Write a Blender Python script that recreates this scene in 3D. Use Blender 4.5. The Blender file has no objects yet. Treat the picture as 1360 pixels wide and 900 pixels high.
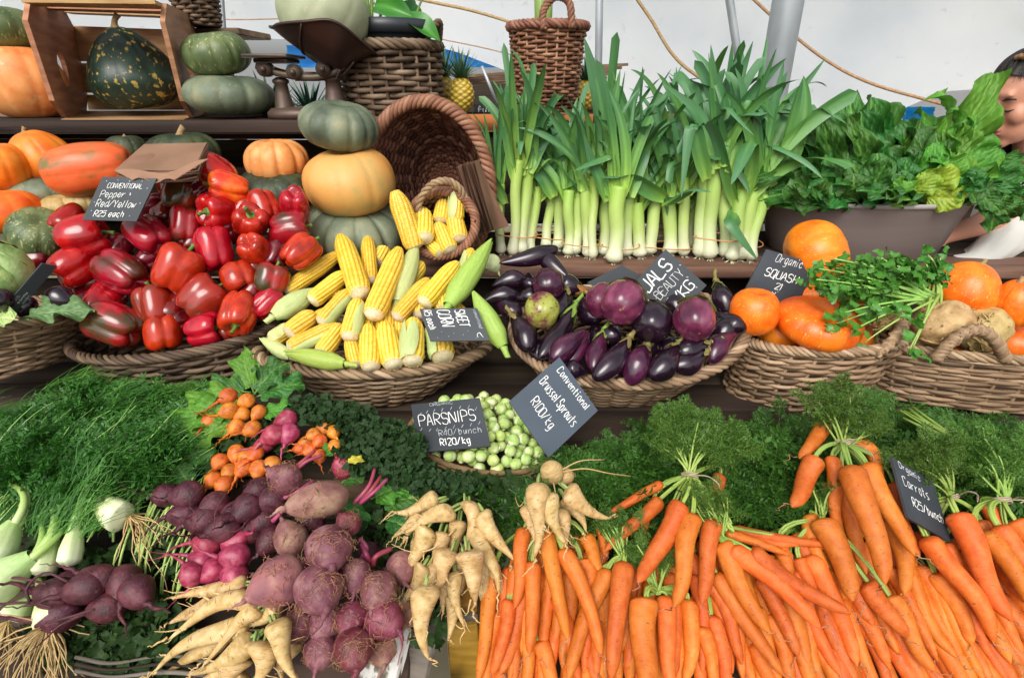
import bpy, math, random
import numpy as np
from mathutils import Vector, Matrix, noise as mnoise

S = bpy.context.scene
COL = S.collection
PI = math.pi
R = random.Random(7)
# ------------------------------------------------------------------ camera, sky, sun
PITCH = math.radians(25.5)
FPX = 714.0
CAMZ = 1.5
cam_d = bpy.data.cameras.new('camera')
cam_d.sensor_width = 36
cam_d.lens = 36 * FPX / 1360
cam_d.clip_start = 0.02
cam_d.clip_end = 600
cam = bpy.data.objects.new('camera', cam_d)
cam.location = (0, 0, CAMZ)
cam.rotation_euler = (PI / 2 - PITCH, 0, 0)
COL.objects.link(cam)
S.camera = cam

SUN_EL, SUN_AZ = math.radians(45), math.radians(196)     # azimuth from +Y, clockwise
world = bpy.data.worlds.new('World')
S.world = world
world.use_nodes = True
wn = world.node_tree
bg = wn.nodes['Background']
sky = wn.nodes.new('ShaderNodeTexSky')
sky.sky_type = 'NISHITA'
sky.sun_disc = False
sky.sun_elevation = SUN_EL
sky.sun_rotation = SUN_AZ
sky.air_density = 1.0
sky.dust_density = 4.0
sky.ozone_density = 1.0
hs = wn.nodes.new('ShaderNodeHueSaturation')
hs.inputs['Saturation'].default_value = 0.22            # overcast: a nearly white sky
wn.links.new(sky.outputs[0], hs.inputs['Color'])
wn.links.new(hs.outputs[0], bg.inputs[0])
bg.inputs[1].default_value = 0.15
sd = bpy.data.lights.new('sun', 'SUN')
sd.energy = 1.5
sd.angle = math.radians(35)
sd.color = (1.0, 0.95, 0.87)
sun = bpy.data.objects.new('sun', sd)
dirv = Vector((math.sin(SUN_AZ) * math.cos(SUN_EL), math.cos(SUN_AZ) * math.cos(SUN_EL), math.sin(SUN_EL)))
sun.rotation_euler = dirv.to_track_quat('Z', 'Y').to_euler()
COL.objects.link(sun)
S.view_settings.view_transform = 'Standard'
S.view_settings.look = 'None'
S.view_settings.gamma = 1
S.view_settings.exposure = 0.38
S.cycles.max_bounces = 6
S.cycles.diffuse_bounces = 3
S.cycles.glossy_bounces = 2
S.cycles.transmission_bounces = 3
S.cycles.sample_clamp_indirect = 4

# ------------------------------------------------------------------ picture measurements to points of the place
CP, SP = math.cos(PITCH), math.sin(PITCH)
def ray(px, py):
    u, v = (px - 680) / FPX, (450 - py) / FPX
    return Vector((u, CP + v * SP, -SP + v * CP))
def at(px, py, y):
    d = ray(px, py)
    p = d * (y / d.y)
    p.z += CAMZ
    return p
def atz(px, py, z):
    d = ray(px, py)
    p = d * ((z - CAMZ) / d.z)
    p.z += CAMZ
    return p
def scale_at(p):                                        # metres per pixel at a point
    return (p.y * CP - (p.z - CAMZ) * SP) / FPX
class Slope:                                            # a heap's surface: a plane through two heights
    def __init__(s, pa, ya, pb, yb):
        a, b = at(680, pa, ya), at(680, pb, yb)
        s.a = a
        d = b - a
        s.n = Vector((0, -d.z, d.y)).normalized()
        s.up = d.normalized()
    def hit(s, px, py, lift=0.0):
        d = ray(px, py)
        a = s.a - Vector((0, 0, CAMZ)) + s.n * lift
        p = d * (s.n.dot(a) / s.n.dot(d))
        p.z += CAMZ
        return p
    def seg(s, x0, y0, x1, y1, lift=0, lift1=None):
        return s.hit(x0, y0, lift), s.hit(x1, y1, lift if lift1 is None else lift1)

# ------------------------------------------------------------------ mesh builder
def arr(p):
    return np.asarray([tuple(q) for q in p], dtype=float) if not isinstance(p, np.ndarray) else p
class MB:
    def __init__(s):
        s.v, s.f, s.c, s.n = [], [], [], 0
    def add(s, V, F, mi=0, c=0.5):
        V = np.asarray(V, float)
        F = np.asarray(F, int)
        s.v.append(V)
        s.c.append(np.full(len(V), c, float) if np.isscalar(c) else np.asarray(c, float))
        s.f.append((F + s.n, mi))
        s.n += len(V)
    def mesh(s, name, mats, smooth=True):
        me = bpy.data.meshes.new(name)
        V = np.concatenate(s.v)
        me.vertices.add(len(V))
        me.vertices.foreach_set('co', V.ravel())
        li = np.concatenate([f.ravel() for f, m in s.f])
        lt = np.concatenate([np.full(len(f), f.shape[1]) for f, m in s.f])
        mi = np.concatenate([np.full(len(f), m) for f, m in s.f])
        me.loops.add(len(li))
        me.loops.foreach_set('vertex_index', li.astype(np.int32))
        me.polygons.add(len(lt))
        st = np.concatenate([[0], np.cumsum(lt)[:-1]])
        me.polygons.foreach_set('loop_start', st.astype(np.int32))
        me.polygons.foreach_set('material_index', mi.astype(np.int32))
        me.polygons.foreach_set('use_smooth', np.full(len(lt), smooth))
        at_ = me.attributes.new('c', 'FLOAT', 'POINT')
        at_.data.foreach_set('value', np.concatenate(s.c))
        me.update(calc_edges=True)
        for m in (mats if isinstance(mats, (list, tuple)) else [mats]):
            me.materials.append(m)
        return me
    def obj(s, name, mats, parent=None, smooth=True):
        return link(name, s.mesh(name, mats, smooth), parent)
def link(name, me, parent=None):
    o = bpy.data.objects.new(name, me)
    COL.objects.link(o)
    if parent is not None:
        o.parent = parent
    return o
def tag(o, label, cat=None, group=None, kind=None):
    if label: o['label'] = label
    if cat: o['category'] = cat
    if group: o['group'] = group
    if kind: o['kind'] = kind
    return o
def empty(name, loc, label=None, cat=None, group=None):
    o = bpy.data.objects.new(name, None)
    o.empty_display_size = 0.05
    o.location = loc
    COL.objects.link(o)
    return tag(o, label, cat, group)
def rel(o, root):                                        # world-space mesh under a root standing at a point
    o.parent = root
    o.matrix_parent_inverse = root.matrix_basis.inverted()
    return o

def gridf(nu, nv, wrap=False):                           # nu along the first axis (wrapped or not), nv along the second
    i = np.arange(nu if wrap else nu - 1)
    j = np.arange(nv - 1)
    I, J = np.meshgrid(i, j, indexing='ij')
    I2 = (I + 1) % nu
    return np.stack([I * nv + J, I2 * nv + J, I2 * nv + J + 1, I * nv + J + 1], -1).reshape(-1, 4)
def frames(P):
    T = np.gradient(P, axis=0)
    T /= np.linalg.norm(T, axis=1, keepdims=True) + 1e-12
    ax = np.argmin(np.abs(T).max(0))
    ref = np.zeros(3); ref[ax] = 1
    N = np.cross(T, ref); N /= np.linalg.norm(N, axis=1, keepdims=True) + 1e-12
    return T, N, np.cross(T, N)
def tube(mb, P, r, n=6, mi=0, c=0.5, cap=True, flat=1.0):
    P = arr(P)
    k = len(P)
    r = np.full(k, r, float) if np.isscalar(r) else np.asarray(r, float)
    T, N, B = frames(P)
    th = np.arange(n) * 2 * PI / n
    V = P[None] + (np.cos(th)[:, None, None] * N[None] + flat * np.sin(th)[:, None, None] * B[None]) * r[None, :, None]
    cc = c if np.isscalar(c) else np.tile(np.asarray(c), n)
    V = V.reshape(-1, 3)
    F = gridf(n, k, True)
    mb.add(V, F, mi, cc)
    if cap:
        mb.f.append((np.array([[(mb.n - n * k) + i * k for i in range(n)][::-1]]), mi))
        mb.f.append((np.array([[(mb.n - n * k) + i * k + k - 1 for i in range(n)]]), mi))
def bez(p0, p1, p2, n=10):
    t = np.linspace(0, 1, n)[:, None]
    p0, p1, p2 = (np.array(tuple(q), float) for q in (p0, p1, p2))
    return (1 - t) ** 2 * p0 + 2 * t * (1 - t) * p1 + t * t * p2
def spline(pts, n=30):                                   # Catmull-Rom through points
    P = arr(pts)
    P = np.concatenate([[2 * P[0] - P[1]], P, [2 * P[-1] - P[-2]]])
    k = len(P) - 3
    t = np.linspace(0, k - 1e-9, n)
    i = t.astype(int)
    f = (t - i)[:, None]
    a, b, c, d = P[i], P[i + 1], P[i + 2], P[i + 3]
    return .5 * (2 * b + (c - a) * f + (2 * a - 5 * b + 4 * c - d) * f ** 2 + (3 * b - a - 3 * c + d) * f ** 3)
def box(mb, p0, p1, mi=0, c=0.5, bev=0.0):
    x0, y0, z0 = p0; x1, y1, z1 = p1
    if bev <= 0:
        V = [(x, y, z) for x in (x0, x1) for y in (y0, y1) for z in (z0, z1)]
        F = [(0, 1, 3, 2), (4, 6, 7, 5), (0, 4, 5, 1), (2, 3, 7, 6), (0, 2, 6, 4), (1, 5, 7, 3)]
        mb.add(V, F, mi, c)
        return
    cx, cy, cz = (x0 + x1) / 2, (y0 + y1) / 2, (z0 + z1) / 2
    hx, hy, hz = (x1 - x0) / 2, (y1 - y0) / 2, (z1 - z0) / 2
    b = min(bev, hx * .45, hy * .45, hz * .45)
    V, idx = [], {}
    for sx in (-1, 1):
        for sy in (-1, 1):
            for sz in (-1, 1):
                for a in range(3):
                    h = [hx - b, hy - b, hz - b]; h[a] += b
                    idx[(sx, sy, sz, a)] = len(V)
                    V.append((cx + sx * h[0], cy + sy * h[1], cz + sz * h[2]))
    F4, F3 = [], []
    for a in range(3):
        o1, o2 = [q for q in range(3) if q != a]
        for s in (-1, 1):
            q = []
            for (u, v) in ((-1, -1), (1, -1), (1, 1), (-1, 1)):
                k = [0, 0, 0]; k[a] = s; k[o1] = u; k[o2] = v
                q.append(idx[(*k, a)])
            F4.append(q if (s > 0) == (a != 1) else q[::-1])
    for a in range(3):                                   # edges parallel to axis a
        o1, o2 = [q for q in range(3) if q != a]
        for u in (-1, 1):
            for v in (-1, 1):
                k0 = [0, 0, 0]; k0[a] = -1; k0[o1] = u; k0[o2] = v
                k1 = list(k0); k1[a] = 1
                F4.append([idx[(*k0, o1)], idx[(*k1, o1)], idx[(*k1, o2)], idx[(*k0, o2)]])
    for sx in (-1, 1):
        for sy in (-1, 1):
            for sz in (-1, 1):
                F3.append([idx[(sx, sy, sz, a)] for a in range(3)])
    n0 = mb.n
    mb.add(V, F4, mi, c)
    mb.f.append((np.array(F3) + n0, mi))
def quadslab(mb, c4, th, mi=0, c=0.5):                   # a slab on four corners, thickness against the normal
    P = [Vector(p) for p in c4]
    n = (P[1] - P[0]).cross(P[3] - P[0]).normalized()
    V = [tuple(p) for p in P] + [tuple(p - n * th) for p in P]
    mb.add(V, [(0, 1, 2, 3), (7, 6, 5, 4), (0, 4, 5, 1), (1, 5, 6, 2), (2, 6, 7, 3), (3, 7, 4, 0)], mi, c)
    return n
def orient(o, loc, zdir, roll=0.0, sc=(1, 1, 1), xhint=None):
    z = Vector(zdir).normalized()
    x = Vector(xhint) if xhint is not None else (Vector((0, 0, 1)) if abs(z.z) < .9 else Vector((0, 1, 0)))
    y = z.cross(x).normalized()
    x = y.cross(z).normalized()
    M = Matrix((x, y, z)).transposed().to_4x4()
    M = M @ Matrix.Rotation(roll, 4, 'Z')
    sc = (sc, sc, sc) if np.isscalar(sc) else sc
    o.matrix_basis = Matrix.Translation(Vector(loc)) @ M @ Matrix.Diagonal((*sc, 1))
    return o
def nz(V, s, seed=0.0):                                  # cheap smooth noise on points
    a = np.sin(V[:, 0] * s * 1.7 + seed) * np.cos(V[:, 1] * s * 1.3 + seed * 2.1) + np.sin(V[:, 2] * s * 1.9 + seed * 1.3 + V[:, 0] * s)
    b = np.sin(V[:, 1] * s * 2.9 + seed * .7) * np.cos(V[:, 2] * s * 2.3 - seed) * .5
    return (a * .5 + b) * .6

# ------------------------------------------------------------------ materials
def lin(h):
    h = h.lstrip('#')
    v = [int(h[i:i + 2], 16) / 255 for i in (0, 2, 4)]
    return tuple(x / 12.92 if x <= .04045 else ((x + .055) / 1.055) ** 2.4 for x in v) + (1,)
_mats = {}
def M(name, stops, scale=3.0, stretch=(1, 1, 1), rough=.5, bump=.15, bscale=30.0, bstretch=None, coat=0.0, rnd=.12, hue=.02, spec=.5, attr=0.0,
      detail=5.0, trans=0.0, dist=.002, sss=0.0, spots=None, metal=0.0, roughvar=.1):
    """attr: share of the ramp that follows the mesh attribute c (0 none, 1 all); spots: (colour, scale, lower, upper) flecks laid over the ramp."""
    if name in _mats: return _mats[name]
    m = bpy.data.materials.new(name)
    m.use_nodes = True
    nt = m.node_tree
    N, L = nt.nodes, nt.links
    b = N['Principled BSDF']
    def node(t, **k):
        n = N.new(t)
        for q, v in k.items(): setattr(n, q, v)
        return n
    tc = node('ShaderNodeTexCoord')
    oi = node('ShaderNodeObjectInfo')
    w = node('ShaderNodeMath', operation='MULTIPLY'); w.inputs[1].default_value = 57.3
    L.new(oi.outputs['Random'], w.inputs[0])
    def noise(sc, st, det=detail):
        mp = node('ShaderNodeMapping'); mp.inputs['Scale'].default_value = st
        L.new(tc.outputs['Object'], mp.inputs['Vector'])
        n = node('ShaderNodeTexNoise', noise_dimensions='4D')
        n.inputs['Scale'].default_value = sc; n.inputs['Detail'].default_value = det
        L.new(mp.outputs[0], n.inputs['Vector']); L.new(w.outputs[0], n.inputs['W'])
        return n
    n1 = noise(scale, stretch)
    fac = n1.outputs['Fac']
    if attr > 0:
        a = node('ShaderNodeAttribute', attribute_name='c')
        mx = node('ShaderNodeMix', data_type='FLOAT'); mx.inputs['Factor'].default_value = attr
        L.new(fac, mx.inputs[2]); L.new(a.outputs['Fac'], mx.inputs[3])
        fac = mx.outputs[0]
    cr = node('ShaderNodeValToRGB')
    e = cr.color_ramp.elements
    while len(e) < len(stops): e.new(.5)
    for q, (p, col) in zip(e, stops):
        q.position = p; q.color = lin(col) if isinstance(col, str) else (*col, 1)
    L.new(fac, cr.inputs[0])
    colr = cr.outputs[0]
    if spots:
        sn = noise(spots[1], spots[4] if len(spots) > 4 else (1, 1, 1), 3)
        mr = node('ShaderNodeMapRange'); mr.inputs[1].default_value = spots[2]; mr.inputs[2].default_value = spots[3]
        L.new(sn.outputs['Fac'], mr.inputs[0])
        mc = node('ShaderNodeMix', data_type='RGBA')
        L.new(mr.outputs[0], mc.inputs['Factor']); L.new(colr, mc.inputs[6]); mc.inputs[7].default_value = lin(spots[0])
        colr = mc.outputs[2]
    h = node('ShaderNodeHueSaturation')
    def rr(f, lo, hi):
        q = node('ShaderNodeMath', operation='MULTIPLY'); q.inputs[1].default_value = f
        L.new(oi.outputs['Random'], q.inputs[0])
        q2 = node('ShaderNodeMath', operation='FRACT'); L.new(q.outputs[0], q2.inputs[0])
        q3 = node('ShaderNodeMapRange'); q3.inputs[3].default_value = lo; q3.inputs[4].default_value = hi
        L.new(q2.outputs[0], q3.inputs[0])
        return q3.outputs[0]
    L.new(rr(7.13, .5 - hue, .5 + hue), h.inputs['Hue'])
    L.new(rr(13.7, 1 - rnd, 1 + rnd), h.inputs['Value'])
    L.new(colr, h.inputs['Color'])
    L.new(h.outputs[0], b.inputs['Base Color'])
    n2 = noise(bscale, bstretch or stretch, 3)
    rv = node('ShaderNodeMapRange'); rv.inputs[3].default_value = max(0, rough - roughvar); rv.inputs[4].default_value = min(1, rough + roughvar)
    L.new(n1.outputs['Fac'], rv.inputs[0]); L.new(rv.outputs[0], b.inputs['Roughness'])
    b.inputs['Specular IOR Level'].default_value = spec
    b.inputs['Coat Weight'].default_value = coat
    b.inputs['Coat Roughness'].default_value = .12
    b.inputs['Metallic'].default_value = metal
    if sss:
        b.inputs['Subsurface Weight'].default_value = sss
        b.inputs['Subsurface Radius'].default_value = (.01, .006, .003)
    if bump:
        bp = node('ShaderNodeBump'); bp.inputs['Strength'].default_value = bump; bp.inputs['Distance'].default_value = dist
        L.new(n2.outputs['Fac'], bp.inputs['Height']); L.new(bp.outputs[0], b.inputs['Normal'])
    if trans:
        out = N['Material Output']
        tr = node('ShaderNodeBsdfTranslucent'); L.new(h.outputs[0], tr.inputs[0])
        ms = node('ShaderNodeMixShader'); ms.inputs[0].default_value = trans
        L.new(b.outputs[0], ms.inputs[1]); L.new(tr.outputs[0], ms.inputs[2]); L.new(ms.outputs[0], out.inputs[0])
    _mats[name] = m
    return m
wood_dark = M('weathered_wood', [(.25, '#1f1813'), (.5, '#352a22'), (.75, '#544538')], 2.2, (.6, 9, 9), .75, .5, 9, (1, 14, 14), spec=.25, dist=.004)
wood_brown = M('brown_wood', [(.3, '#4b382b'), (.5, '#6a5140'), (.75, '#856954')], 3, (1, 10, 10), .6, .3, 12, (1, 14, 14), spec=.3)
wood_crate = M('crate_wood', [(.3, '#8c6645'), (.5, '#ad835c'), (.75, '#c49b72')], 4, (2, 2, 14), .6, .25, 18, (2, 2, 18), spec=.3)
wood_orange = M('orange_wood', [(.3, '#8d5228'), (.6, '#ab6a3a'), (.8, '#bd7f4c')], 3, (1, 9, 9), .55, .2, 14, spec=.3)
wood_grey = M('grey_wood', [(.3, '#46403a'), (.5, '#6d655c'), (.75, '#8f877c')], 3, (1, 9, 9), .8, .5, 10, (1, 14, 14), spec=.2, dist=.004)
wicker = M('wicker', [(0, '#453423'), (.35, '#786149'), (.65, '#a08466'), (1, '#c9b092')], 14, (1, 1, 1), .55, .3, 60, attr=.7, rnd=.08, hue=.004, spec=.35)
wicker_dark = M('dark_wicker', [(0, '#2a211a'), (.35, '#524132'), (.65, '#77624e'), (1, '#a59078')], 14, (1, 1, 1), .6, .3, 60, attr=.7, rnd=.08, hue=.004, spec=.3)
wicker_red = M('reddish_wicker', [(0, '#3a2018'), (.35, '#6b4232'), (.65, '#8b6049'), (1, '#b58d72')], 14, (1, 1, 1), .55, .3, 60, attr=.7, rnd=.08, spec=.35)
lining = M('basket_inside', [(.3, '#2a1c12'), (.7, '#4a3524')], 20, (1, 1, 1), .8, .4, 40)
slate = M('slate', [(.3, '#23282d'), (.55, '#30363c'), (.8, '#474d53')], 5, (1, 1, 1), .6, .1, 60, rnd=.1, hue=0)
slate_blue = M('slate_blue', [(.3, '#3a444e'), (.55, '#465361'), (.8, '#5b6874')], 5, (1, 1, 1), .6, .1, 60, hue=0)
chalk = M('chalk', [(.3, '#cfd2d2'), (.6, '#f2f2ef')], 150, (1, 1, 1), .9, 0, rnd=0, hue=0)
chalk_dim = M('faint_chalk', [(.3, '#8d9296'), (.6, '#c2c6c8')], 150, (1, 1, 1), .9, 0, rnd=0, hue=0)
# ================================================================== the setting
def sheet(name, V, F, mat, label, kind='structure', smooth=True, cat=None):
    mb = MB(); mb.add(V, F)
    return tag(mb.obj(name, mat, None, smooth), label, cat, None, kind)
ground_m = M('ground', [(.3, '#5d5648'), (.5, '#7a705e'), (.7, '#918673')], .8, (1, 1, 1), .95, .4, 6, dist=.01, spec=.2)
g = np.linspace(-1, 1, 41); g = np.sign(g) * np.abs(g) ** 3 * 300
X, Y = np.meshgrid(g, g, indexing='ij')
sheet('ground', np.stack([X, Y, 0 * X], -1).reshape(-1, 3), gridf(41, 41), ground_m, 'trampled bare ground under the market tent')

# stretch tent: back wall and its roof, sagging towards the edge
tent_m = M('tent_cloth', [(.3, '#d3d9df'), (.5, '#e8ecef'), (.7, '#f5f6f6')], .9, (1, 1, 1), .8, .5, 1.3, trans=.45, dist=.05, spec=.2, spots=('#d3d6d6', 14, .66, .8))  # broad grey blotches in the ramp paint fold shading into the cloth colour
def tent_z(px):
    return np.interp(px, [-400, 380, 470, 600, 700, 830, 900, 1190, 1250, 1700], [70, 66, 56, 60, 90, 120, 160, 160, 138, 120])
nx, nv = 170, 40
V = []
for i in range(nx):
    px = -700 + i * 2800 / (nx - 1)
    e = at(px, float(tent_z(px)), 5.0 + .35 * math.sin(px / 260))
    for j in range(nv):
        t = j / (nv - 1)
        V.append((e.x * (1 + .1 * t), e.y + .5 * t - 3.2 * max(0, t - .35) ** 2 * 2.2 + .022 * math.sin(px / 31 + 5 * t) * math.sin(px / 190 + 2) + .03 * math.sin(px / 75 - 9 * t) * t + .012 * math.sin(px / 14 + 14 * t) * max(0, math.sin(px / 260)), e.z + 3.4 * math.sin(t * PI * .5) + .1 * math.sin(px / 170 + t * 5)))
tent = MB(); tent.add(V, gridf(nx, nv))
tn = empty('stretch_tent', (0, 5, 0), 'white stretch tent canopy rising behind the whole vegetable stall', 'tent')
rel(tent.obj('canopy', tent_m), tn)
rope_m = M('tent_rope', [(.3, '#8f7350'), (.7, '#b99a70')], 60, (1, 1, 1), .8, .2, 80)
def rope(pts, r=.011):
    P = [at(x, y, yy) for x, y, yy in pts]
    mb = MB(); tube(mb, spline(P, 26), r, 6)
    rel(mb.obj('seam_rope', rope_m), tn)
rope([(430, -30, 4.9), (560, 0, 4.82), (640, 18, 4.82), (745, 52, 4.8)])
rope([(825, -30, 4.6), (862, 22, 4.6), (905, 85, 4.55), (990, 140, 4.5)], .012)
rope([(975, -25, 4.6), (1040, 35, 4.55), (1100, 82, 4.5), (1160, 112, 4.4), (1250, 138, 4.3)], .011)
rope([(1290, -20, 4.8), (1330, 14, 4.75), (1385, 66, 4.7)], .014)
rope([(585, 52, 4.6), (660, 68, 4.6), (745, 92, 4.6)], .004)
rope([(230, 18, 4.5), (300, 26, 4.5), (380, 25, 4.5)], .004)
# far hedge and tarpaulin beyond the raised edge of the canopy
tarp_m = M('blue_tarp', [(.3, '#4cb4f6'), (.6, '#6acdfc'), (.8, '#97defe')], 3, (1, 1, 1), .4, .2, 6, trans=.7)
def tarp(px0, px1, pt, pb, y, label):
    mb = MB()
    n = 14; V = []
    for i in range(n):
        px = px0 + (px1 - px0) * i / (n - 1)
        for j in range(5):
            p = at(px, pt + (pb - pt) * j / 4, y)
            V.append((p.x, p.y + .06 * math.sin(i * 1.1) + .03 * math.sin(j * 2 + i), p.z))
    mb.add(V, gridf(n, 5))
    mb.add(np.array(V) + (0, .006, 0), gridf(n, 5)[:, ::-1])
    tag(mb.obj('blue_tarpaulin', tarp_m), label, 'tarpaulin')
tarp(380, 700, 60, 90, 5.6, 'bright blue tarpaulin showing under the canopy behind the scale')
tarp(1202, 1244, 142, 160, 5.6, 'bright blue tarpaulin beyond the chard tub, under the canopy edge')
# back fence of pale hessian behind the stall, lit from outside
white_m = M('white_cloth', [(.3, '#f0f3f6'), (.7, '#fafbfc')], 2, (1, 1, 1), .8, .1, 4, trans=.75)
mb = MB(); n = 50; V = []
for i in range(n):
    px = -600 + 2600 * i / (n - 1)
    p0 = at(px, 40, 6.2)
    for j in range(6):
        V.append((p0.x, 6.2 + .08 * math.sin(i * .9), .0 + 1.75 * j / 5))
mb.add(V, gridf(n, 6))
tag(mb.obj('side_wall_cloth', white_m), 'pale cloth side wall hanging low beyond the raised canopy edge', 'cloth wall')

# tent poles
steel_m = M('pole_steel', [(.3, '#8b9096'), (.6, '#a9aeb3'), (.8, '#bfc4c8')], 8, (1, 1, .4), .45, .05, 20, metal=.5)
def pole(x0, y0, x1, y1, yy, r, label, lean=0.0):
    b = at(x1, y1, yy); t = at(x0, y0, yy + lean)
    d = (t - b); d /= d.z
    base = b - d * b.z; top = b + d * (3.6 - b.z)
    mb = MB()
    tube(mb, [base, base + (top - base) * .5, top], r, 16)
    o = mb.obj('tent_pole', steel_m); tag(o, label, 'pole', 'tent poles')
    for z in (.02, 2.4):
        c = base + d * z
        m2 = MB(); tube(m2, [c, c + d * .03], r * 1.22, 16)
        m2.obj('pole_collar', steel_m, o)
pole(1047, 0, 1028, 110, 2.3, .055, 'thick grey steel pole standing between the leeks and the chard tub')
pole(796, 0, 795, 80, 3.6, .022, 'thin grey pole rising behind the tall wicker basket')
pole(969, 0, 978, 60, 4.0, .026, 'slim pale pole seen above the tallest leeks')
pole(295, 0, 298, 45, 3.6, .012, 'slender grey pole behind the wooden crate and the scale')

# ================================================================== the stall: a thing of boards
ZS = at(680, 540, .95).z - .055                         # the step on which the baskets stand
ZL = at(680, 357, 1.36).z                               # top of the leek shelf
ZU = at(200, 160, 1.62).z                               # top of the upper shelf
stall = empty('market_stall', (0, 1.2, 0), 'stepped market stall of rough dark boards carrying all the baskets', 'stall')
def board(p0, p1, mat, name='board', par=stall, bev=.004):
    mb = MB()
    c = [(a + b) / 2 for a, b in zip(p0, p1)]
    box(mb, [a - q for a, q in zip(p0, c)], [b - q for b, q in zip(p1, c)], bev=bev)
    o = mb.obj(name, mat); o.location = c
    o.rotation_euler = (R.uniform(-.006, .006), R.uniform(-.004, .004), R.uniform(-.004, .004))
    return rel(o, par) if par else o
for k in range(6):                                       # the step
    y0 = .80 + k * .115
    board((-1.75, y0, ZS - .025 - (k % 2) * .002), (1.75, y0 + .111, ZS - (k % 2) * .002), wood_dark)
board((-1.75, .785, ZS - .085), (1.75, .799, ZS - .004), wood_brown, 'fascia_board')
for k in range(3):                                       # leek shelf
    y0 = 1.362 + k * .132
    board((-1.9, y0, ZL - .026 - (k % 2) * .002), (1.75, y0 + .128, ZL - (k % 2) * .002), wood_brown if k == 0 else wood_dark)
for k in range(3):
    board((-1.9, 1.47 + .001 * k, ZS - .2 + .12 * k), (1.75, 1.49, ZS - .2 + .12 * k + .112), wood_dark, 'back_board')
for x in (-1.6, -.55, .1, .75, 1.6):
    board((x - .035, 1.372, ZS + .002), (x + .035, 1.44, ZL - .03), wood_dark, 'upright')
for x in (-1.6, -.45, .6, 1.6):
    for y in (.81, 1.38):
        board((x - .035, y, 0.002), (x + .035, y + .07, ZS - .09), wood_dark, 'leg')
# upper shelf, left: front plank with dark room and slats below
upl = at(0, 160, 1.62).x
upr = at(500, 160, 1.62).x
board((-1.9, 1.62, ZU - .036), (upr, 1.76, ZU), wood_dark, 'shelf_plank')
board((-1.9, 1.764, ZU - .036), (upr, 1.9, ZU - .002), wood_dark, 'shelf_plank')
for k in range(4):
    z = ZL + .01 + k * .088
    board((-1.9, 1.88, z), (upr, 1.898, z + .0872), wood_brown if k % 2 else wood_dark, 'back_board')
for x in (-1.45, upr - .05):
    board((x - .03, 1.74, ZL), (x + .03, 1.8, ZU - .038), wood_dark, 'upright')
# right: back board of orange wood behind the leeks, dark panel under it
ZB = at(690, 152, 1.78).z
board((at(600, 152, 1.78).x, 1.78, ZB - .05), (at(1010, 152, 1.78).x, 1.80, ZB), wood_orange, 'back_rail')
board((at(600, 152, 1.78).x, 1.802, ZB - .03), (at(1010, 152, 1.78).x, 2.10, ZB - .006), wood_dark, 'shelf_plank')
for k in range(3):
    z = ZL + .01 + k * .1
    board((at(600, 152, 1.78).x, 1.815, z), (1.75, 1.83, z + .0992), wood_dark, 'back_board')
# the sloping front trays
def tray(x0, x1, mat):
    a, b = at(680, 905, .47), at(680, 600, .80)
    d = (b - a); L = d.length; n = Vector((0, -d.z, d.y)).normalized(); ang = math.atan2(d.z, d.y)
    k = 4
    for i in range(k):
        mb = MB(); box(mb, (-(x1 - x0) / 2, 0, -.02), ((x1 - x0) / 2, L / k - .006, 0), bev=.003)
        o = mb.obj('tray_board', mat)
        p = a + d * (i / k) - n * .085
        o.location = ((x0 + x1) / 2, p.y, p.z); o.rotation_euler = (ang, 0, 0)
        rel(o, stall)
    mb = MB(); box(mb, (-(x1 - x0) / 2, -.024, -.05), ((x1 - x0) / 2, -.002, .035), bev=.003)
    o = mb.obj('tray_lip', wood_grey); p = a - n * .085 - d * .10
    o.location = ((x0 + x1) / 2, p.y, p.z); o.rotation_euler = (ang, 0, 0); rel(o, stall)
tray(-1.5, at(545, 800, .58).x, wood_dark)
tray(at(690, 800, .58).x, 1.5, wood_dark)
# post under the sprout bowl, yellow crate below the parsnips, grey plank
def slab_thing(name, c4, th, mat, label, cat):
    mb = MB(); quadslab(mb, c4, th)
    return tag(mb.obj(name, mat, None, False), label, cat)
mb = MB()
p0, p1 = at(656, 640, .80), at(652, 905, .62)
mb2 = MB(); box(mb2, (-.014, -.016, 0), (.014, .016, .95), bev=.003)
post = mb2.obj('wooden_post', wood_grey); post.location = (at(655, 690, .78).x, .795, at(655, 640, .795).z - .95)
tag(post, 'narrow weathered post standing under the sprout bowl', 'post')
yel_m = M('yellow_paint', [(.2, '#5c4a20'), (.42, '#8d6e1c'), (.7, '#a9842a')], 5, (3, 3, 12), .65, .3, 24, (3, 3, 30), spots=('#4b3c26', 9, .62, .75))
ycx = at(618, 850, .62)
yc = empty('yellow_crate', (ycx.x, .64, at(618, 900, .6).z - .1), 'yellow painted wooden crate under the middle parsnip bunch', 'crate')
z0 = at(618, 805, .60).z
w = .026
for k, (dz, hh, mt) in enumerate(((0, .021, yel_m), (-.026, .022, wood_grey), (-.20, .172, yel_m), (-.36, .155, yel_m))):
    mb = MB(); box(mb, (-w, -.012, -hh / 2), (w, .10, hh / 2), bev=.002)
    o = mb.obj('slat', mt if k != 1 else wood_grey); o.location = (ycx.x, .60 + .003 * (k % 2), z0 + dz + hh / 2); rel(o, yc)
for sx in (-1, 1):
    mb = MB(); box(mb, (-.008, 0, -.4), (.008, .012, .015), bev=.001)
    o = mb.obj('corner_post', wood_brown); o.location = (ycx.x + sx * .02, .715, z0); rel(o, yc)
pl = MB(); box(pl, (-.033, -.24, -.014), (.033, .2, .014), bev=.003)
o = pl.obj('paint_flaked_plank', M('flaked_white_wood', [(.40, '#4f463d'), (.47, '#7d756b'), (.50, '#c9c6c0'), (.7, '#dcdad6')], 26, (2, 1, 2), .8, .3, 20, spec=.2))
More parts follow.
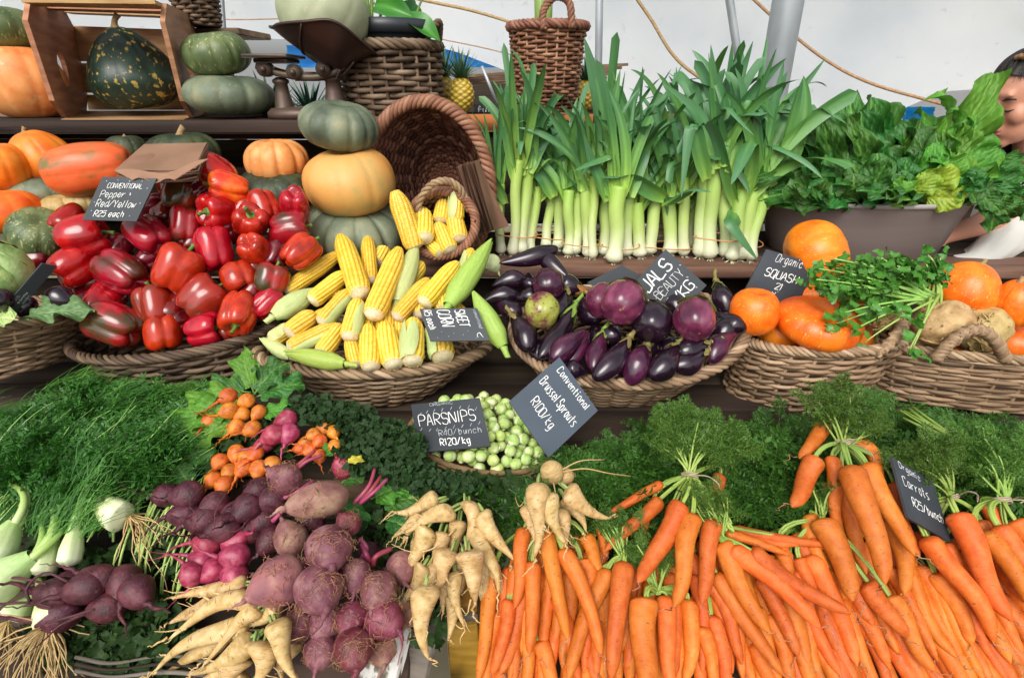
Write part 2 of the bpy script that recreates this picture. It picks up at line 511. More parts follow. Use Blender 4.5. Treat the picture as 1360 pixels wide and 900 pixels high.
a_, b_ = at(486, 905, .50), at(530, 790, .60)
orient(o, (a_ + b_) / 2 - Vector((0, 0, .03)), (0, -.6, 1), 0); o.rotation_euler = (math.radians(38), 0, math.radians(-12))
tag(o, 'grey plank with flaking white paint under the big beetroots', 'plank')
pl = MB(); box(pl, (-.02, -.24, -.012), (.02, .2, .012), bev=.003)
o = pl.obj('bare_plank', wood_grey); o.location = (a_ + b_) / 2 + Vector((.055, 0.01, -.045)); o.rotation_euler = (math.radians(38), 0, math.radians(-14))
tag(o, 'bare grey plank beside the flaking white one under the beetroots', 'plank')
# ================================================================== wicker baskets
def basket(name, label, Lp, Rp, Fp, ys, h, bot=(.72, .72), shift=(0, 0, 0), rows=12, stakes=36, mat=wicker, rimr=.0075, zf=None, handles=(), power=.9, inner=True, strandr=None):
    """Rim ellipse from its left, right and front points; woven wall down to a smaller base."""
    PL, PR, PF = at(*Lp, ys[0]), at(*Rp, ys[1]), at(*Fp, ys[2])
    C = (PL + PR) / 2
    U = (PR - PL) / 2
    V = C - PF
    V = V - U * (V.dot(U) / U.length_squared)
    N = U.cross(V).normalized()
    Cn, Un, Vn, Nn = (np.array(tuple(q)) for q in (C, U, V, N))
    sh = np.array(shift, float)
    zf = zf or (lambda th: 0 * th)
    def P(th, s, off=0.0):
        th = np.asarray(th, float); s = np.asarray(s, float)
        q = s ** power
        ru = bot[0] + (1 - bot[0]) * q; rv = bot[1] + (1 - bot[1]) * q
        rad = np.cos(th)[..., None] * Un + np.sin(th)[..., None] * Vn
        rn = rad / np.linalg.norm(rad, axis=-1, keepdims=True)
        base = Cn + sh * (1 - s)[..., None] + Nn * ((zf(th) * s ** 1.5) - h * (1 - s))[..., None]
        return base + np.cos(th)[..., None] * Un * ru[..., None] + np.sin(th)[..., None] * Vn * rv[..., None] + rn * np.asarray(off)[..., None]
    root = empty(name, tuple(Cn + sh - Nn * h), label, 'basket')
    rr = np.random.RandomState(abs(hash(name + label)) % 1000 if False else len(label) * 7 + int(Lp[0]) % 97)
    wv = MB()
    n = stakes * 6
    th = np.linspace(0, 2 * PI, n + 1)
    sr = strandr or (h / rows * .56)
    for i in range(rows):
        s = np.full(n + 1, (i + .5) / rows) + .012 * np.sin(th * 3 + rr.rand() * 6) + .008 * np.sin(th * 7 + rr.rand() * 6)
        s = np.clip(s, 0, 1); s[-1] = s[0]
        amp = sr * 1.05 * np.sin(th * stakes / 2 + i * PI)
        pth = P(th, s, amp)
        cc = np.clip(.5 + .38 * np.sin(th * rr.randint(2, 6) + rr.rand() * 6) * rr.rand() + rr.randn() * .16, 0, 1)
        tube(wv, pth, sr * rr.uniform(.85, 1.1) * (1 + .12 * np.sin(th * 9 + rr.rand() * 6)), 6, 0, cc, cap=False)
    o = wv.obj('weave', mat); rel(o, root); o['kind'] = 'stuff'
    st = MB()
    for k in range(stakes):
        t0 = 2 * PI * (k + .25) / stakes
        s = np.linspace(0, 1, 6)
        tube(st, P(np.full(6, t0), s, np.zeros(6)), sr * .8, 5, 0, rr.rand())
    o = st.obj('stakes', mat); rel(o, root); o['kind'] = 'stuff'
    rm = MB()
    nt = 16
    m = 260
    th = np.linspace(0, 2 * PI, m + 1)
    ring = P(th, np.ones(m + 1))
    out = ring - Cn; out /= np.linalg.norm(out, axis=1, keepdims=True)
    for k in range(5):
        ph = nt * th + k * PI * .4
        pth = ring + rimr * 1.15 * (np.cos(ph)[:, None] * Nn * .8 + np.sin(ph)[:, None] * out)
        tube(rm, pth, rimr * (.66 + .08 * np.sin(th * 11 + k)), 6, 0, np.clip(.58 + .26 * rr.randn() + .2 * np.sin(th * 5 + k * 2), 0, 1), cap=False)
    rel(rm.obj('rim', mat), root)
    if inner:
        ln = MB()
        nt_, ns_ = 72, 8
        T, Sx = np.meshgrid(np.linspace(0, 2 * PI, nt_, endpoint=False), np.linspace(0, .97, ns_), indexing='ij')
        V = P(T.ravel(), Sx.ravel(), np.full(T.size, -sr * .4))
        ln.add(V, gridf(nt_, ns_, True))
        ln.f.append((np.array([[i * ns_ for i in range(nt_)]]), 0))
        rel(ln.obj('inside', lining), root)
    for hp in handles:                                   # twisted handle: points of the rim and the top of the arc
        a, b, top = hp
        path = bez(a, Vector(top) * 2 - (Vector(a) + Vector(b)) / 2, b, 40)
        twist(path, .0075, 10, mat, 'handle', root)
    root['_d'] = 0
    return root, P, (C, U, V, N)
def twist(path, r, turns, mat, name, root, strands=3):
    T, Nn, B = frames(path)
    mb = MB(); t = np.linspace(0, 1, len(path)) * turns * 2 * PI
    for k in range(strands):
        ph = t + k * 2 * PI / strands
        tube(mb, path + r * (np.cos(ph)[:, None] * Nn + np.sin(ph)[:, None] * B), r * .95, 6, 0, .45 + .12 * k)
    o = mb.obj(name, mat)
    return rel(o, root) if root else o

# corn, pepper, eggplant, squash, celeriac, left basket
b_pep, P_pep, fr = basket('pepper_basket', 'wide shallow grey-brown wicker basket heaped with red bell peppers', (103, 450), (368, 427), (236, 473), (1.11, 1.13, .995), .125, (.74, .82), (.01, 0.02, 0), 12, 24, wicker_dark, .0075)
b_corn, P_corn, fr = basket('corn_basket', 'wide shallow light-brown wicker basket overflowing with sweetcorn', (346, 458), (648, 455), (497, 496), (1.10, 1.12, .965), .12, (.5, .66), (.0, .02, 0), 15, 28, wicker, .0085)
def zf_egg(th): return .028 * np.exp(-((th / .42) ** 2)) + .028 * np.exp(-(((th - 2 * PI) / .42) ** 2)) + .015 * np.exp(-(((th - PI) / .6) ** 2))
b_egg, P_egg, fr = basket('eggplant_basket', 'deep brown wicker basket filled with dark purple eggplants', (683, 447), (984, 432), (832, 511), (1.09, 1.11, .95), .15, (.62, .74), (-.012, .02, 0), 18, 28, wicker, .0085, zf_egg)
b_sq, P_sq, fr = basket('squash_basket', 'tall brown wicker basket holding round orange squashes', (985, 447), (1200, 433), (1092, 470), (1.10, 1.12, 1.0), .175, (.86, .86), (-.035, .02, 0), 19, 22, wicker, .0075)
b_cel, P_cel, fr = basket('celeriac_basket', 'brown wicker basket with arched front handle holding celeriac and orange squash', (1165, 455), (1440, 470), (1298, 476), (1.10, 1.14, .98), .13, (.84, .86), (-.005, .02, 0), 15, 26, wicker, .0075,
    handles=((at(1242, 478, .985), at(1336, 478, .985), at(1296, 438, .985)),))
a = at(1196, 440, 1.04)
twist(bez(at(1165, 470, 1.01), at(1180, 462, .99), at(1201, 428, 1.05), 24), .0075, 6, wicker, 'handle', None).name = 'handle'
rel(bpy.data.objects['handle.001'] if 'handle.001' in bpy.data.objects else bpy.data.objects['handle'], b_sq)
b_left, P_left, fr = basket('mixed_vegetable_basket', 'ribbed brown wicker basket at the edge with cabbage and small eggplants', (-150, 430), (99, 412), (-10, 442), (1.06, 1.08, .93), .13, (.62, .66), (-.03, .03, 0), 16, 24, wicker, .0075)
# two handles on the eggplant basket end are its raised rim; the corn ears' little basket and the big tipped one
def tipped(name, label, mouth, y, rx, ry, depth, axis, mat, rows, stakes, rimr, lin_=True):
    """A basket lying on its side: its mouth faces the viewer, its wall narrows along axis."""
    C = at(*mouth, y)
    A = Vector(axis).normalized()
    U = Vector((1, 0, 0)); U = (U - A * U.dot(A)).normalized()
    V = A.cross(U).normalized()
    if V.z < 0: V = -V
    root = empty(name, tuple(C + A * depth), label, 'basket')
    Cn, An, Un, Vn = (np.array(tuple(q)) for q in (C, A, U, V))
    def P(th, s, off):
        k = 1 - .28 * s ** 1.2
        return Cn + An * (s * depth)[..., None] + np.cos(th)[..., None] * Un * (rx * k + off)[..., None] + np.sin(th)[..., None] * Vn * (ry * k + off)[..., None]
    n = stakes * 4; th = np.linspace(0, 2 * PI, n + 1)
    sr = depth / rows * .5
    wv = MB(); rs = np.random.RandomState(5 + rows)
    for i in range(rows):
        s = np.full(n + 1, (i + .5) / rows)
        tube(wv, P(th, s, sr * np.sin(th * stakes / 2 + i * PI)), sr * .95, 6, 0, np.clip(.45 + rs.randn() * .2 + .2 * np.sin(th * 4 + i), 0, 1), cap=False)
    k = 1 - .28
    for i in range(rows):                                # woven base
        q = k * (1 - (i + .5) / rows)
        wob = sr * np.sin(th * stakes / 2 + i * PI)
        pth = Cn + An * (depth + wob)[..., None] + (np.cos(th) * rx * q)[..., None] * Un + (np.sin(th) * ry * q)[..., None] * Vn
        tube(wv, pth, sr * .9, 6, 0, np.clip(.4 + rs.randn() * .2, 0, 1), cap=False)
    o = wv.obj('weave', mat); o['kind'] = 'stuff'; rel(o, root)
    sk = MB()
    for i in range(stakes):
        t0 = 2 * PI * (i + .25) / stakes
        s = np.linspace(0, 1, 6)
        tube(sk, np.concatenate([P(np.full(6, t0), s, np.zeros(6)), (Cn + An * depth)[None]]), sr * .8, 5, 0, rs.rand())
    o = sk.obj('stakes', mat); o['kind'] = 'stuff'; rel(o, root)
    sh = MB()
    T, Sx = np.meshgrid(np.linspace(0, 2 * PI, 60, endpoint=False), np.linspace(.02, 1, 7), indexing='ij')
    sh.add(P(T.ravel(), Sx.ravel(), np.full(T.size, sr * .9)) + An * sr * 1.2, gridf(60, 7, True))
    sh.f.append((np.array([[i * 7 + 6 for i in range(60)]]), 0))
    rel(sh.obj('inside', lining), root)
    rm = MB(); m = 200; th = np.linspace(0, 2 * PI, m + 1)
    ring = P(th, np.zeros(m + 1), np.zeros(m + 1)); out = ring - Cn; out /= np.linalg.norm(out, axis=1, keepdims=True)
    for j in range(4):
        ph = stakes * .55 * th + j * PI / 2
        tube(rm, ring + rimr * 1.2 * (np.cos(ph)[:, None] * An + np.sin(ph)[:, None] * out), rimr * .85, 6, 0, .45 + .12 * j, cap=False)
    rel(rm.obj('rim', mat), root)
    return root, C, U, V, A
s_ = scale_at(at(570, 250, 1.47))
tipped('tipped_basket', 'big dark wicker basket lying on its side behind the sweetcorn, mouth open', (568, 252), 1.47, 84 * s_, 108 * s_, .26, (.05, 1, -.10), wicker_red, 20, 36, .009)
s_ = scale_at(at(585, 300, 1.30))
root, C, U, V, A = tipped('little_corn_basket', 'small tipped wicker basket with hoop handle and yellow corn ears inside', (586, 297), 1.32, 47 * s_, 44 * s_, .11, (.15, .9, -.45), wicker_red, 9, 24, .006)
twist(spline([at(560, 300, 1.33), at(556, 272, 1.325), at(570, 248, 1.32), at(592, 240, 1.32), at(612, 252, 1.33), at(622, 280, 1.345)], 40), .005, 5, wicker, 'handle', root)

# upright baskets on the upper shelf
def upright(name, label, cx, top, bottom, wt, wb, y, rows, stakes, mat, handle=None, rimr=.009):
    Ct, Cb = at(cx, top, y), at(cx, bottom, y)
    s_ = scale_at(Ct)
    rt, rb = wt / 2 * s_, wb / 2 * scale_at(Cb)
    x0, z1, z0 = Ct.x * .5 + Cb.x * .5, Ct.z, Cb.z
    root = empty(name, (x0, y, z0), label, 'basket')
    n = stakes * 4; th = np.linspace(0, 2 * PI, n + 1); rs = np.random.RandomState(rows)
    sr = (z1 - z0) / rows * .5
    def ringp(r, z): return np.stack([x0 + r * np.cos(th), y + r * np.sin(th), 0 * th + z], -1)
    wv = MB()
    for i in range(rows):
        f = (i + .5) / rows
        r = rb + (rt - rb) * f ** .9
        z = z0 + (z1 - z0) * f + .002 * np.sin(th * 3 + i)
        tube(wv, ringp(r + sr * 1.1 * np.sin(th * stakes / 2 + (i // 1) * PI), z), sr * .95, 6, 0, np.clip(.5 + rs.randn() * .15 + .2 * np.sin(th * 5 + i), 0, 1), cap=False)
    o = wv.obj('weave', mat); o['kind'] = 'stuff'; rel(o, root)
    sk = MB()
    for i in range(stakes):
        t = 2 * PI * (i + .25) / stakes; c, s = math.cos(t), math.sin(t)
        tube(sk, [(x0 + rb * c, y + rb * s, z0), (x0 + rt * c, y + rt * s, z1)], sr * .8, 5, 0, rs.rand())
    o = sk.obj('stakes', mat); o['kind'] = 'stuff'; rel(o, root)
    ln = MB(); T, Z = np.meshgrid(th[:-1:2], np.linspace(0, .97, 5), indexing='ij')
    rr_ = (rb + (rt - rb) * Z) * .97 - sr * .5
    ln.add(np.stack([x0 + rr_ * np.cos(T), y + rr_ * np.sin(T), z0 + .004 + (z1 - z0) * Z], -1).reshape(-1, 3), gridf(len(T), 5, True))
    ln.f.append((np.array([[i * 5 for i in range(len(T))]]), 0))
    rel(ln.obj('inside', lining), root)
    rm = MB()
    for k in range(4):
        ph = stakes * .5 * th + k * PI / 2
        tube(rm, ringp(rt + rimr * np.sin(ph) + .004, z1 + rimr * np.cos(ph)), rimr * .8, 6, 0, .4 + .15 * k, cap=False)
    rel(rm.obj('rim', mat), root)
    for hx in handle or ():
        pts = [at(px, py, y + dy) for px, py, dy in hx]
        twist(spline(pts, 40), .006, 6, mat, 'handle', root)
    return root, Vector((x0, y, z1)), rt
b_tall, tt, tr = upright('tall_basket', 'tall slim reddish-brown wicker basket with hoop handle standing behind the leeks', 726, 36, 152, 98, 72, 1.86, 24, 22, wicker_red,
    handle=[[(722, 40, -.12), (722, 14, -.11), (738, -4, -.1), (756, 4, -.1), (760, 38, -.12)]], rimr=.008)
b_pot, pt, pr = upright('planter_basket', 'stout brown wicker basket holding a black pot with a leafy plant', 522, 62, 158, 128, 122, 1.84, 13, 20, wicker_dark,
    handle=[[(566, 62, -.03), (570, 44, -.02), (583, 30, .02), (583, 52, .05), (578, 66, .06)]], rimr=.009)
b_bk, bt_, br_ = upright('hanging_basket', 'dark wicker basket cut off by the picture top behind the wooden crate', 258, -45, 36, 62, 46, 2.0, 15, 18, wicker_dark, rimr=.008)
# what carries that basket
mb = MB(); box(mb, (-.10, -.1, -.02), (.12, .16, 0), bev=.003)
o = mb.obj('wooden_ledge', wood_brown); o.location = (bt_.x, 2.10, at(258, 37, 2.0).z); tag(o, 'small wooden ledge under the dark basket behind the crate', 'ledge')
mb = MB(); box(mb, (-.02, 0, 0), (.02, .03, .6), bev=.003)
o = mb.obj('ledge_post', wood_brown); o.location = (bt_.x - .02, 2.14, at(258, 37, 2.0).z - .62); tag(o, 'thin post carrying the ledge behind the crate', 'post')

# sprout bowl: a shallow winnowing tray
bowl_m = M('bowl_fibre', [(.3, '#5d4531'), (.5, '#8b6b4f'), (.75, '#ae8c6b')], 20, (1, 1, 3), .75, .5, 70, spec=.25)
PL, PR, PF = at(546, 566, .87), at(735, 592, .87), at(643, 627, .775)
C = (PL + PR) / 2; U = (PR - PL) / 2; V = C - PF; V -= U * (V.dot(U) / U.length_squared); Nb = U.cross(V).normalized()
bowl = empty('sprout_bowl', tuple(C - Nb * .04), 'shallow round fibre bowl heaped with brussels sprouts', 'bowl')
mb = MB(); T, Q = np.meshgrid(np.linspace(0, 2 * PI, 72, endpoint=False), np.linspace(.02, 1, 9), indexing='ij')
Un, Vn, Nn, Cn = (np.array(tuple(q)) for q in (U, V, Nb, C))
def bowlp(q, off): return Cn + (np.cos(T) * q)[..., None] * Un + (np.sin(T) * q)[..., None] * Vn + Nn * (-.042 * (1 - q ** 2.4) + off)[..., None]
mb.add(bowlp(Q, 0.0).reshape(-1, 3), gridf(72, 9, True)); mb.add(bowlp(Q, -.008).reshape(-1, 3), gridf(72, 9, True)[:, ::-1])
rel(mb.obj('dish', bowl_m), bowl)
mb = MB(); th = np.linspace(0, 2 * PI, 181)
ring = Cn + np.cos(th)[:, None] * Un * 1.01 + np.sin(th)[:, None] * Vn * 1.01
tube(mb, ring, .0058 * (1 + .12 * np.sin(th * 31) + .08 * np.sin(th * 53)), 8, cap=False)
tube(mb, ring - Nn * .009, .005 * (1 + .12 * np.sin(th * 27)), 8, cap=False)
rel(mb.obj('rim', bowl_m), bowl)

# ================================================================== slates with chalk writing
GL = {'A': '062046|1434', 'B': '0006|0030413202|3243453606', 'C': '41301001051636 45', 'D': '00062644422000', 'E': '40000646|0333', 'F': '400006|0333', 'G': '413010010516364523'.replace('4523', '454323'),
      'I': '2026', 'J': '4045361605', 'K': '0006|400346', 'L': '000646', 'N': '06004640', 'O': '100105163645413010', 'P': '06003041423303', 'Q': '100105163645413010|3447', 'R': '06003041423303|1346', 'S': '413010010213334445361605',
      'T': '0040|2026', 'U': '000516364540', 'V': '002640', 'W': '0016233640', 'Y': '002340|2326', 'M': '0600234046', 'H': '0006|4046|0343',
      'a': '42221315263544|4246', 'b': '1016|142232433526 16', 'c': '4332221315263645', 'e': '1444433222131526 3645', 'f': '41302126|1343', 'g': '422213152644|42473818', 'h': '1016|1422324346', 'i': '2226|2021', 'k': '1016|421446', 'l': '2026', 'n': '1216|1423324346',
      'o': '221315263645433222', 'p': '1218|132232434536 16', 'r': '1216|142342', 's': '42221334453616', 't': '202536|1242', 'u': '1215263542|4246', 'v': '122642', 'w': '0216233642', 'y': '1225|422718', 'd': '42221315263544|4046', 'm': '0206|04122326|2432 4346', 'q': '42221315263544|4248',
      '0': '100105163645413010', '1': '112026', '2': '011030414206 46', '4': '300444|3036', '5': '400002324345361606', '6': '4010010516364433 04', '/': '4006', '~': '04133443', '*': '2224|1333|1234', "'": '2021', '-': '0333', '.': '2526', '|': '2026', '<': '42042646', 'z': '12421646'}
def write(mb, quad, n, text, s0, t0, hgt, w=None, adv=.78, slant=0.0, weight=.1, jit=.25, asp=1.0, seed=1, slope=0.0, lift=.0012, fit=None):
    """Strokes laid on a slab: quad is top-left, top-right, bottom-right, bottom-left as one reads; s0, t0, hgt as shares of the width and height."""
    rg = random.Random(seed + len(text) * 31)
    TL, TR, BR, BL = (Vector(q) for q in quad)
    W, H = (TR - TL).length, (BL - TL).length
    k = hgt * H / 6.0
    un = sum(3.0 if ch == ' ' else (4 if ch not in "il1I'|." else 2.2) + 1.15 for ch in text)
    if fit: asp = min(1.3, fit * W / (un * k))
    x = s0 * W
    ex, ey = (TR - TL).normalized(), (BL - TL).normalized()
    for ch in text:
        gw = 4 if ch not in "il1I'|." else 2.2
        if ch in GL:
            for st in GL[ch].split('|'):
                st = st.replace(' ', '')
                pts = [(int(st[i]), int(st[i + 1])) for i in range(0, len(st), 2)]
                if gw < 4: pts = [(p - .9, q) for p, q in pts]
                pts = [(p + rg.uniform(-jit, jit), q + rg.uniform(-jit, jit)) for p, q in pts]
                if len(pts) > 2: P2 = spline([(p, q, 0) for p, q in pts], len(pts) * 3)
                else: P2 = np.array([(p, q, 0.) for p, q in pts])
                xs = x + (P2[:, 0] + slant * (6 - P2[:, 1])) * k * asp
                ys_ = t0 * H + P2[:, 1] * k + slope * (xs - s0 * W)
                P3 = np.array(tuple(TL + n * lift))[None] + xs[:, None] * np.array(tuple(ex)) + ys_[:, None] * np.array(tuple(ey))
                d = np.gradient(P3, axis=0); d /= np.linalg.norm(d, axis=1, keepdims=True) + 1e-9
                sd_ = np.cross(d, np.array(tuple(n)))
                hw = weight * 3.9 * k / 2 * np.array([rg.uniform(.75, 1.2) for _ in P3])[:, None]
                V = np.concatenate([P3 - sd_ * hw, P3 + sd_ * hw]); m = len(P3)
                mb.add(V, [(i, i + 1, m + i + 1, m + i) for i in range(m - 1)])
        x += (gw + 1.15) * k * asp if ch != ' ' else 3.0 * k * asp
def sign(label, corners, ys, lines, mat=slate, th=.004, back=None):
    """corners as one reads: top-left, top-right, bottom-right, bottom-left in picture units, with a forward distance for each."""
    q = [at(px, py, y) for (px, py), y in zip(corners, ys)]
    q[2] = q[1] + q[3] - q[0]
    n = (q[1] - q[0]).cross(q[3] - q[0]).normalized()
    if n.y > 0: n = -n
    mb = MB()
    quadslab(mb, q if (q[1] - q[0]).cross(q[3] - q[0]).dot(n) > 0 else [q[0], q[3], q[2], q[1]], th)
    c = sum(q, Vector()) / 4
    o = mb.obj('price_slate', mat, None, False)
    o.data.transform(Matrix.Translation(-c)); o.location = c
    tag(o, label, 'price sign', 'chalk written price slates')
    for nm, mt in (('lettering', chalk), ('faint_lettering', chalk_dim)):
        ls = [l for l in lines if bool(l.get('dim')) == (mt is chalk_dim)]
        if not ls: continue
        tb = MB()
        for i, l in enumerate(ls):
            l = dict(l); l.pop('dim', None)
            write(tb, q, n, seed=i * 7 + len(label), **l)
        t = tb.obj(nm, mt, None, False); rel(t, o); t['kind'] = 'stuff'
    return o
def marks(rows, ch="'", h=.06):                          # small chalk ticks sprinkled as decoration
    return [dict(text=ch, s0=s, t0=t, hgt=h, weight=.22, dim=True) for s, t in rows]
sign('slate with words pepper red yellow at R25 each, leaning on red peppers', [(136, 235), (208, 237), (184, 305), (109, 292)], (1.17, 1.17, 1.13, 1.13),
     [dict(text='CONVENTIONAL', fit=0.66, s0=.18, t0=.14, hgt=.11, weight=.13, adv=.62, asp=.72), dict(text='Pepper *', fit=0.58, s0=.13, t0=.32, hgt=.15, weight=.1, slope=-.02), dict(text='Red/Yellow', fit=0.74, s0=.13, t0=.53, hgt=.16, weight=.1, asp=.95), dict(text='R25 each', fit=0.55, s0=.18, t0=.78, hgt=.13, weight=.15)] + marks([(.1, .06), (.3, .03), (.52, .05), (.75, .04), (.9, .2), (.9, .55), (.06, .55), (.08, .75), (.82, .85), (.62, .9)], '*', .07))
sign('narrow slate seen edge-on beside the cabbage and left basket', [(-8, 424), (56, 350), (80, 345), (14, 426)], (.965, 1.03, 1.05, .985),
     [dict(text='SSSS', fit=0.5, s0=.3, t0=.15, hgt=.16, weight=.2, dim=True), dict(text='eannu', fit=0.5, s0=.3, t0=.4, hgt=.2, weight=.16), dict(text='uuen', fit=0.5, s0=.3, t0=.68, hgt=.2, weight=.14, dim=True)], slate)
sign('slate reading sweet corn, lying sideways on the corn basket edge', [(634, 409), (650, 452), (570, 453), (557, 410)], (1.0, .955, .955, 1.0),
     [dict(text='SWEET', fit=0.52, s0=.06, t0=.24, hgt=.17, weight=.13, asp=.62), dict(text='CORN', fit=0.52, s0=.06, t0=.50, hgt=.21, weight=.1, asp=.72), dict(text='R5 each', fit=0.6, s0=.06, t0=.82, hgt=.12, weight=.14, asp=.8), dict(text='conventional', fit=0.6, s0=.05, t0=.03, hgt=.06, weight=.12, asp=.8, dim=True), dict(text='<', s0=.76, t0=.04, hgt=.13, weight=.12)] + marks([(.7, .3), (.8, .4), (.75, .55), (.85, .66), (.7, .75), (.9, .2), (.88, .85)], "'", .07))
sign('slate reading parsnips R40 a bunch, laid over the brussels sprouts', [(546, 537), (637, 528), (653, 591), (555, 601)], (.862, .862, .775, .775),
     [dict(text='ORGANIC', fit=0.4, s0=.27, t0=.02, hgt=.06, weight=.16, dim=True), dict(text='PARSNIPS', fit=0.82, s0=.085, t0=.26, hgt=.23, weight=.09, adv=.72, asp=.82, slope=-.02), dict(text='R40/bunch', fit=0.6, s0=.33, t0=.60, hgt=.12, weight=.11, dim=True, asp=1.1), dict(text='R120/kg', fit=0.42, s0=.33, t0=.78, hgt=.13, weight=.17, asp=.95)] + marks([(.1, .2), (.2, .17), (.3, .16), (.42, .15), (.55, .14), (.68, .14), (.8, .15), (.9, .2), (.08, .52), (.2, .55), (.3, .55), (.42, .54), (.54, .53), (.66, .53), (.78, .52), (.9, .5)], '/', .06))
sign('blue-grey slate reading brussel sprouts R100 a kilo, tilted between basket and bowl', [(743, 474), (794, 545), (733, 597), (676, 533)], (.895, .845, .775, .825),
     [dict(text='Conventional', fit=0.75, s0=.13, t0=.05, hgt=.11, weight=.15, adv=.62, asp=.78), dict(text='Brussel Sprouts', fit=0.84, s0=.08, t0=.33, hgt=.14, weight=.12, adv=.64, asp=.86), dict(text='R100/kg', fit=0.5, s0=.22, t0=.62, hgt=.14, weight=.12, asp=.95)], slate_blue)
sign('slate reading brinjals black beauty, stuck upright in the eggplants', [(812, 408), (884, 331), (935, 384), (865, 455)], (1.17, 1.20, 1.16, 1.13),
     [dict(text='BRINJALS', fit=0.9, s0=.02, t0=.07, hgt=.25, weight=.17, adv=.7, asp=.72), dict(text='BLACK~BEAUTY', fit=0.92, s0=.02, t0=.40, hgt=.17, weight=.08, adv=.66, asp=.70), dict(text='R40/KG', fit=0.62, s0=.30, t0=.66, hgt=.2, weight=.16, asp=.8)] + marks([(.95, .35), (.3, .6), (.9, .6), (.88, .85), (.7, .9), (.6, .38)], "*", .08))
sign('blank backside of a dark slate behind the eggplants', [(780, 375), (826, 352), (870, 352), (810, 392)], (1.20, 1.215, 1.22, 1.19), [], slate)
sign('slate reading organic squash, leaning against the orange squash', [(1018, 331), (1088, 351), (1060, 413), (983, 397)], (1.19, 1.19, 1.13, 1.13),
     [dict(text='Organic', fit=0.5, s0=.24, t0=.02, hgt=.15, weight=.09, asp=.9), dict(text='SQUASH', fit=0.62, s0=.18, t0=.32, hgt=.15, weight=.15, asp=.95), dict(text='21', fit=0.14, s0=.46, t0=.54, hgt=.12, weight=.14), dict(text="w'", fit=0.12, s0=.46, t0=.68, hgt=.1, weight=.14), dict(text='ea', fit=0.14, s0=.46, t0=.82, hgt=.12, weight=.16)])
sign('slate reading organic carrots R25 a bunch, stuck among the carrots', [(1184, 606), (1240, 640), (1268, 721), (1206, 687)], (.672, .672, .607, .607),
     [dict(text='Organic', fit=0.5, s0=.12, t0=.02, hgt=.11, weight=.12, asp=.85, slope=.06), dict(text='Carrots', fit=0.6, s0=.12, t0=.27, hgt=.16, weight=.11, asp=1.05), dict(text='R25/bunch', fit=0.72, s0=.22, t0=.58, hgt=.15, weight=.13, asp=.9)])
# ================================================================== vegetables: shapes
def sph(nu, nv):
    th = np.linspace(0, 2 * PI, nu, endpoint=False); ph = np.linspace(0, PI, nv)
    return np.meshgrid(th, ph, indexing='ij')
def closed(mb, X, Y, Z, mi=0, c=.5):
    V = np.stack([X, Y, Z], -1)
    nu, nv = X.shape
    mb.add(V.reshape(-1, 3), gridf(nu, nv, True)[:, ::-1], mi, c if np.isscalar(c) else c.ravel())
_cache = {}
def cached(key, fn):
    if key not in _cache: _cache[key] = fn()
    return _cache[key]

# ---- bell pepper
pep_red = M('pepper_red', [(.3, '#8a0a08'), (.5, '#ab120d'), (.72, '#c22617')], 1.6, rough=.17, roughvar=.05, bump=.12, bscale=4, coat=.25, rnd=.14, hue=.008)
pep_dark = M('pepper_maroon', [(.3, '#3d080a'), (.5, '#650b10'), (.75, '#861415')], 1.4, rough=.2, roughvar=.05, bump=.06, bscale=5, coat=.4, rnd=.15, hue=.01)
pep_brown = M('pepper_turning', [(.44, '#960f0f'), (.54, '#7d1d14'), (.63, '#552716'), (.74, '#402e18')], .8, rough=.19, roughvar=.05, bump=.12, bscale=4, coat=.25, rnd=.1, hue=.008)
pep_green = M('pepper_green_red', [(.43, '#a81d15'), (.50, '#7c2617'), (.57, '#42351b'), (.74, '#363b1d')], .8, rough=.2, bump=.06, bscale=5, coat=.4, rnd=.1, hue=.008)
pep_orange = M('pepper_orange', [(.3, '#cf2a12'), (.48, '#dd4d10'), (.62, '#e97316'), (.8, '#ee9a22')], 1.1, rough=.2, bump=.06, bscale=5, coat=.4, rnd=.05, hue=.005)
stem_g = M('green_stem', [(.3, '#3c5a1e'), (.6, '#5f8030'), (.8, '#8aa14c')], 5, (1, 1, .4), .5, .2, 20, rnd=.15)
def pepper_geo(seed):
    rs = np.random.RandomState(seed)
    lob = rs.choice([3, 4, 4])
    T, Ph = sph(56, 34)
    s, c = np.sin(Ph), np.cos(Ph)
    p = 2.9
    k = (np.abs(s) ** p + np.abs(c) ** p) ** (-1 / p)
    H = rs.uniform(.95, 1.3)
    r, z = k * s, k * c * H
    r = r * (1 + .10 * c)                                # narrower towards the bottom
    a = lob / 2 * (T + .15 * np.sin(T * 2 + rs.rand() * 6)) + .25 * c * rs.randn()
    g = 1 - np.abs(np.cos(a))
    r = r * (1 - .24 * g ** 1.8 * (.55 + .45 * np.abs(c)))
    lobe = np.abs(np.cos(a))
    z = z - np.where(c > 0, .42, 0) * np.exp(-(r / .42) ** 2) + np.where(c > 0, .10, 0) * lobe * s
    z = z + np.where(c < 0, .38, 0) * np.exp(-(r / .38) ** 2) - np.where(c < 0, .16, 0) * lobe * s ** .5 * np.abs(c)
    amp = 1 + .10 * np.cos(T * lob / 2 + rs.rand() * 3) ** 2 * rs.rand()
    X, Y = r * amp * np.cos(T), r * amp * np.sin(T)
    V = np.stack([X, Y, z], -1)
    n = nz(V.reshape(-1, 3), 1.5, seed).reshape(X.shape)
    X = X * (1 + .06 * n) + .07 * rs.randn() * z; Y = Y * (1 + .06 * n) + .07 * rs.randn() * z
    q_ = 1 / max(np.abs(X).max(), np.abs(Y).max(), np.abs(z).max() * .93)
    return X * q_, Y * q_, z * q_, H
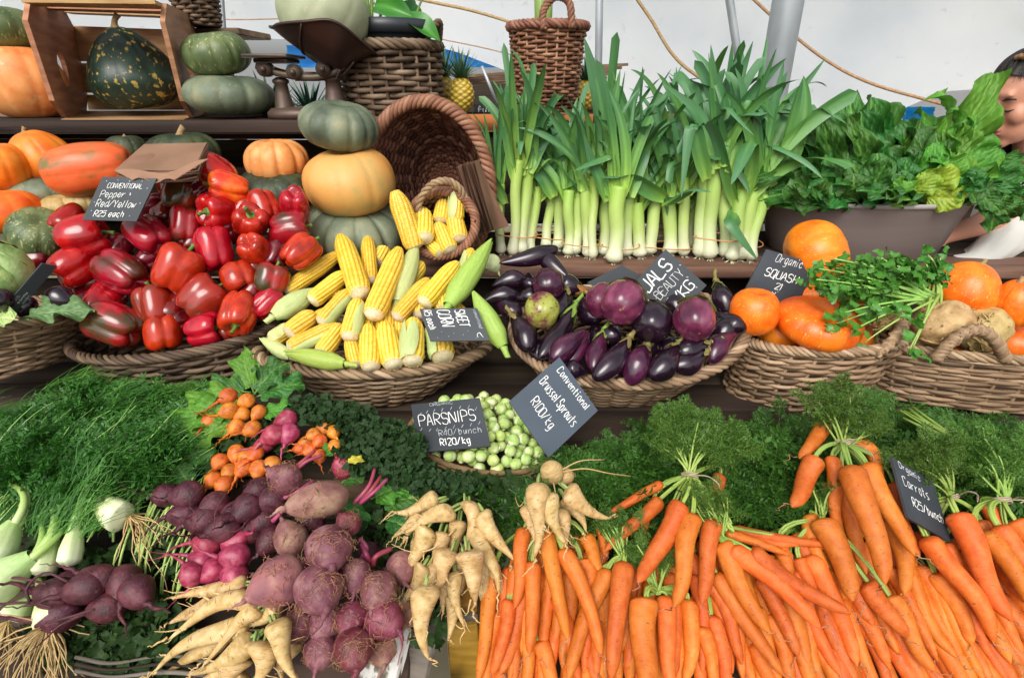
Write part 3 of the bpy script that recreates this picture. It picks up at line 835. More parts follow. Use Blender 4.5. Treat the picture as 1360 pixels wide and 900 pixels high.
def pepper_mesh(seed, mat):
    X, Y, Z, H = pepper_geo(seed)
    mb = MB(); closed(mb, X, Y, Z)
    return mb.mesh('bell_pepper', mat)
def pepper_stem(seed):
    rs = np.random.RandomState(seed)
    X, Y, Z, H = pepper_geo(seed)
    z0 = Z[:, 0].mean()
    mb = MB()
    n = 20; th = np.linspace(0, 2 * PI, n, endpoint=False)
    rings = []
    for rad, dz in ((.04, .12), (.16, .10), (.26, .06), (.30, .0), (.22, -.06)):
        q = rad * (1 + .22 * np.cos(5 * th))
        rings.append(np.stack([q * np.cos(th), q * np.sin(th), np.full(n, z0 + .03 + dz)], -1))
    V = np.stack(rings, 1).reshape(-1, 3)
    mb.add(V, gridf(n, 5, True)[:, ::-1])
    b = rs.uniform(-.25, .25, 2)
    P = bez((0, 0, z0 + .1), (b[0] * .3, b[1] * .3, z0 + .35), (b[0], b[1], z0 + .58), 8)
    tube(mb, P, [.13, .1, .09, .085, .085, .09, .1, .115], 8)
    return mb.mesh('stem', stem_g)
# ---- pumpkins and squashes
def pumpkin_geo(seed, squash=.75, ribs=10, depth=.08, pear=0.0, p=2.2, rough=.03, nu=96, nv=40, dip=.22):
    rs = np.random.RandomState(seed)
    T, Ph = sph(nu, nv)
    s, c = np.sin(Ph), np.cos(Ph)
    k = (np.abs(s) ** p + np.abs(c) ** p) ** (-1 / p)
    r, z = k * s, k * c
    g = 1 - np.abs(np.sin(ribs * (T + .08 * np.sin(T * 3 + seed)) / 2))
    r = r * (1 - depth * g ** 3 - depth * .35 * g)
    z = z - np.where(c > 0, dip, 0) * np.exp(-(r / .34) ** 2) * (1 if pear == 0 else .2)
    z = z + np.where(c < 0, dip * .8, 0) * np.exp(-(r / .34) ** 2)
    if pear:
        q = np.clip(z, 0, None)
        r = r * (1 - .42 * np.clip(q, 0, 1) ** 1.2 * min(1, pear * 1.6)); z = np.where(z > 0, z * (1 + pear), z)
    z = z * squash
    X, Y = r * np.cos(T), r * np.sin(T)
    V = np.stack([X, Y, z], -1)
    n = nz(V.reshape(-1, 3), 2.1, seed).reshape(X.shape)
    X *= 1 + rough * 1.4 * n + .03 * np.sin(T + seed); Y *= 1 + rough * 1.4 * n; z = z * (1 + rough * n)
    return X, Y, z
pk_stem = M('corky_stem', [(.3, '#6d5a3a'), (.6, '#9c8759'), (.8, '#b9a87b')], 6, (1, 1, .3), .8, .4, 25)
def pumpkin(name, label, px, py, rx, y, mat, squash=.75, ribs=10, depth=.08, pear=0, axis=(0, 0, 1), roll=0, seed=1, stem=.2, p=2.2, group=None, cat='pumpkin', sy=1.0, pos=None, rough=.03, dip=.22, nu=96, stemr=.09):
    c = pos if pos is not None else at(px, py, y)
    X, Y, Z = pumpkin_geo(seed, squash, ribs, depth, pear, p, rough, nu=nu, dip=dip)
    mb = MB(); closed(mb, X, Y, Z)
    o = mb.obj(name, mat)
    k = rx * scale_at(c)
    orient(o, c, axis, roll, (k, k * sy, k), xhint=(1, 0, 0) if abs(Vector(axis).normalized().x) < .9 else (0, 0, 1))
    tag(o, label, cat, group)
    if stem:
        z0 = Z[:, 0].mean()
        sb = MB()
        P = bez((0, 0, z0 - .03), (0, 0, z0 + stem * .5), (.12 * stem / .2, .05, z0 + stem), 8)
        tube(sb, P, np.array([2.1, 1.45, 1.1, 1, .95, .95, 1.05, 1.2]) * stemr, 9)
        so = sb.obj('stem', pk_stem, o)
    return o
pk_orange = M('pumpkin_orange', [(.3, '#d8590f'), (.5, '#e8741a'), (.72, '#f08a2c')], 2.0, rough=.42, bump=.12, bscale=16, rnd=.06, hue=.008, spots=('#f2a85c', 14, .66, .76))
pk_hokk = M('squash_bright_orange', [(.3, '#dd5a0c'), (.5, '#ee7411'), (.72, '#f58a1f')], 2.0, rough=.38, bump=.15, bscale=14, rnd=.05, hue=.006, spots=('#f7ab52', 9, .60, .70, (2.5, 2.5, .7)))
pk_salmon = M('pumpkin_salmon', [(.3, '#c86c35'), (.5, '#dc8a4c'), (.75, '#e8a468')], 2.2, rough=.5, bump=.15, bscale=16, rnd=.05, spots=('#cfa06a', 6, .60, .72))
pk_peach = M('pumpkin_peach', [(.28, '#9a9c62'), (.40, '#cfa45a'), (.55, '#dd9a4a'), (.8, '#e3ae64')], .75, rough=.5, bump=.3, bscale=22, rnd=.05, spots=('#c8a873', 5, .64, .75))
pk_grey = M('pumpkin_grey_green', [(.3, '#434f3f'), (.46, '#5f6c57'), (.6, '#7c8469'), (.75, '#a09b76')], 1.3, rough=.55, bump=.4, bscale=22, rnd=.08, spots=('#8d8560', 6, .62, .74))
pk_pale = M('pumpkin_pale_green', [(.3, '#8b9677'), (.5, '#a3ab8a'), (.75, '#b7bb9a')], 1.6, rough=.5, bump=.1, bscale=10, rnd=.04, spots=('#c0bf9b', 8, .62, .75))
pk_dark = M('pumpkin_dark_green', [(.3, '#1b2418'), (.5, '#333d28'), (.7, '#535836'), (.8, '#7a6c3c')], 1.5, rough=.5, bump=.6, bscale=20, rnd=.08, spots=('#5f6238', 12, .60, .72))
pk_fleck = M('squash_flecked_green', [(.3, '#16261c'), (.5, '#20352a'), (.75, '#31473a')], 2.0, rough=.42, bump=.2, bscale=14, rnd=.0, spots=('#b0964a', 9, .57, .63, (1, 1, .7)))
pk_strp = M('squash_striped_green', [(.3, '#3a4a2c'), (.5, '#56653c'), (.75, '#7b8251')], 1.6, rough=.45, bump=.15, bscale=14, rnd=.06, spots=('#a2a36e', 5, .58, .68, (3, 3, .5)))
pk_mix = M('squash_orange_green', [(.34, '#5c6a34'), (.42, '#a9702c'), (.50, '#e0782a'), (.8, '#ee9040')], 1.1, (1.6, 1.6, .8), rough=.4, bump=.12, bscale=16, rnd=.0)
pk_tan = M('squash_tan', [(.3, '#95804a'), (.5, '#b39a5c'), (.75, '#c6ad78')], 2, rough=.5, bump=.15, bscale=14, rnd=.1)
# ---- sweetcorn
corn_y = M('corn_kernels', [(0, '#b07c14'), (.3, '#dca928'), (.6, '#ecc644'), (1, '#f5dd84')], 3, rough=.3, bump=.05, bscale=40, attr=.65, rnd=.07, hue=.008, coat=.15)
husk_m = M('corn_husk', [(.2, '#86a83a'), (.5, '#a6c254'), (.8, '#cfdc8c')], 3, (9, 9, .4), .45, .3, 14, (10, 10, .3), attr=.0, rnd=.10, hue=.012, trans=.1)
husk_p = M('corn_husk_pale', [(.2, '#a9bf6a'), (.5, '#c5d28a'), (.8, '#e0e4b4')], 3, (9, 9, .4), .5, .3, 14, (10, 10, .3), rnd=.08, trans=.1)
cob_m = M('corn_cob_end', [(.3, '#cdb98a'), (.6, '#e3d5b0'), (.8, '#efe6cc')], 8, rough=.7, bump=.4, bscale=20)
silk_m = M('corn_silk', [(.3, '#8b6a35'), (.7, '#c3a766')], 9, rough=.6, bump=0)
def ear_prof(t):                                         # radius along an ear, t from butt 0 to tip 1
    return np.clip(np.minimum(1, .82 + t * 1.8) * (1 - .08 * t - .5 * np.clip((t - .68) / .32, 0, 1) ** 2.0), 0.02, 1)
def ear_mesh(seed):
    rs = np.random.RandomState(seed)
    rows, ker = 14, 34
    nu, nv = rows * 6, ker * 5
    T, Q = np.meshgrid(np.linspace(0, 2 * PI, nu, endpoint=False), np.linspace(0, 1, nv), indexing='ij')
    tw = .25 * rs.randn() * Q
    a = np.abs(np.sin(rows * (T) / 2)) ** .55
    off = (np.floor(rows * T / (2 * PI)) % 2) * .5
    l = np.abs(np.sin(PI * (ker * Q + off + .25 * np.sin(T * 2 + seed)))) ** .5
    bump = a * l
    r = ear_prof(Q) * (.90 + .12 * bump)
    kid = np.floor(rows * T / (2 * PI)) * 77 + np.floor(ker * Q + off)
    tone = (np.sin(kid * 12.9898 + seed) * 43758.5453) % 1
    bend = .12 * rs.randn() * (Q - .5) ** 2 * 4
    mb = MB()
    closed(mb, r * np.cos(T + tw) + bend, r * np.sin(T + tw), Q * 2, 0, np.clip(bump * .7 + (tone - .5) * .35 + .12, 0, 1))
    # cut butt
    n = 24; th = np.linspace(0, 2 * PI, n, endpoint=False)
    rings = [np.stack([q * np.cos(th) + bend[0, 0], q * np.sin(th), np.full(n, z)], -1) for q, z in ((.01, -.07), (.42, -.07), (.5, -.04), (.62, -.03), (.86, .03))]
    mb.add(np.stack(rings, 1).reshape(-1, 3), gridf(n, 5, True), 1)
    return mb.mesh('corn_ear', [corn_y, cob_m])
def husk_leaf(mb, rs, a0, width, t0, t1, lift, seed, curl=0.0, mi=0):
    nu, nv = 9, 20
    A, Q = np.meshgrid(np.linspace(-1, 1, nu), np.linspace(0, 1, nv), indexing='ij')
    w = width * (np.sin(PI * np.clip(Q * .86 + .14, 0, 1)) ** .6)
    t = t0 + (t1 - t0) * Q
    ang = a0 + A * w + .15 * Q * rs.randn()
    r = ear_prof(np.clip(t, 0, .97)) * np.where(t > .97, .4, 1.0) + lift + .04 * np.abs(np.sin(A * 9)) * .4 + curl * Q ** 3 + .03 * np.sin(Q * 7 + seed)
    mb.add(np.stack([r * np.cos(ang), r * np.sin(ang), t * 2], -1).reshape(-1, 3), gridf(nu, nv), mi)
def husk_mesh(seed, full):
    rs = np.random.RandomState(seed)
    mb = MB()
    if full:                                             # closed husk: overlapping leaves round the whole ear, pointed tip, stub of stalk
        T, Q = np.meshgrid(np.linspace(0, 2 * PI, 40, endpoint=False), np.linspace(0, 1, 26), indexing='ij')
        prof = np.clip(np.minimum(1, .45 + Q * 2.6) * (1 - np.clip((Q - .45) / .55, 0, 1) ** 1.7 * .93), .03, 1)
        r = prof * (1.0 + .05 * np.abs(np.sin(T * 5)))
        closed(mb, r * np.cos(T) + .2 * rs.randn() * Q ** 2, r * np.sin(T), Q * 2.15)
        for k in range(5):
            a0 = k * 1.257 + rs.rand(); nu, nv = 9, 18
            A, Q = np.meshgrid(np.linspace(-1, 1, nu), np.linspace(0, 1, nv), indexing='ij')
            prof = np.clip(np.minimum(1, .45 + Q * 2.6) * (1 - np.clip((Q - .45) / .55, 0, 1) ** 1.7 * .9), .04, 1)
            r = prof + .05 + .02 * k * (1 - np.abs(A)) + .12 * Q ** 4 * rs.rand()
            ang = a0 + A * .75 * (1 - Q * .35)
            mb.add(np.stack([r * np.cos(ang), r * np.sin(ang), Q * (2.05 + .25 * rs.rand())], -1).reshape(-1, 3), gridf(nu, nv))
        tube(mb, [(0, 0, .04), (.05, 0, -.15), (.08, .03, -.42)], [.42, .3, .27], 10)
    else:
        for k in range(4):
            husk_leaf(mb, rs, k * .62 - .95 + .2 * rs.randn(), .55, -.02, rs.uniform(.75, 1.08), .05 + .02 * k, seed + k, rs.uniform(0, .25))
    return mb.mesh('husk', None)
# ---- eggplants
def egg_mesh(seed, kind):
    rs = np.random.RandomState(seed)
    nu, nv = 40, 40
    T, Q = np.meshgrid(np.linspace(0, 2 * PI, nu, endpoint=False), np.linspace(0, 1, nv), indexing='ij')
    # Q: 0 stem end, 1 blossom end. length 2, radius about 1 (scaled on placing)
    if kind == 'round':
        s = np.sin(PI * Q); r = s ** .62 * (1 - .06 * np.abs(np.sin(T * 4)) ** 8); z = -np.cos(PI * Q) * .95
    else:
        r = np.clip(np.sin(PI * np.clip(Q, 0, 1) ** 1.18) ** .52, 0, 1) * (.62 + .38 * np.clip(Q * 1.5, 0, 1)); z = Q * 2 - 1
    bx = (.16 if kind != 'round' else .03) * rs.uniform(.4, 1.3)
    z = z * (1.0)
    V = np.stack([r * np.cos(T), r * np.sin(T), z], -1)
    n = nz(V.reshape(-1, 3), 1.6, seed).reshape(T.shape)
    r = r * (1 + .04 * n)
    mb = MB(); closed(mb, r * np.cos(T) + bx * z ** 2 * 2.2, r * np.sin(T), z)
    me = mb.mesh('eggplant', None)
    return me, bx
def calyx_mesh(seed, kind, bx, stemlen=.55):
    rs = np.random.RandomState(seed)
    n, m = 40, 8
    T, Q = np.meshgrid(np.linspace(0, 2 * PI, n, endpoint=False), np.linspace(0, 1, m), indexing='ij')
    star = .5 + .5 * np.abs(np.cos(2.5 * T + .4 * np.sin(T))) ** 2.2
    q = Q * (.30 if kind != 'round' else .32) * star
    if kind == 'round':
        r = np.sin(PI * q) ** .62 + .03; z = -np.cos(PI * q) * .95
    else:
        r = np.sin(PI * q ** 1.18 + 1e-6) ** .52 * (.62 + .38 * np.clip(q * 1.5, 0, 1)) + .045; z = q * 2 - 1
    z = z - .03 + .05 * Q ** 3 * rs.uniform(-1, .6)
    r = r + .10 * Q ** 4 * rs.rand()
    mb = MB()
    closed(mb, r * np.cos(T) + bx * z ** 2 * 2.2, r * np.sin(T), z)
    x0 = bx * 2.2
    b = rs.uniform(-.3, .3)
    P = bez((x0, 0, -.98), (x0 + b * .3, 0, -1 - stemlen * .5), (x0 + b + .1, b, -1 - stemlen), 9)
    tube(mb, P, np.array([.34, .24, .19, .17, .16, .155, .15, .16, .19]), 9)
    return mb.mesh('calyx', None)
egg_dark = M('eggplant_dark', [(.3, '#140a14'), (.55, '#21101f'), (.8, '#36182f')], 1.5, rough=.2, bump=.04, bscale=6, coat=.4, rnd=.2, hue=.01, spots=('#4a2a35', 9, .68, .78))
egg_purple = M('eggplant_purple', [(.3, '#2c0f25'), (.5, '#451833'), (.75, '#64284a')], 1.8, (1, 1, .5), rough=.24, bump=.05, bscale=6, coat=.35, rnd=.15, hue=.01, spots=('#7a4a52', 8, .66, .80))
egg_round = M('eggplant_round_purple', [(.32, '#4a1a33'), (.5, '#662644'), (.7, '#82405c')], 2.0, (1, 1, .4), rough=.25, bump=.05, bscale=6, coat=.35, rnd=.1, hue=.01, spots=('#a88a50', 3, .66, .76))
egg_green = M('eggplant_green_blush', [(.38, '#521c33'), (.47, '#7d4a45'), (.54, '#97953f'), (.7, '#aab154')], 1.0, rough=.25, bump=.05, bscale=6, coat=.35, rnd=.05, spots=('#5c2038', 6, .60, .66))
cal_green = M('calyx_green', [(.3, '#5c7a2c'), (.55, '#83993f'), (.8, '#a9b35e')], 4, (2, 2, .6), .55, .3, 15, rnd=.1)
cal_tan = M('calyx_tan', [(.3, '#7a5626'), (.55, '#a67a38'), (.8, '#c69b55')], 4, (2, 2, .6), .6, .3, 15, rnd=.1)
cal_mid = M('calyx_olive', [(.3, '#5d5a2c'), (.55, '#847a44'), (.8, '#a3945c')], 4, (2, 2, .6), .6, .3, 15, rnd=.1)
def thin(mb, P, r, asp, n=5, mi=0):                      # a hair in a space whose z is stretched asp times on placing
    t = MB(); P = arr(P).copy(); P[:, 2] *= asp
    tube(t, P, r, n, mi)
    for V in t.v: V[:, 2] /= asp
    n0 = mb.n
    mb.v += t.v; mb.c += t.c; mb.f += [(f + n0, m) for f, m in t.f]; mb.n += t.n
# ---- roots: carrots, parsnips
def rootv(seed, prof, bend=.06, nu=20, nv=44, wob=.03, ring=.012, rings=26):
    rs = np.random.RandomState(seed)
    qq = np.linspace(0, 1, nv); qq = .35 * qq + .65 * (1 - np.cos(PI * qq)) / 2
    T, Q = np.meshgrid(np.linspace(0, 2 * PI, nu, endpoint=False), qq, indexing='ij')
    r = prof(Q)
    r = r * (1 + wob * np.sin(Q * 9 + rs.rand() * 6 + .8 * np.sin(T + rs.rand() * 6)) + ring * np.sin(Q * rings * 2 * PI + 1.4 * np.sin(T * 2 + rs.rand() * 6)) * np.clip(1 - Q, .2, 1))
    r = r * (1 + .06 * np.cos(T * 2 + rs.rand() * 6))
    k1, k2 = rs.uniform(-bend, bend, 2); k3 = rs.uniform(-bend, bend) * .5
    cx = k1 * np.sin(Q * PI) * 1 + k3 * np.sin(Q * 2 * PI); cy = k2 * np.sin(Q * PI)
    return T, Q, r, cx, cy
def car_prof(Q):
    top = np.clip(Q / .10, 0, 1)
    return (.10 * (top > 0) + .90 * (1 - (1 - top) ** 2.4) ** .5) * (1 - .38 * Q - .16 * Q ** 3) * (1 - (1 - np.clip((1 - Q) / .16, 0, 1)) ** 2 * .95) ** .85
car_m = M('carrot_skin', [(.28, '#ad4f15'), (.45, '#c4611c'), (.60, '#d0712a'), (.80, '#d88a48')], 1.6, (1, 1, 6), rough=.55, bump=.6, bscale=3, bstretch=(.7, .7, 22), attr=.35, rnd=.17, hue=.010, dist=.0014, spec=.35, spots=('#6d4424', 3.2, .62, .74, (1, 1, 16)), sss=.0)
roothair = M('root_hair', [(.3, '#8a5a3c'), (.7, '#b98d68')], 9, rough=.7, bump=0)
hair_pale = M('root_hair_pale', [(.3, '#b79f70'), (.7, '#dccba3')], 9, rough=.7, bump=0)
hair_dark = M('root_hair_dark', [(.3, '#2f1519'), (.6, '#5a2b33'), (.8, '#84525a')], 9, rough=.7, bump=0)
def carrot_mesh(seed):
    T, Q, r, cx, cy = rootv(seed, car_prof, .12)
    mb = MB(); closed(mb, r * np.cos(T) + cx * 5, r * np.sin(T) + cy * 5, Q, 0, np.clip(.55 - .5 * np.exp(-Q / .035) + .12 * np.sin(Q * 7 + seed) + .2 * np.clip(Q - .8, 0, 1), 0, 1))  # radius 1, length 1: scaled on placing
    rs = np.random.RandomState(seed + 500)
    k = 8
    tip = np.array([cx[0, -1] * 5, cy[0, -1] * 5, .985])
    P = tip + np.stack([np.cumsum(rs.randn(k) * .25), np.cumsum(rs.randn(k) * .25), np.linspace(0, rs.uniform(.08, .28), k)], -1)
    thin(mb, P, np.linspace(.07, .025, k), 12, 5, 1)
    n = 16; th = np.linspace(0, 2 * PI, n, endpoint=False)
    return mb.mesh('carrot', [car_m, roothair])
def par_prof(Q):
    top = np.clip(Q / .16, 0, 1)
    return (.06 * (top > 0) + .94 * (1 - (1 - top) ** 2.0) ** .5) * (.11 + .89 * (1 - Q) ** 1.12) * np.clip((1 - Q) / .06, .12, 1) ** .4
par_m = M('parsnip_skin', [(.25, '#957441'), (.42, '#b8975f'), (.62, '#cbae7c'), (.82, '#dac498')], 1.8, (1, 1, 5), rough=.62, bump=.6, bscale=3, bstretch=(.7, .7, 16), rnd=.06, hue=.006, dist=.0014, spots=('#6f5230', 3, .60, .70, (.8, .8, 15)))
def parsnip_mesh(seed):
    T, Q, r, cx, cy = rootv(seed, par_prof, .16, ring=.022, rings=17, wob=.07)
    QZ = Q[0]
    w = np.random.RandomState(seed + 9)
    cx = cx + .10 * w.randn() * np.clip(Q - .55, 0, 1) ** 2 * 3; cy = cy + .10 * w.randn() * np.clip(Q - .55, 0, 1) ** 2 * 3
    mb = MB(); closed(mb, r * np.cos(T) + cx * 4, r * np.sin(T) + cy * 4, Q)
    tip = np.array([cx[0, -1] * 4, cy[0, -1] * 4, .985]); k = 8
    P = tip + np.stack([np.cumsum(w.randn(k) * .18), np.cumsum(w.randn(k) * .18), np.linspace(0, w.uniform(.1, .4), k)], -1)
    thin(mb, P, np.linspace(.11, .03, k), 7, 5, 0)
    for j in range(w.randint(2, 6)):                     # side roots
        q = w.uniform(.3, .9); a = w.rand() * 6.28; i = int(np.argmin(np.abs(QZ - q)))
        b = np.array([cx[0, i] * 4 + r[0, i] * .8 * math.cos(a), cy[0, i] * 4 + r[0, i] * .8 * math.sin(a), q])
        k = 6
        P = b + np.stack([np.linspace(0, 1, k) * math.cos(a) * w.uniform(.3, 1) + np.cumsum(w.randn(k) * .08), np.linspace(0, 1, k) * math.sin(a) * w.uniform(.3, 1) + np.cumsum(w.randn(k) * .08), np.linspace(0, w.uniform(.05, .3), k)], -1)
        thin(mb, P, np.linspace(.08, .025, k), 7, 5, 0)
    return mb.mesh('parsnip', par_m)
# ---- beets
def beet_mesh(seed, squash=1.0, tail=1.6, hairs=10, hairlen=1.2, kink=.5):
    rs = np.random.RandomState(seed)
    T, Ph = sph(32, 26)
    s, c = np.sin(Ph), np.cos(Ph)
    r, z = s ** .9, c * squash
    z = np.where(c < 0, z - .35 * np.abs(c) ** 6, z)
    V = np.stack([r * np.cos(T), r * np.sin(T), z], -1)
    n = nz(V.reshape(-1, 3), 1.8, seed).reshape(T.shape)
    r = r * (1 + .06 * n)
    mb = MB(); closed(mb, r * np.cos(T), r * np.sin(T), z * (1 + .03 * n))
    k = 14
    if tail:
        P = np.array([0, 0, -squash - .2]) + np.stack([np.cumsum(rs.randn(k) * .07 * kink) + kink * rs.randn() * np.linspace(0, 1, k) ** 2, np.cumsum(rs.randn(k) * .07 * kink) + kink * rs.randn() * np.linspace(0, 1, k) ** 2, -np.linspace(0, tail, k)], -1)
        tube(mb, P, .20 * (1 - np.linspace(0, 1, k)) ** 1.6 + .022, 6, 0)
    for j in range(hairs):                               # fine side roots clinging to the skin
        a = rs.rand() * 6.28; k = 12
        ph = np.linspace(rs.uniform(1.6, 2.6), rs.uniform(1.2, 3.0), k); aa = a + np.cumsum(rs.randn(k) * .14)
        rad = 1.03 + np.abs(np.cumsum(rs.randn(k) * .05)) + np.linspace(0, rs.rand() * .5 * hairlen, k) ** 2
        tube(mb, np.stack([rad * np.sin(ph) * np.cos(aa), rad * np.sin(ph) * np.sin(aa), rad * np.cos(ph) * squash], -1), np.linspace(.016, .008, k), 4, 1, cap=False)
    return mb
beet_pink = M('beet_pink', [(.3, '#7a1c36'), (.5, '#9c3250'), (.75, '#b4606f')], 1.8, rough=.4, bump=.3, bscale=9, rnd=.12, hue=.008, spots=('#7c2a3c', 5, .62, .74))
beet_dusty = M('beet_dusty', [(.3, '#55242f'), (.5, '#75414b'), (.72, '#9a706e')], 1.5, rough=.62, bump=.5, bscale=10, rnd=.10, hue=.01, spots=('#8a6a58', 3.5, .56, .72))
beet_red = M('beet_red_dusty', [(.3, '#4c1822'), (.5, '#702c3a'), (.75, '#905a5c')], 1.5, rough=.55, bump=.5, bscale=10, rnd=.1, hue=.01, spots=('#a06a62', 4, .6, .74))
beet_tan = M('beet_earthy', [(.3, '#6d3d40'), (.5, '#93665e'), (.72, '#b2937a')], 1.2, rough=.72, bump=.5, bscale=10, rnd=.08, spots=('#7d5a4a', 5, .6, .74))
beet_dark = M('beet_dark', [(.3, '#2e1017'), (.5, '#4c1c29'), (.75, '#6e3640')], 1.8, rough=.55, bump=.5, bscale=10, rnd=.15, hue=.01, spots=('#6a4a44', 5, .6, .72))
beet_gold = M('beet_golden', [(.3, '#a54a18'), (.5, '#cb6c1e'), (.75, '#dd9038')], 1.6, rough=.5, bump=.35, bscale=10, rnd=.14, hue=.016, spots=('#8d5426', 5, .62, .74))
beet_stem = M('beet_stalk', [(.3, '#7c2440'), (.6, '#9c4058'), (.8, '#b46e78')], 5, (3, 3, .5), .45, .2, 12, rnd=.15)
# ---- sprouts
spr_m = M('sprout_leaf', [(0, '#8bb048'), (.4, '#b5cc74'), (.7, '#d2dca4'), (1, '#e9ebcb')], 3, rough=.5, bump=.4, bscale=7, attr=.8, rnd=.12, hue=.012, trans=.05)
def sprout_mesh(seed):
    rs = np.random.RandomState(seed)
    T, Ph = sph(40, 28)
    D = np.stack([np.sin(Ph) * np.cos(T), np.sin(Ph) * np.sin(T), np.cos(Ph)], -1)
    r = np.full(T.shape, .90); cc = np.full(T.shape, .35)
    for k in range(9):
        a = k * 2.4 + rs.rand() * .6; ph = rs.uniform(.9, 1.9) if k < 6 else rs.uniform(.2, 1.0)
        cdir = np.array([math.sin(ph) * math.cos(a), math.sin(ph) * math.sin(a), math.cos(ph)])
        ang = np.arccos(np.clip(D @ cdir, -1, 1))
        rad = rs.uniform(.75, 1.05)
        inside = 1 / (1 + np.exp((ang - rad) * 40))
        lift = .92 + .012 * k + .05 * np.clip(ang / rad, 0, 1) ** 4
        m = inside > .5
        r = np.where(m, np.maximum(r * (1 - inside) + lift * inside, r), r); cc = np.where(m, np.clip(.75 - .5 * (ang / rad) + .2 * rs.randn(), 0, 1), cc)
    mb = MB(); V = D * r[..., None]
    closed(mb, V[..., 0], V[..., 1], V[..., 2], 0, cc)
    n = 14; th = np.linspace(0, 2 * PI, n, endpoint=False)
    tube(mb, [(0, 0, -.85), (0, 0, -1.02)], [.32, .26], 12, 0, 1.0)
    return mb.mesh('brussels_sprout', spr_m)
# ---- leaves and fronds
def leafgrid(w, L, nu=9, nv=16, ruffle=.1, freq=5, fold=.15, curl=.4, seed=0, shape=None, crinkle=.0, rs=None):
    """A leaf along +Y, face up +Z, base at the origin; curl bends it back at its tip. c: 0 at the midrib, 1 at the edge."""
    rs = rs or np.random.RandomState(seed)
    A, Q = np.meshgrid(np.linspace(-1, 1, nu), np.linspace(0, 1, nv), indexing='ij')
    sh = shape(Q) if shape else np.sin(PI * Q ** .75) ** .7
    ph = rs.rand() * 6
    edge = 1 + .10 * np.sin(Q * freq * 4 + ph) * np.abs(A)
    x = A * w * sh * edge
    z = fold * w * np.abs(A) * sh * 2 + ruffle * w * np.abs(A) ** 1.6 * np.sin(Q * freq * 2 * PI + ph + (A > 0) * 1.7) * np.minimum(1, Q * 4)
    if crinkle: z = z + crinkle * w * np.sin(A * 11 + ph) * np.sin(Q * 19 + ph * 2 + 2 * np.abs(A)) * np.minimum(1, 4 * sh * np.abs(A) + .2)
    ang = curl * Q ** 1.3
    s = np.cumsum(np.cos(ang) / nv, 1) * L; h = -np.cumsum(np.sin(ang) / nv, 1) * L
    y = s + z * np.sin(ang); zz = h + z * np.cos(ang)
    return np.stack([x, y, zz], -1).reshape(-1, 3), gridf(nu, nv), (np.abs(A)).ravel()
def xf(V, origin, ydir, up, k=1.0):
    y = np.array(tuple(Vector(ydir).normalized())); u = np.array(tuple(up), float)
    x = np.cross(y, u); x /= np.linalg.norm(x) + 1e-9
    z = np.cross(x, y)
    return np.array(tuple(origin)) + k * (V[:, :1] * x + V[:, 1:2] * y + V[:, 2:3] * z)
def frond_geo(seed, pin=8, leaf=5, curl=.5):
    """Feathery frond, unit length along +Y: returns vertices, triangles, tone."""
    rs = np.random.RandomState(seed)
    V, F, C = [], [], []
    def tri(a, b, c, t):
        n = len(V); V.extend([a, b, c]); F.append((n, n + 1, n + 2)); C.extend([t, t, t])
    def pt(q): return np.array([.12 * math.sin(q * 3 + seed) * q, q * math.cos(curl * q * .5), -.5 * curl * q * q])
    k = 7
    for i in range(k):
        a, b = pt(i / k), pt((i + 1) / k); w = .012 * (1 - i / k) + .004
        tri(a - (w, 0, 0), a + (w, 0, 0), b, .9); tri(a - (0, 0, w), a + (0, 0, w), b, .9)
    for i in range(pin):
        q = .22 + .78 * i / pin
        for sgn in (-1, 1):
            L = .42 * (1 - (q - .22)) ** .7 * rs.uniform(.7, 1.2) + .05
            b = pt(q); d = np.array([sgn * .85, .6 + .3 * rs.randn() * .4, .35 * rs.randn()]); d /= np.linalg.norm(d)
            s = np.array([-d[1], d[0], .3 * rs.randn()])
            e = b + d * L
            tri(b - s * .006, b + s * .006, e, .8)
            for j in range(leaf):
                f = .2 + .8 * j / leaf
                for sg in (-1, 1):
                    p = b + d * L * f
                    dd = d * .6 + s * sg * .8 + np.array([0, 0, .5 * rs.randn()]); dd /= np.linalg.norm(dd)
                    ll = L * .42 * (1.15 - f) * rs.uniform(.7, 1.3) + .025
                    ss = np.cross(dd, np.array([.2 * rs.randn(), .2 * rs.randn(), 1])); ss /= np.linalg.norm(ss)
                    tri(p, p + dd * ll * .6 + ss * ll * .2, p + dd * ll, rs.rand() * .7)
                    tri(p, p + dd * ll, p + dd * ll * .6 - ss * ll * .2, rs.rand() * .7)
    return np.array(V), np.array(F), np.array(C)
FRONDS = [frond_geo(s, pin=7, leaf=4, curl=.3 + .25 * (s % 4)) for s in range(8)]
FRONDS_S = [frond_geo(s + 20, pin=5, leaf=3, curl=.4 + .2 * (s % 3)) for s in range(6)]
frond_m = M('carrot_fern', [(0, '#233c14'), (.35, '#3f6622'), (.7, '#648b38'), (1, '#99b65e')], 4, rough=.5, bump=0, attr=.75, rnd=.12, hue=.015, trans=.25, spec=.3)
frond_fl = M('fennel_fern', [(0, '#1c4413'), (.35, '#366a24'), (.7, '#5a8f38'), (1, '#94bb5c')], 4, rough=.45, bump=0, attr=.75, rnd=.1, hue=.01, trans=.25, spec=.35)
stalk_m = M('carrot_stalk', [(.3, '#6d9038'), (.6, '#92ad52'), (.8, '#b8c67c')], 4, (3, 3, .5), .45, .1, 12, rnd=.1)
twine_m = M('twine', [(.3, '#8f7d66'), (.7, '#b9a98f')], 40, (1, 1, 4), .85, .4, 60)
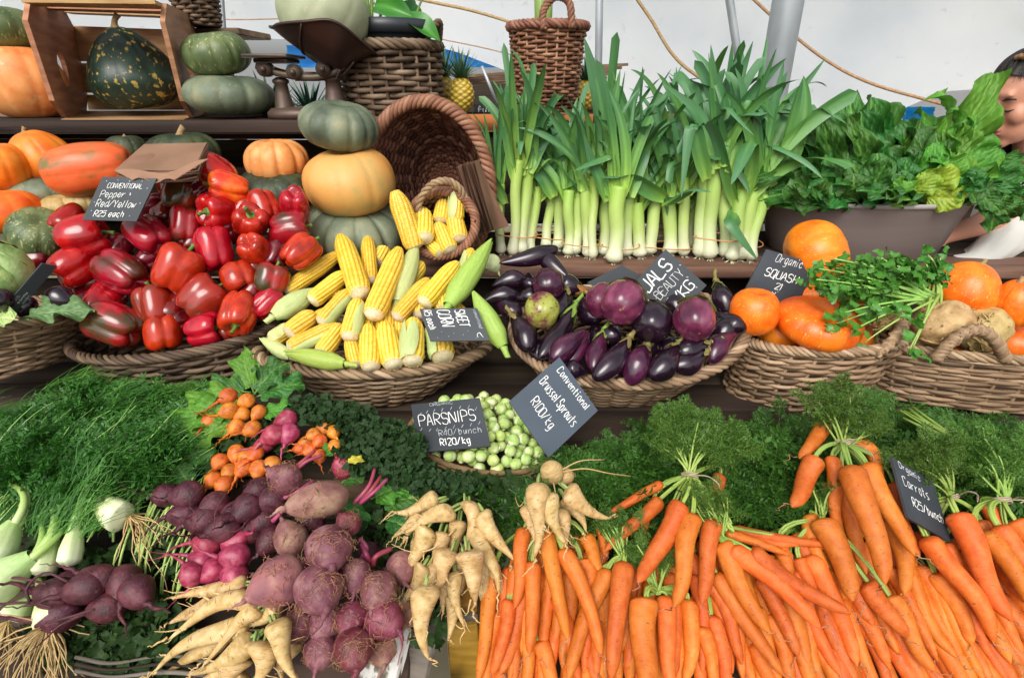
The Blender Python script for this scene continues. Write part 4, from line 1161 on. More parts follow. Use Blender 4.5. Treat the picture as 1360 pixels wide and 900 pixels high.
def add_frond(mb, rs, p, d, L, up=None, small=False, mi=0, ct=None):
    V, F, C = (FRONDS_S if small else FRONDS)[rs.randint(6)]
    u = np.array([rs.randn() * .6, rs.randn() * .6, 1.0]) if up is None else up
    mb.add(xf(V, p, d, u, L), F, mi, C if ct is None else np.clip(C * .7 + ct, 0, 1))
# ================================================================== vegetables: where they lie
SL = dict(car=Slope(900, .49, 610, .76), root=Slope(900, .50, 520, .88), green=Slope(600, .80, 500, .99), pep=Slope(470, 1.03, 220, 1.34), corn=Slope(480, .99, 330, 1.28),
          egg=Slope(495, .975, 345, 1.26), sq=Slope(455, 1.04, 330, 1.30), cel=Slope(455, 1.02, 350, 1.25), spr=Slope(625, .79, 505, .945))
_used = set()
def by(px, py, items, lab, stem_):
    """label of a buried item from the named neighbour nearest to it"""
    best = sorted((((a - px) ** 2 + (b - py) ** 2), n) for a, b, n in items)
    for _, n in best:
        t = stem_ + ' ' + ' '.join(n.split(',')[0].split(' with ')[0].split(' in the ')[0].split(' at the ')[0].split()[:8])
        if t not in _used:
            _used.add(t); return t
    return lab
def randdir(rg, toward=.6):                              # an axis leaning towards the viewer's side
    while True:
        v = Vector((rg.uniform(-1, 1), rg.uniform(-1, 1), rg.uniform(-1, 1)))
        if .2 < v.length < 1: return v.normalized()
# ---- peppers: px, py, radius px, material, axis of stem (x right, y away, z up), label, lift
PEP = 'bell peppers heaped in the basket'
hidden = 'dark red bell pepper mostly buried deep in the pepper heap'
peps = [
 (285, 230, 27, pep_red, (.5, .2, -.7), 'long glossy red pepper at the very top, just above the orange pepper', .2),
 (304, 249, 26, pep_orange, (-.9, -.35, .2), 'orange bell pepper, the only orange one, near the heap top', .6),
 (239, 262, 25, pep_green, (.2, .6, .7), 'brownish green bell pepper at the top, right beside the price slate', .2),
 (288, 281, 28, pep_red, (-.35, -.9, .15), 'bright red pepper with stem facing out, directly under the orange one', .4),
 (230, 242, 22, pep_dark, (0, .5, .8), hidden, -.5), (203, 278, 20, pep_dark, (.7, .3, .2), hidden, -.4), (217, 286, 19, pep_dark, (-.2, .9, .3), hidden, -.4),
 (247, 301, 24, pep_brown, (.1, .7, .7), 'reddish brown pepper with two lobes under the brown-green top pepper', .1),
 (198, 313, 31, pep_brown, (-.6, .5, .4), 'big red pepper with one brown side, just below the slate corner', .3),
 (237, 358, 38, pep_red, (.45, .5, .75), 'biggest crimson bell pepper, glossy, in the middle of the heap', .5),
 (162, 363, 36, pep_brown, (-.8, .4, .3), 'brick red pepper with grey-brown sheen lying left of the crimson one', .4),
 (113, 316, 38, pep_red, (.8, .4, .3), 'large light-red pepper on its side under the slate, at the heap edge', .5),
 (100, 354, 37, pep_red, (.5, .7, .3), 'plump red pepper below the large light-red one, by the edge-on slate', .3),
 (93, 293, 21, pep_brown, (-.1, -.8, -.4), 'dull red pepper with green stem, left beneath the pepper slate', 0),
 (47, 346, 24, pep_dark, (.8, .2, .2), 'dull maroon pepper lying behind the edge-on slate', -.3),
 (152, 431, 40, pep_green, (-.8, .3, .4), 'half green half red pepper hanging over the front rim', .6),
 (138, 402, 32, pep_red, (.3, .8, .4), 'red pepper squeezed behind the half green pepper', .1),
 (206, 407, 31, pep_brown, (-.3, .5, .7), 'dark red pepper with greenish lobes above the front rim', .3),
 (270, 396, 33, pep_brown, (.6, .5, .5), 'brown-red pepper with a creased back, below the crimson one', .4),
 (317, 415, 32, pep_red, (.15, -.85, -.45), 'bright red pepper with green stem facing the viewer at the front', .6),
 (215, 442, 27, pep_red, (.2, -.3, -.9), 'red pepper with its blossom end up, at the middle of the front rim', .4),
 (272, 437, 28, pep_red, (.95, .1, .1), 'flat lying long red pepper on the front rim', .3),
 (285, 331, 29, pep_red, (-.2, .5, .8), 'knobbly red pepper with a deep fold, right above centre', .2),
 (338, 332, 26, pep_red, (.1, .7, -.6), 'red pepper showing its four-lobed base, right of the knobbly one', .4),
 (333, 296, 29, pep_red, (.4, -.6, .65), 'red pepper with short stem pointing up, next to the stem-out one', .3),
 (352, 277, 22, pep_red, (-.4, .6, .5), 'small bright red pepper behind the dark green squash front', 0),
 (392, 271, 22, pep_red, (-.3, .6, -.7), 'lone red pepper in front of the big peach pumpkin', .2),
 (386, 303, 26, pep_brown, (.95, .2, .1), 'dark red pepper lying flat below the lone red one', .1),
 (400, 334, 25, pep_red, (.5, .6, .5), 'red pepper at the heap end nearest the topmost corn ear', .3),
 (318, 369, 24, pep_red, (-.5, .5, .6), 'medium red pepper with soft shoulders, near the corn side', .3),
 (362, 371, 25, pep_green, (.2, .5, .8), 'red pepper with a brown-green underside, close to the corn', .3),
 (356, 402, 20, pep_red, (.5, .4, .3), 'little red pepper near the corn husks', .2),
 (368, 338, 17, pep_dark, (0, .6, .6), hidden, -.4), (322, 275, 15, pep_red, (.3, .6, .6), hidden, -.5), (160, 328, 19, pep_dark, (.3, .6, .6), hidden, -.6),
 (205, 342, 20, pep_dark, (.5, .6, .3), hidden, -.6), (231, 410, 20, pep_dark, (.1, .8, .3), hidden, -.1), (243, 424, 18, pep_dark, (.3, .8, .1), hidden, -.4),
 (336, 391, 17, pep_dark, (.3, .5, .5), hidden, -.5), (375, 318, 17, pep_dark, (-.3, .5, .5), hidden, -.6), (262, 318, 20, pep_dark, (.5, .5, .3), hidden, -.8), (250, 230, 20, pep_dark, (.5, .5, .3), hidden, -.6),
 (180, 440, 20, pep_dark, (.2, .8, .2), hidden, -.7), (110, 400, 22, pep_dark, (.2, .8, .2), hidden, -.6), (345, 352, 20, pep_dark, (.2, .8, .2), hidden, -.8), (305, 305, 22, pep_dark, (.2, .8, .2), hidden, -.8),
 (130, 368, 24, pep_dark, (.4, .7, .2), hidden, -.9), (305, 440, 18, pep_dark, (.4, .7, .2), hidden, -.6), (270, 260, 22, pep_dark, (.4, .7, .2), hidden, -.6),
]
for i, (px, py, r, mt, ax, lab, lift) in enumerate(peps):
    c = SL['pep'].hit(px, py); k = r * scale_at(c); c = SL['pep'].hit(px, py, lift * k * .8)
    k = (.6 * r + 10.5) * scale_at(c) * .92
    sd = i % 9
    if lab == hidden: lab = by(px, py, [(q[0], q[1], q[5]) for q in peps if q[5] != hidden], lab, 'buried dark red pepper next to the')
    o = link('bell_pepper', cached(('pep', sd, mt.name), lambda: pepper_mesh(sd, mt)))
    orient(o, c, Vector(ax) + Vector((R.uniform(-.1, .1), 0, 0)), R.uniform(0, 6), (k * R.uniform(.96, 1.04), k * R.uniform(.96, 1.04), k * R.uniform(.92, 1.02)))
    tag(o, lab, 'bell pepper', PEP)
    s = link('stem', cached(('pepstem', sd), lambda: pepper_stem(sd)), o)

# ---- pumpkins left, between shelves
PG = 'pumpkins and squashes on the left shelves'
pumpkin('pumpkin', 'plain orange pumpkin at the edge beside the stemmed orange squash', 2, 222, 33, 1.36, pk_orange, .98, 10, .03, seed=3, stem=0, group=PG)
pumpkin('pumpkin', 'orange squash with a pointed stem tip under the shelf plank', 60, 214, 37, 1.44, pk_orange, .85, 9, .03, pear=.25, axis=(-.25, -.1, .9), seed=4, stem=.12, group=PG, stemr=.06, dip=.1)
pumpkin('squash', 'oblong orange squash with green streaks lying on the heap', 119, 224, 34, 1.32, pk_mix, 1.62, 8, .02, axis=(.96, .35, .12), seed=5, stem=0, p=2.5, group=PG, cat='squash')
pumpkin('pumpkin', 'bright orange pumpkin below the plain one, above the cabbage', 10, 281, 42, 1.26, pk_orange, .68, 9, .03, seed=6, stem=0, group=PG)
pumpkin('squash', 'striped green squash left of the large light-red pepper', 55, 309, 38, 1.22, pk_strp, .72, 11, .06, axis=(.5, -.3, .8), seed=7, stem=0, group=PG, cat='squash')
pumpkin('squash', 'dull grey-green pumpkin half hidden behind the two orange ones', 55, 258, 44, 1.40, pk_grey, .6, 10, .05, seed=8, stem=0, group=PG, cat='squash')
pumpkin('squash', 'small mustard-yellow squash behind the striped green one', 83, 276, 25, 1.31, pk_tan, .7, 9, .06, seed=9, stem=0, group=PG, cat='squash')
pumpkin('squash', 'small tan squash tucked behind the pepper slate', 113, 272, 24, 1.32, pk_tan, .8, 9, .05, seed=10, stem=0, group=PG, cat='squash')
pumpkin('pumpkin', 'olive green pumpkin mostly hidden behind the brown paper bags', 170, 200, 26, 1.56, pk_dark, .8, 10, .05, seed=11, stem=.1, group=PG)
pumpkin('pumpkin', 'dark green pumpkin with pale stem behind the paper bags', 245, 205, 46, 1.55, pk_dark, .64, 10, .07, seed=12, stem=.24, group=PG)
pumpkin('pumpkin', 'ribbed salmon-orange pumpkin resting on the dark green squash', 367, 214, 41, 1.46, pk_salmon, .72, 11, .10, seed=13, stem=0, group=PG)
pumpkin('squash', 'rough dark green squash with short stem under the salmon pumpkin', 363, 250, 47, 1.43, pk_dark, .58, 12, .04, axis=(0, -.35, .9), seed=14, stem=.2, group=PG, cat='squash')
pumpkin('pumpkin', 'broad grey-green ribbed pumpkin, lowest of the stack of three', 474, 306, 63, 1.40, pk_grey, .60, 9, .13, axis=(.08, -.25, 1), seed=15, stem=0, group=PG, dip=.35)
pumpkin('pumpkin', 'large peach-coloured pumpkin in the middle of the stack of three', 466, 241, 60, 1.40, pk_peach, .74, 8, .025, axis=(-.05, -.1, 1), seed=16, stem=0, group=PG)
pumpkin('pumpkin', 'knobbly grey-green pumpkin balanced on top of the stack of three', 452, 167, 51, 1.42, pk_grey, .62, 12, .07, axis=(.18, -.1, 1), roll=1, seed=17, stem=0, group=PG)
pumpkin('squash', 'dark green squash in the gap behind the pumpkin stack', 418, 290, 44, 1.50, pk_dark, .7, 9, .05, seed=37, stem=0, group=PG, cat='squash')
for px, py, rr_, sdd, lab in ((150, 262, 44, 41, 'dark pumpkin buried behind the pepper slate'), (20, 330, 40, 42, 'dark pumpkin behind the cabbage'), (130, 300, 40, 43, 'dark pumpkin buried behind the large light-red pepper')):
    pumpkin('pumpkin', lab, px, py, rr_, 1.45, pk_dark, .7, 9, .05, seed=sdd, stem=0, group=PG)
# upper shelf
pumpkin('pumpkin', 'big smooth orange pumpkin on the upper shelf beside the wooden crate', 30, 110, 51, 1.78, pk_salmon, .92, 9, .035, seed=18, stem=0, group=PG, sy=.9)
pumpkin('pumpkin', 'olive pumpkin stacked on the big orange one at the edge', 8, 38, 38, 1.80, pk_strp, .72, 10, .05, seed=19, stem=0, group=PG)
pumpkin('squash', 'dark bottle-shaped squash with golden flecks inside the wooden crate', 180, 105, 55, 1.82, pk_fleck, .70, 9, .03, pear=.62, axis=(-.10, -.06, 1), seed=20, stem=.24, group=PG, cat='squash', rough=.04, stemr=.06, dip=.1)
pumpkin('squash', 'green squash with pale streaks on top of the grey pumpkin beside the crate', 287, 72, 43, 1.72, pk_strp, .66, 10, .05, axis=(-.1, -.1, 1), seed=21, stem=0, group=PG, cat='squash')
pumpkin('pumpkin', 'flat grey pumpkin standing on the shelf between crate and scale', 306, 126, 56, 1.72, pk_grey, .47, 9, .06, axis=(.05, 0, 1), seed=22, stem=0, group=PG)
g_ = pumpkin('gourd', 'large pale green pumpkin lying in the scale pan', 431, 18, 58, 1.70, pk_pale, .98, 8, .02, axis=(.5, 0, .5), seed=23, stem=0, group=PG, rough=.02)

# orange squashes at right
SG = 'orange squashes in the right baskets'
pumpkin('squash', 'large orange squash with stub stem standing behind the squash slate', 1083, 337, 46, 1.24, pk_hokk, .82, 9, .02, axis=(.85, -.1, .35), seed=30, stem=.2, group=SG, cat='squash', stemr=.05)
pumpkin('squash', 'round orange squash at the corner of the basket below the squash slate', 1002, 414, 32, 1.08, pk_hokk, 1.0, 9, .015, seed=31, stem=0, group=SG, cat='squash')
pumpkin('squash', 'wide orange squash resting on the front rim of the basket', 1085, 429, 55, 1.07, pk_hokk, .52, 10, .03, axis=(.1, -.1, 1), seed=32, stem=0, group=SG, cat='squash')
pumpkin('squash', 'orange squash peeping out behind the wide one', 1078, 396, 30, 1.18, pk_hokk, .8, 9, .02, seed=33, stem=0, group=SG, cat='squash')
pumpkin('squash', 'orange squash tucked under the celery leaves', 1122, 392, 30, 1.18, pk_orange, .9, 9, .02, seed=36, stem=0, group=SG, cat='squash')
pumpkin('squash', 'onion-shaped orange squash with pointed top above the celeriac', 1281, 385, 39, 1.14, pk_hokk, .78, 9, .02, pear=.28, axis=(.25, -.05, 1), seed=34, stem=.1, group=SG, cat='squash', stemr=.07, dip=.06)
pumpkin('squash', 'orange squash at the picture edge with corky top', 1352, 405, 30, 1.10, pk_hokk, 1.0, 9, .05, pear=.2, axis=(-.3, 0, 1), seed=35, stem=.16, group=SG, cat='squash')
pumpkin('squash', 'reddish squash sunk between the onion-shaped one and the edge one', 1310, 408, 34, 1.16, pk_orange, .6, 9, .05, seed=38, stem=0, group=SG, cat='squash')
for px, py, lab in ((1255, 466, 'orange squash showing under the arched basket handle'), (1345, 455, 'orange squash behind the elongated celeriac at the picture edge'), (1120, 450, 'orange squash deep in the basket corner under the celery leaves'), (1040, 440, 'orange squash deep between the round corner one and the wide one')):
    pumpkin('squash', lab, px, py, 34, 1.12, pk_orange, .8, 9, .03, seed=px, stem=0, group=SG, cat='squash', nu=60)

# ---- wooden crate on the upper shelf
crate = empty('wooden_crate', at(150, 155, 1.80), 'open brown wooden crate tipped on its side with hand holes', 'crate')
cr_c = [at(27, -2, 1.60), at(205, 0, 1.60), at(243, 152, 1.645), at(80, 156, 1.645)]
bk = [at(95, 15, 2.02), at(252, 22, 2.02), at(275, 140, 2.02), at(118, 140, 2.02)]
cr_c[3].z = cr_c[2].z = ZU + .002
for q in (2, 3): bk[q].z = ZU + .004
dn = Vector((0, 0, .012))
def slab8(a, b, c, d, th, name, mat=wood_crate, root=crate):
    mb = MB(); quadslab(mb, [a, b, c, d], th)
    return rel(mb.obj(name, mat, None, False), root)
slab8(cr_c[3], cr_c[2], bk[2], bk[3], .012, 'bottom_board')
def lerp(a, b, t): return a + (b - a) * t
def side(A, B, Cc, D, name, th):                          # a side board with a hand hole: front-top, back-top, back-bottom, front-bottom
    mb = MB()
    P = lambda u, v: lerp(lerp(A, B, u), lerp(D, Cc, u), v)
    n = (B - A).cross(D - A).normalized() * th
    u0, u1, v0, v1 = .34, .55, .40, .72
    V, F = [], []
    m = 16
    ou, inn = [], []
    for k in range(m):
        a = 2 * PI * (k + .5) / m
        c, s = math.cos(a), math.sin(a)
        q = 1 / max(abs(c), abs(s))
        ou.append(P(.5 + .5 * c * q, .5 + .5 * s * q)); inn.append(P((u0 + u1) / 2 + (u1 - u0) / 2 * c, (v0 + v1) / 2 + (v1 - v0) / 2 * s))
    for ring in (ou, inn, [p - n for p in ou], [p - n for p in inn]): V += [tuple(p) for p in ring]
    for k in range(m):
        j = (k + 1) % m
        F += [(k, j, m + j, m + k), (2 * m + k, 3 * m + k, 3 * m + j, 2 * m + j), (m + k, m + j, 3 * m + j, 3 * m + k), (k, 2 * m + k, 2 * m + j, j)]
    mb.add(V, F)
    return rel(mb.obj(name, wood_crate, None, False), crate)
side(cr_c[0], bk[0], bk[3], cr_c[3], 'side_board', -.012)
side(cr_c[1], bk[1], bk[2], cr_c[2], 'side_board', .012)
for v0, v1 in ((0, .30), (.42, .66), (.78, 1.0)):
    slab8(lerp(cr_c[0], bk[0], v0), lerp(cr_c[1], bk[1], v0), lerp(cr_c[1], bk[1], v1), lerp(cr_c[0], bk[0], v1), .009, 'slat')
for v0, v1 in ((.14, .48), (.5, .80), (.82, .98)):
    slab8(lerp(bk[0], bk[3], v0), lerp(bk[1], bk[2], v0), lerp(bk[1], bk[2], v1), lerp(bk[0], bk[3], v1), .009, 'slat')

# ---- paper bags
paper_m = M('brown_paper', [(.3, '#6b4d3a'), (.55, '#8a6650'), (.8, '#a37d63')], 6, (1, 1, 1), .8, .3, 14, rnd=.08, hue=.006)
def bags(label, c4, n, dn, gapcurve, root_name='paper_bag_stack'):
    root = empty(root_name, sum(c4, Vector()) / 4, label, 'paper bags')
    for k in range(n):
        q = [p + dn * k + Vector((R.uniform(-.003, .003), R.uniform(-.003, .003), 0)) for p in c4]
        nu, nv = 10, 7
        A, B = np.meshgrid(np.linspace(0, 1, nu), np.linspace(0, 1, nv), indexing='ij')
        Q = [np.array(tuple(x)) for x in q]
        P = (1 - A)[..., None] * ((1 - B)[..., None] * Q[0] + B[..., None] * Q[3]) + A[..., None] * ((1 - B)[..., None] * Q[1] + B[..., None] * Q[2])
        nn = np.array(tuple((q[1] - q[0]).cross(q[3] - q[0]).normalized()))
        w = gapcurve * np.sin(A * PI) * (B ** 2) + .0025 * np.sin(A * 6 + k) * np.sin(B * 4 + k * 2)
        P = P + nn * w[..., None]
        mb = MB(); mb.add(P.reshape(-1, 3), gridf(nu, nv)); mb.add((P - nn * .0012).reshape(-1, 3), gridf(nu, nv)[:, ::-1])
        rel(mb.obj('paper_bag', paper_m), root)
    return root
bags('stack of brown paper bags lying over the pepper heap', [at(192, 192, 1.33), at(277, 190, 1.32), at(262, 222, 1.22), at(154, 226, 1.20)], 9, Vector((.0003, -.001, -.0032)), .006)
mb = MB()
q = [at(152, 226, 1.19), at(277, 212, 1.2), at(232, 240, 1.17), at(176, 239, 1.165)]
nu, nv = 12, 8
A, B = np.meshgrid(np.linspace(0, 1, nu), np.linspace(0, 1, nv), indexing='ij'); Q = [np.array(tuple(x)) for x in q]
P = (1 - A)[..., None] * ((1 - B)[..., None] * Q[0] + B[..., None] * Q[3]) + A[..., None] * ((1 - B)[..., None] * Q[1] + B[..., None] * Q[2])
P[..., 2] += -.012 * np.sin(A * PI) * (1 - B) + .005 * np.sin(A * 9)
mb.add(P.reshape(-1, 3), gridf(nu, nv)); mb.add((P - (0, 0, .001)).reshape(-1, 3), gridf(nu, nv)[:, ::-1])
tag(mb.obj('paper_bag', paper_m), 'single opened brown paper bag below the bag stack, above the slate', 'paper bag')
bags('fan of brown paper bags standing between the corn and the leeks', [at(606, 222, 1.36), at(612, 218, 1.42), at(655, 306, 1.40), at(634, 312, 1.33)], 10, Vector((.0045, .0015, .001)), .012)

# ---- sweetcorn
CG = 'sweetcorn ears heaped in the corn basket'
# butt x, y, tip x, y, width, kind (y yellow, h half husk, f full husk), slope, lift, label
S_c = SL['corn']
corn = [
 (380, 387, 452, 336, 21, 'y', .5, 'yellow ear pointing up and right at the pepper side of the heap'),
 (480, 390, 453, 314, 29, 'y', 1.3, 'fat yellow ear standing up with a dry tip at the heap top'),
 (492, 374, 488, 314, 20, 'y', .4, 'narrow yellow ear standing just behind the fat upright one'),
 (496, 419, 530, 332, 29, 'y', 1.5, 'long yellow ear leaning right, topmost in the middle of the heap'),
 (527, 402, 552, 330, 25, 'p', .4, 'pale green husked ear leaning beside the long yellow ear'),
 (527, 422, 568, 372, 22, 'y', .9, 'short yellow ear with its cut end toward the viewer, centre right'),
 (563, 402, 607, 350, 26, 'y', .8, 'yellow ear leaning right, next to the bright green husked ear'),
 (596, 406, 649, 326, 27, 'f', 1.5, 'bright green fully husked ear rising at the heap edge'),
 (415, 399, 460, 362, 23, 'y', 1.0, 'yellow ear below the pepper-side ear, cut end low'),
 (363, 420, 414, 388, 26, 'p', .6, 'pale husked ear at the heap end beside the peppers'),
 (427, 428, 467, 385, 22, 'h', 1.1, 'yellow ear half wrapped in pale husk, mid left'),
 (464, 448, 476, 398, 25, 'h', 1.3, 'pale wrapped ear pointing straight at the viewer below the fat one'),
 (384, 443, 416, 416, 26, 'y', 1.1, 'short yellow ear with round cut end at the basket end'),
 (362, 453, 388, 434, 22, 'h', .3, 'pale ear half hidden at the basket end'),
 (385, 463, 448, 432, 24, 'h', .7, 'yellow ear peeking out of green husk low in the heap'),
 (428, 470, 452, 432, 24, 'y', .5, 'slanted yellow ear low in the heap behind the front husk'),
 (386, 474, 350, 452, 16, 'p', .7, 'thin pale husk piece along the basket rim'),
 (458, 483, 386, 470, 22, 'f', 1.4, 'long green husked ear lying along the front rim'),
 (473, 486, 465, 448, 21, 'y', .5, 'small yellow ear at the rim just right of the green husked one'),
 (493, 487, 489, 432, 27, 'y', .9, 'upright yellow ear, first of three in a row at the front rim'),
 (522, 484, 510, 430, 29, 'y', 1.0, 'upright yellow ear, middle of three in a row at the front rim'),
 (547, 479, 549, 424, 31, 'h', .9, 'upright yellow ear with husk edge, last of three in a row at the front rim'),
 (512, 440, 514, 395, 25, 'y', .1, 'yellow ear half buried in the middle of the corn heap'),
 (535, 460, 527, 420, 22, 'y', -.2, 'yellow ear half buried in the middle of the corn heap'),
 (487, 438, 490, 398, 22, 'y', -.3, 'yellow ear half buried in the middle of the corn heap'),
 (588, 474, 580, 430, 32, 'h', .1, 'yellow ear sticking out below the sweet corn slate'),
 (590, 412, 588, 385, 24, 'y', -.2, 'yellow ear half buried in the middle of the corn heap'),
 (556, 420, 560, 390, 22, 'y', -.4, 'yellow ear half buried in the middle of the corn heap'),
 (616, 362, 626, 332, 18, 'h', -.2, 'yellow ear tip behind the bright green husked ear'),
 (668, 398 + 62, 632, 394, 26, 'f', 1.0, 'bright green husked ear with stalk hanging over beside the eggplants'),
 (450, 400, 440, 370, 22, 'y', -.5, 'yellow ear half buried in the middle of the corn heap'), (400, 440, 440, 412, 22, 'y', -.5, 'yellow ear half buried in the middle of the corn heap'),
 (540, 380, 560, 350, 22, 'h', -.9, 'yellow ear half buried in the middle of the corn heap'), (615, 440, 606, 405, 24, 'y', -.5, 'yellow ear half buried in the middle of the corn heap'),
 (500, 350, 512, 330, 22, 'y', -1, 'yellow ear half buried in the middle of the corn heap'),
]
def place_ear(A, B, width, kind, label, i, group=CG):
    d = B - A; L = d.length
    k = width * .5 * scale_at((A + B) / 2)
    root = None
    view = Vector((0, 0, CAMZ)) - (A + B) / 2
    sc = (k, k, L / 2)
    if kind in 'yh':
        o = link('corn_ear', cached(('ear', i % 4), lambda: ear_mesh(i % 4)))
        orient(o, A, d, R.uniform(0, 6) if kind == 'y' else 0, sc, xhint=view)
        tag(o, label, 'sweetcorn', group)
        if kind == 'h':
            h = link('husk', cached(('hush', i % 3), lambda: hm(husk_mesh(i % 3 + 3, False), husk_p)), o)
            h.rotation_euler = (0, 0, R.choice((-1.3, 1.4, 1.8, -1.7)))
    else:
        mt = husk_m if kind == 'f' else husk_p
        o = link('husked_corn', cached(('husk', i % 3, mt.name), lambda: hm(husk_mesh(i % 3, True), mt)))
        orient(o, A, d, R.uniform(0, 6), sc, xhint=view)
        tag(o, label, 'sweetcorn', group)
    return o
def hm(me, mat):
    me.materials.clear(); me.materials.append(mat)
    return me
for i, (x0, y0, x1, y1, w, kd, lift, lab) in enumerate(corn):
    k = w * .5 * scale_at(S_c.hit((x0 + x1) / 2, (y0 + y1) / 2))
    if 'half buried in the middle' in lab: lab = by((x0 + x1) / 2, (y0 + y1) / 2, [((q[0] + q[2]) / 2, (q[1] + q[3]) / 2, q[7]) for q in corn if 'half buried' not in q[7]], lab, 'half buried ear beneath the')
    if i == 29: A, B = at(x0, y0, .985), at(x1, y1, 1.05)
    else: A, B = S_c.seg(x0, y0, x1, y1, k * (lift + .25), k * (lift - .15))
    place_ear(A, B, w * 1.04, kd, lab, i)
for i, (x0, y0, x1, y1, w, kd, ya, yb, lab) in enumerate([
 (552, 328, 525, 254, 30, 'y', 1.27, 1.31, 'long yellow ear leaning out of the little tipped basket'),
 (564, 316, 561, 278, 27, 'y', 1.27, 1.36, 'yellow ear with pale cut end in the little basket mouth'),
 (585, 294, 590, 266, 22, 'y', 1.33, 1.38, 'small yellow ear at the back of the little basket'),
 (606, 292, 607, 246, 22, 'h', 1.33, 1.37, 'yellow ear with dry husk at the top of the little basket'),
 (598, 333, 580, 298, 24, 'y', 1.27, 1.33, 'plump yellow ear lying lowest right in the little basket'),
 (610, 318, 601, 280, 25, 'y', 1.29, 1.36, 'yellow ear along the side of the little basket'),
 (586, 336, 568, 318, 20, 'y', 1.275, 1.32, 'short yellow ear at the bottom of the little basket')]):
    place_ear(at(x0, y0, ya), at(x1, y1, yb), w, kd, lab, i, 'sweetcorn ears in the little tipped basket')

# ---- eggplants
EG = 'eggplants in the eggplant basket'
hid_e = 'small dark eggplant mostly hidden inside the eggplant basket'
eggs = [  # stem end, blossom end, width, kind, material, calyx, lift, label
 (668, 352, 738, 334, 28, 'long', egg_dark, None, .9, 'black eggplant lying across the back corner of the heap'),
 (756, 372, 716, 336, 26, 'long', egg_dark, None, .7, 'black eggplant with a tan scar at its tip, back corner'),
 (655, 376, 696, 368, 29, 'long', egg_dark, None, .5, 'short black eggplant under the one lying across'),
 (640, 398, 686, 389, 28, 'long', egg_dark, None, .3, 'dark eggplant poking out over the basket end near the hanging corn'),
 (700, 366, 704, 382, 24, 'long', egg_dark, None, .2, hid_e), (686, 396, 714, 391, 26, 'long', egg_dark, None, .4, 'small black eggplant left of the round blushing ones'),
 (730, 356, 728, 400, 43, 'round', egg_purple, None, .7, 'round purple eggplant with yellow scar, above the green-blushed one'),
 (722, 390, 718, 434, 47, 'round', egg_green, None, 1.0, 'round eggplant blushed bright green, the greenest of all'),
 (684, 418, 706, 462, 36, 'long', egg_dark, cal_mid, .9, 'glossy black eggplant upright at the basket end'),
 (764, 410, 722, 474, 32, 'long', egg_dark, cal_green, .9, 'slim dark eggplant with large light green calyx'),
 (757, 388, 738, 424, 30, 'long', egg_dark, cal_mid, .4, 'dark eggplant with thin yellow stem, behind the slim one'),
 (774, 440, 733, 476, 36, 'long', egg_purple, None, 1.2, 'plump purple-black eggplant lying slanted at the front'),
 (784, 444, 756, 484, 24, 'long', egg_purple, None, .5, 'thin reddish purple eggplant beside the plump slanted one'),
 (800, 442, 786, 490, 31, 'long', egg_purple, cal_green, .9, 'wine purple eggplant with green calyx, front centre'),
 (838, 452, 796, 502, 36, 'long', egg_dark, cal_mid, 1.5, 'black eggplant with a long olive stem, front centre'),
 (824, 436, 812, 446, 30, 'long', egg_dark, None, .8, 'shiny black eggplant end facing out, centre'),
 (858, 456, 838, 502, 40, 'long', egg_purple, cal_mid, 1.1, 'broad purple eggplant right of the long-stemmed one'),
 (902, 460, 870, 502, 40, 'long', egg_dark, cal_mid, 1.2, 'dark speckled eggplant at the front rim'),
 (842, 376, 812, 428, 58, 'round', egg_round, cal_mid, 1.3, 'biggest round magenta eggplant in the middle of the heap'),
 (815, 376, 784, 424, 46, 'round', egg_round, None, .5, 'round magenta eggplant tucked behind the biggest one'),
 (872, 410, 858, 446, 54, 'round', egg_dark, cal_tan, .8, 'dark eggplant with a golden tan star calyx'),
 (923, 398, 921, 452, 56, 'round', egg_round, cal_green, 1.3, 'round magenta eggplant with a green stem at the basket end'),
 (950, 372, 966, 412, 30, 'long', egg_dark, cal_mid, 1.0, 'slender black eggplant standing upright with its stem high'),
 (952, 418, 986, 440, 34, 'long', egg_dark, None, .8, 'black eggplant bulging over the raised basket end'),
 (940, 458, 900, 470, 36, 'long', egg_dark, cal_mid, 1.0, 'dark eggplant with pale olive stem curling up at the rim'),
 (780, 492, 754, 490, 30, 'long', egg_dark, None, .9, 'small black eggplant at the front rim next to the blue-grey slate'),
 (775, 384, 750, 378, 34, 'long', egg_dark, cal_tan, .2, 'dark eggplant with a cut tan stem at the back'),
 (940, 470, 896, 492, 36, 'long', egg_dark, cal_mid, 1.0, 'dark eggplant lying along the front rim under the magenta end one'), (972, 440, 938, 474, 36, 'long', egg_purple, None, .7, 'purple eggplant wedged against the raised basket end'), (975, 415, 955, 450, 34, 'long', egg_dark, None, .6, 'black eggplant under the one bulging over the end'),
 (820, 470, 815, 500, 30, 'long', egg_dark, None, .3, hid_e), (880, 440, 850, 470, 36, 'long', egg_dark, None, -.3, hid_e), (915, 450, 880, 470, 36, 'long', egg_dark, None, -.2, hid_e),
 (700, 440, 720, 480, 34, 'long', egg_dark, None, -.3, hid_e), (745, 430, 760, 470, 34, 'long', egg_dark, None, -.5, hid_e), (660, 400, 690, 420, 30, 'long', egg_dark, None, -.1, hid_e), (790, 430, 800, 470, 38, 'long', egg_dark, None, -.6, hid_e), (950, 400, 940, 440, 34, 'long', egg_dark, None, -.3, hid_e), (830, 480, 870, 500, 32, 'long', egg_dark, None, -.4, hid_e), (890, 380, 900, 420, 34, 'long', egg_dark, None, -.8, hid_e), (770, 400, 790, 430, 34, 'long', egg_dark, None, -.6, hid_e),
]
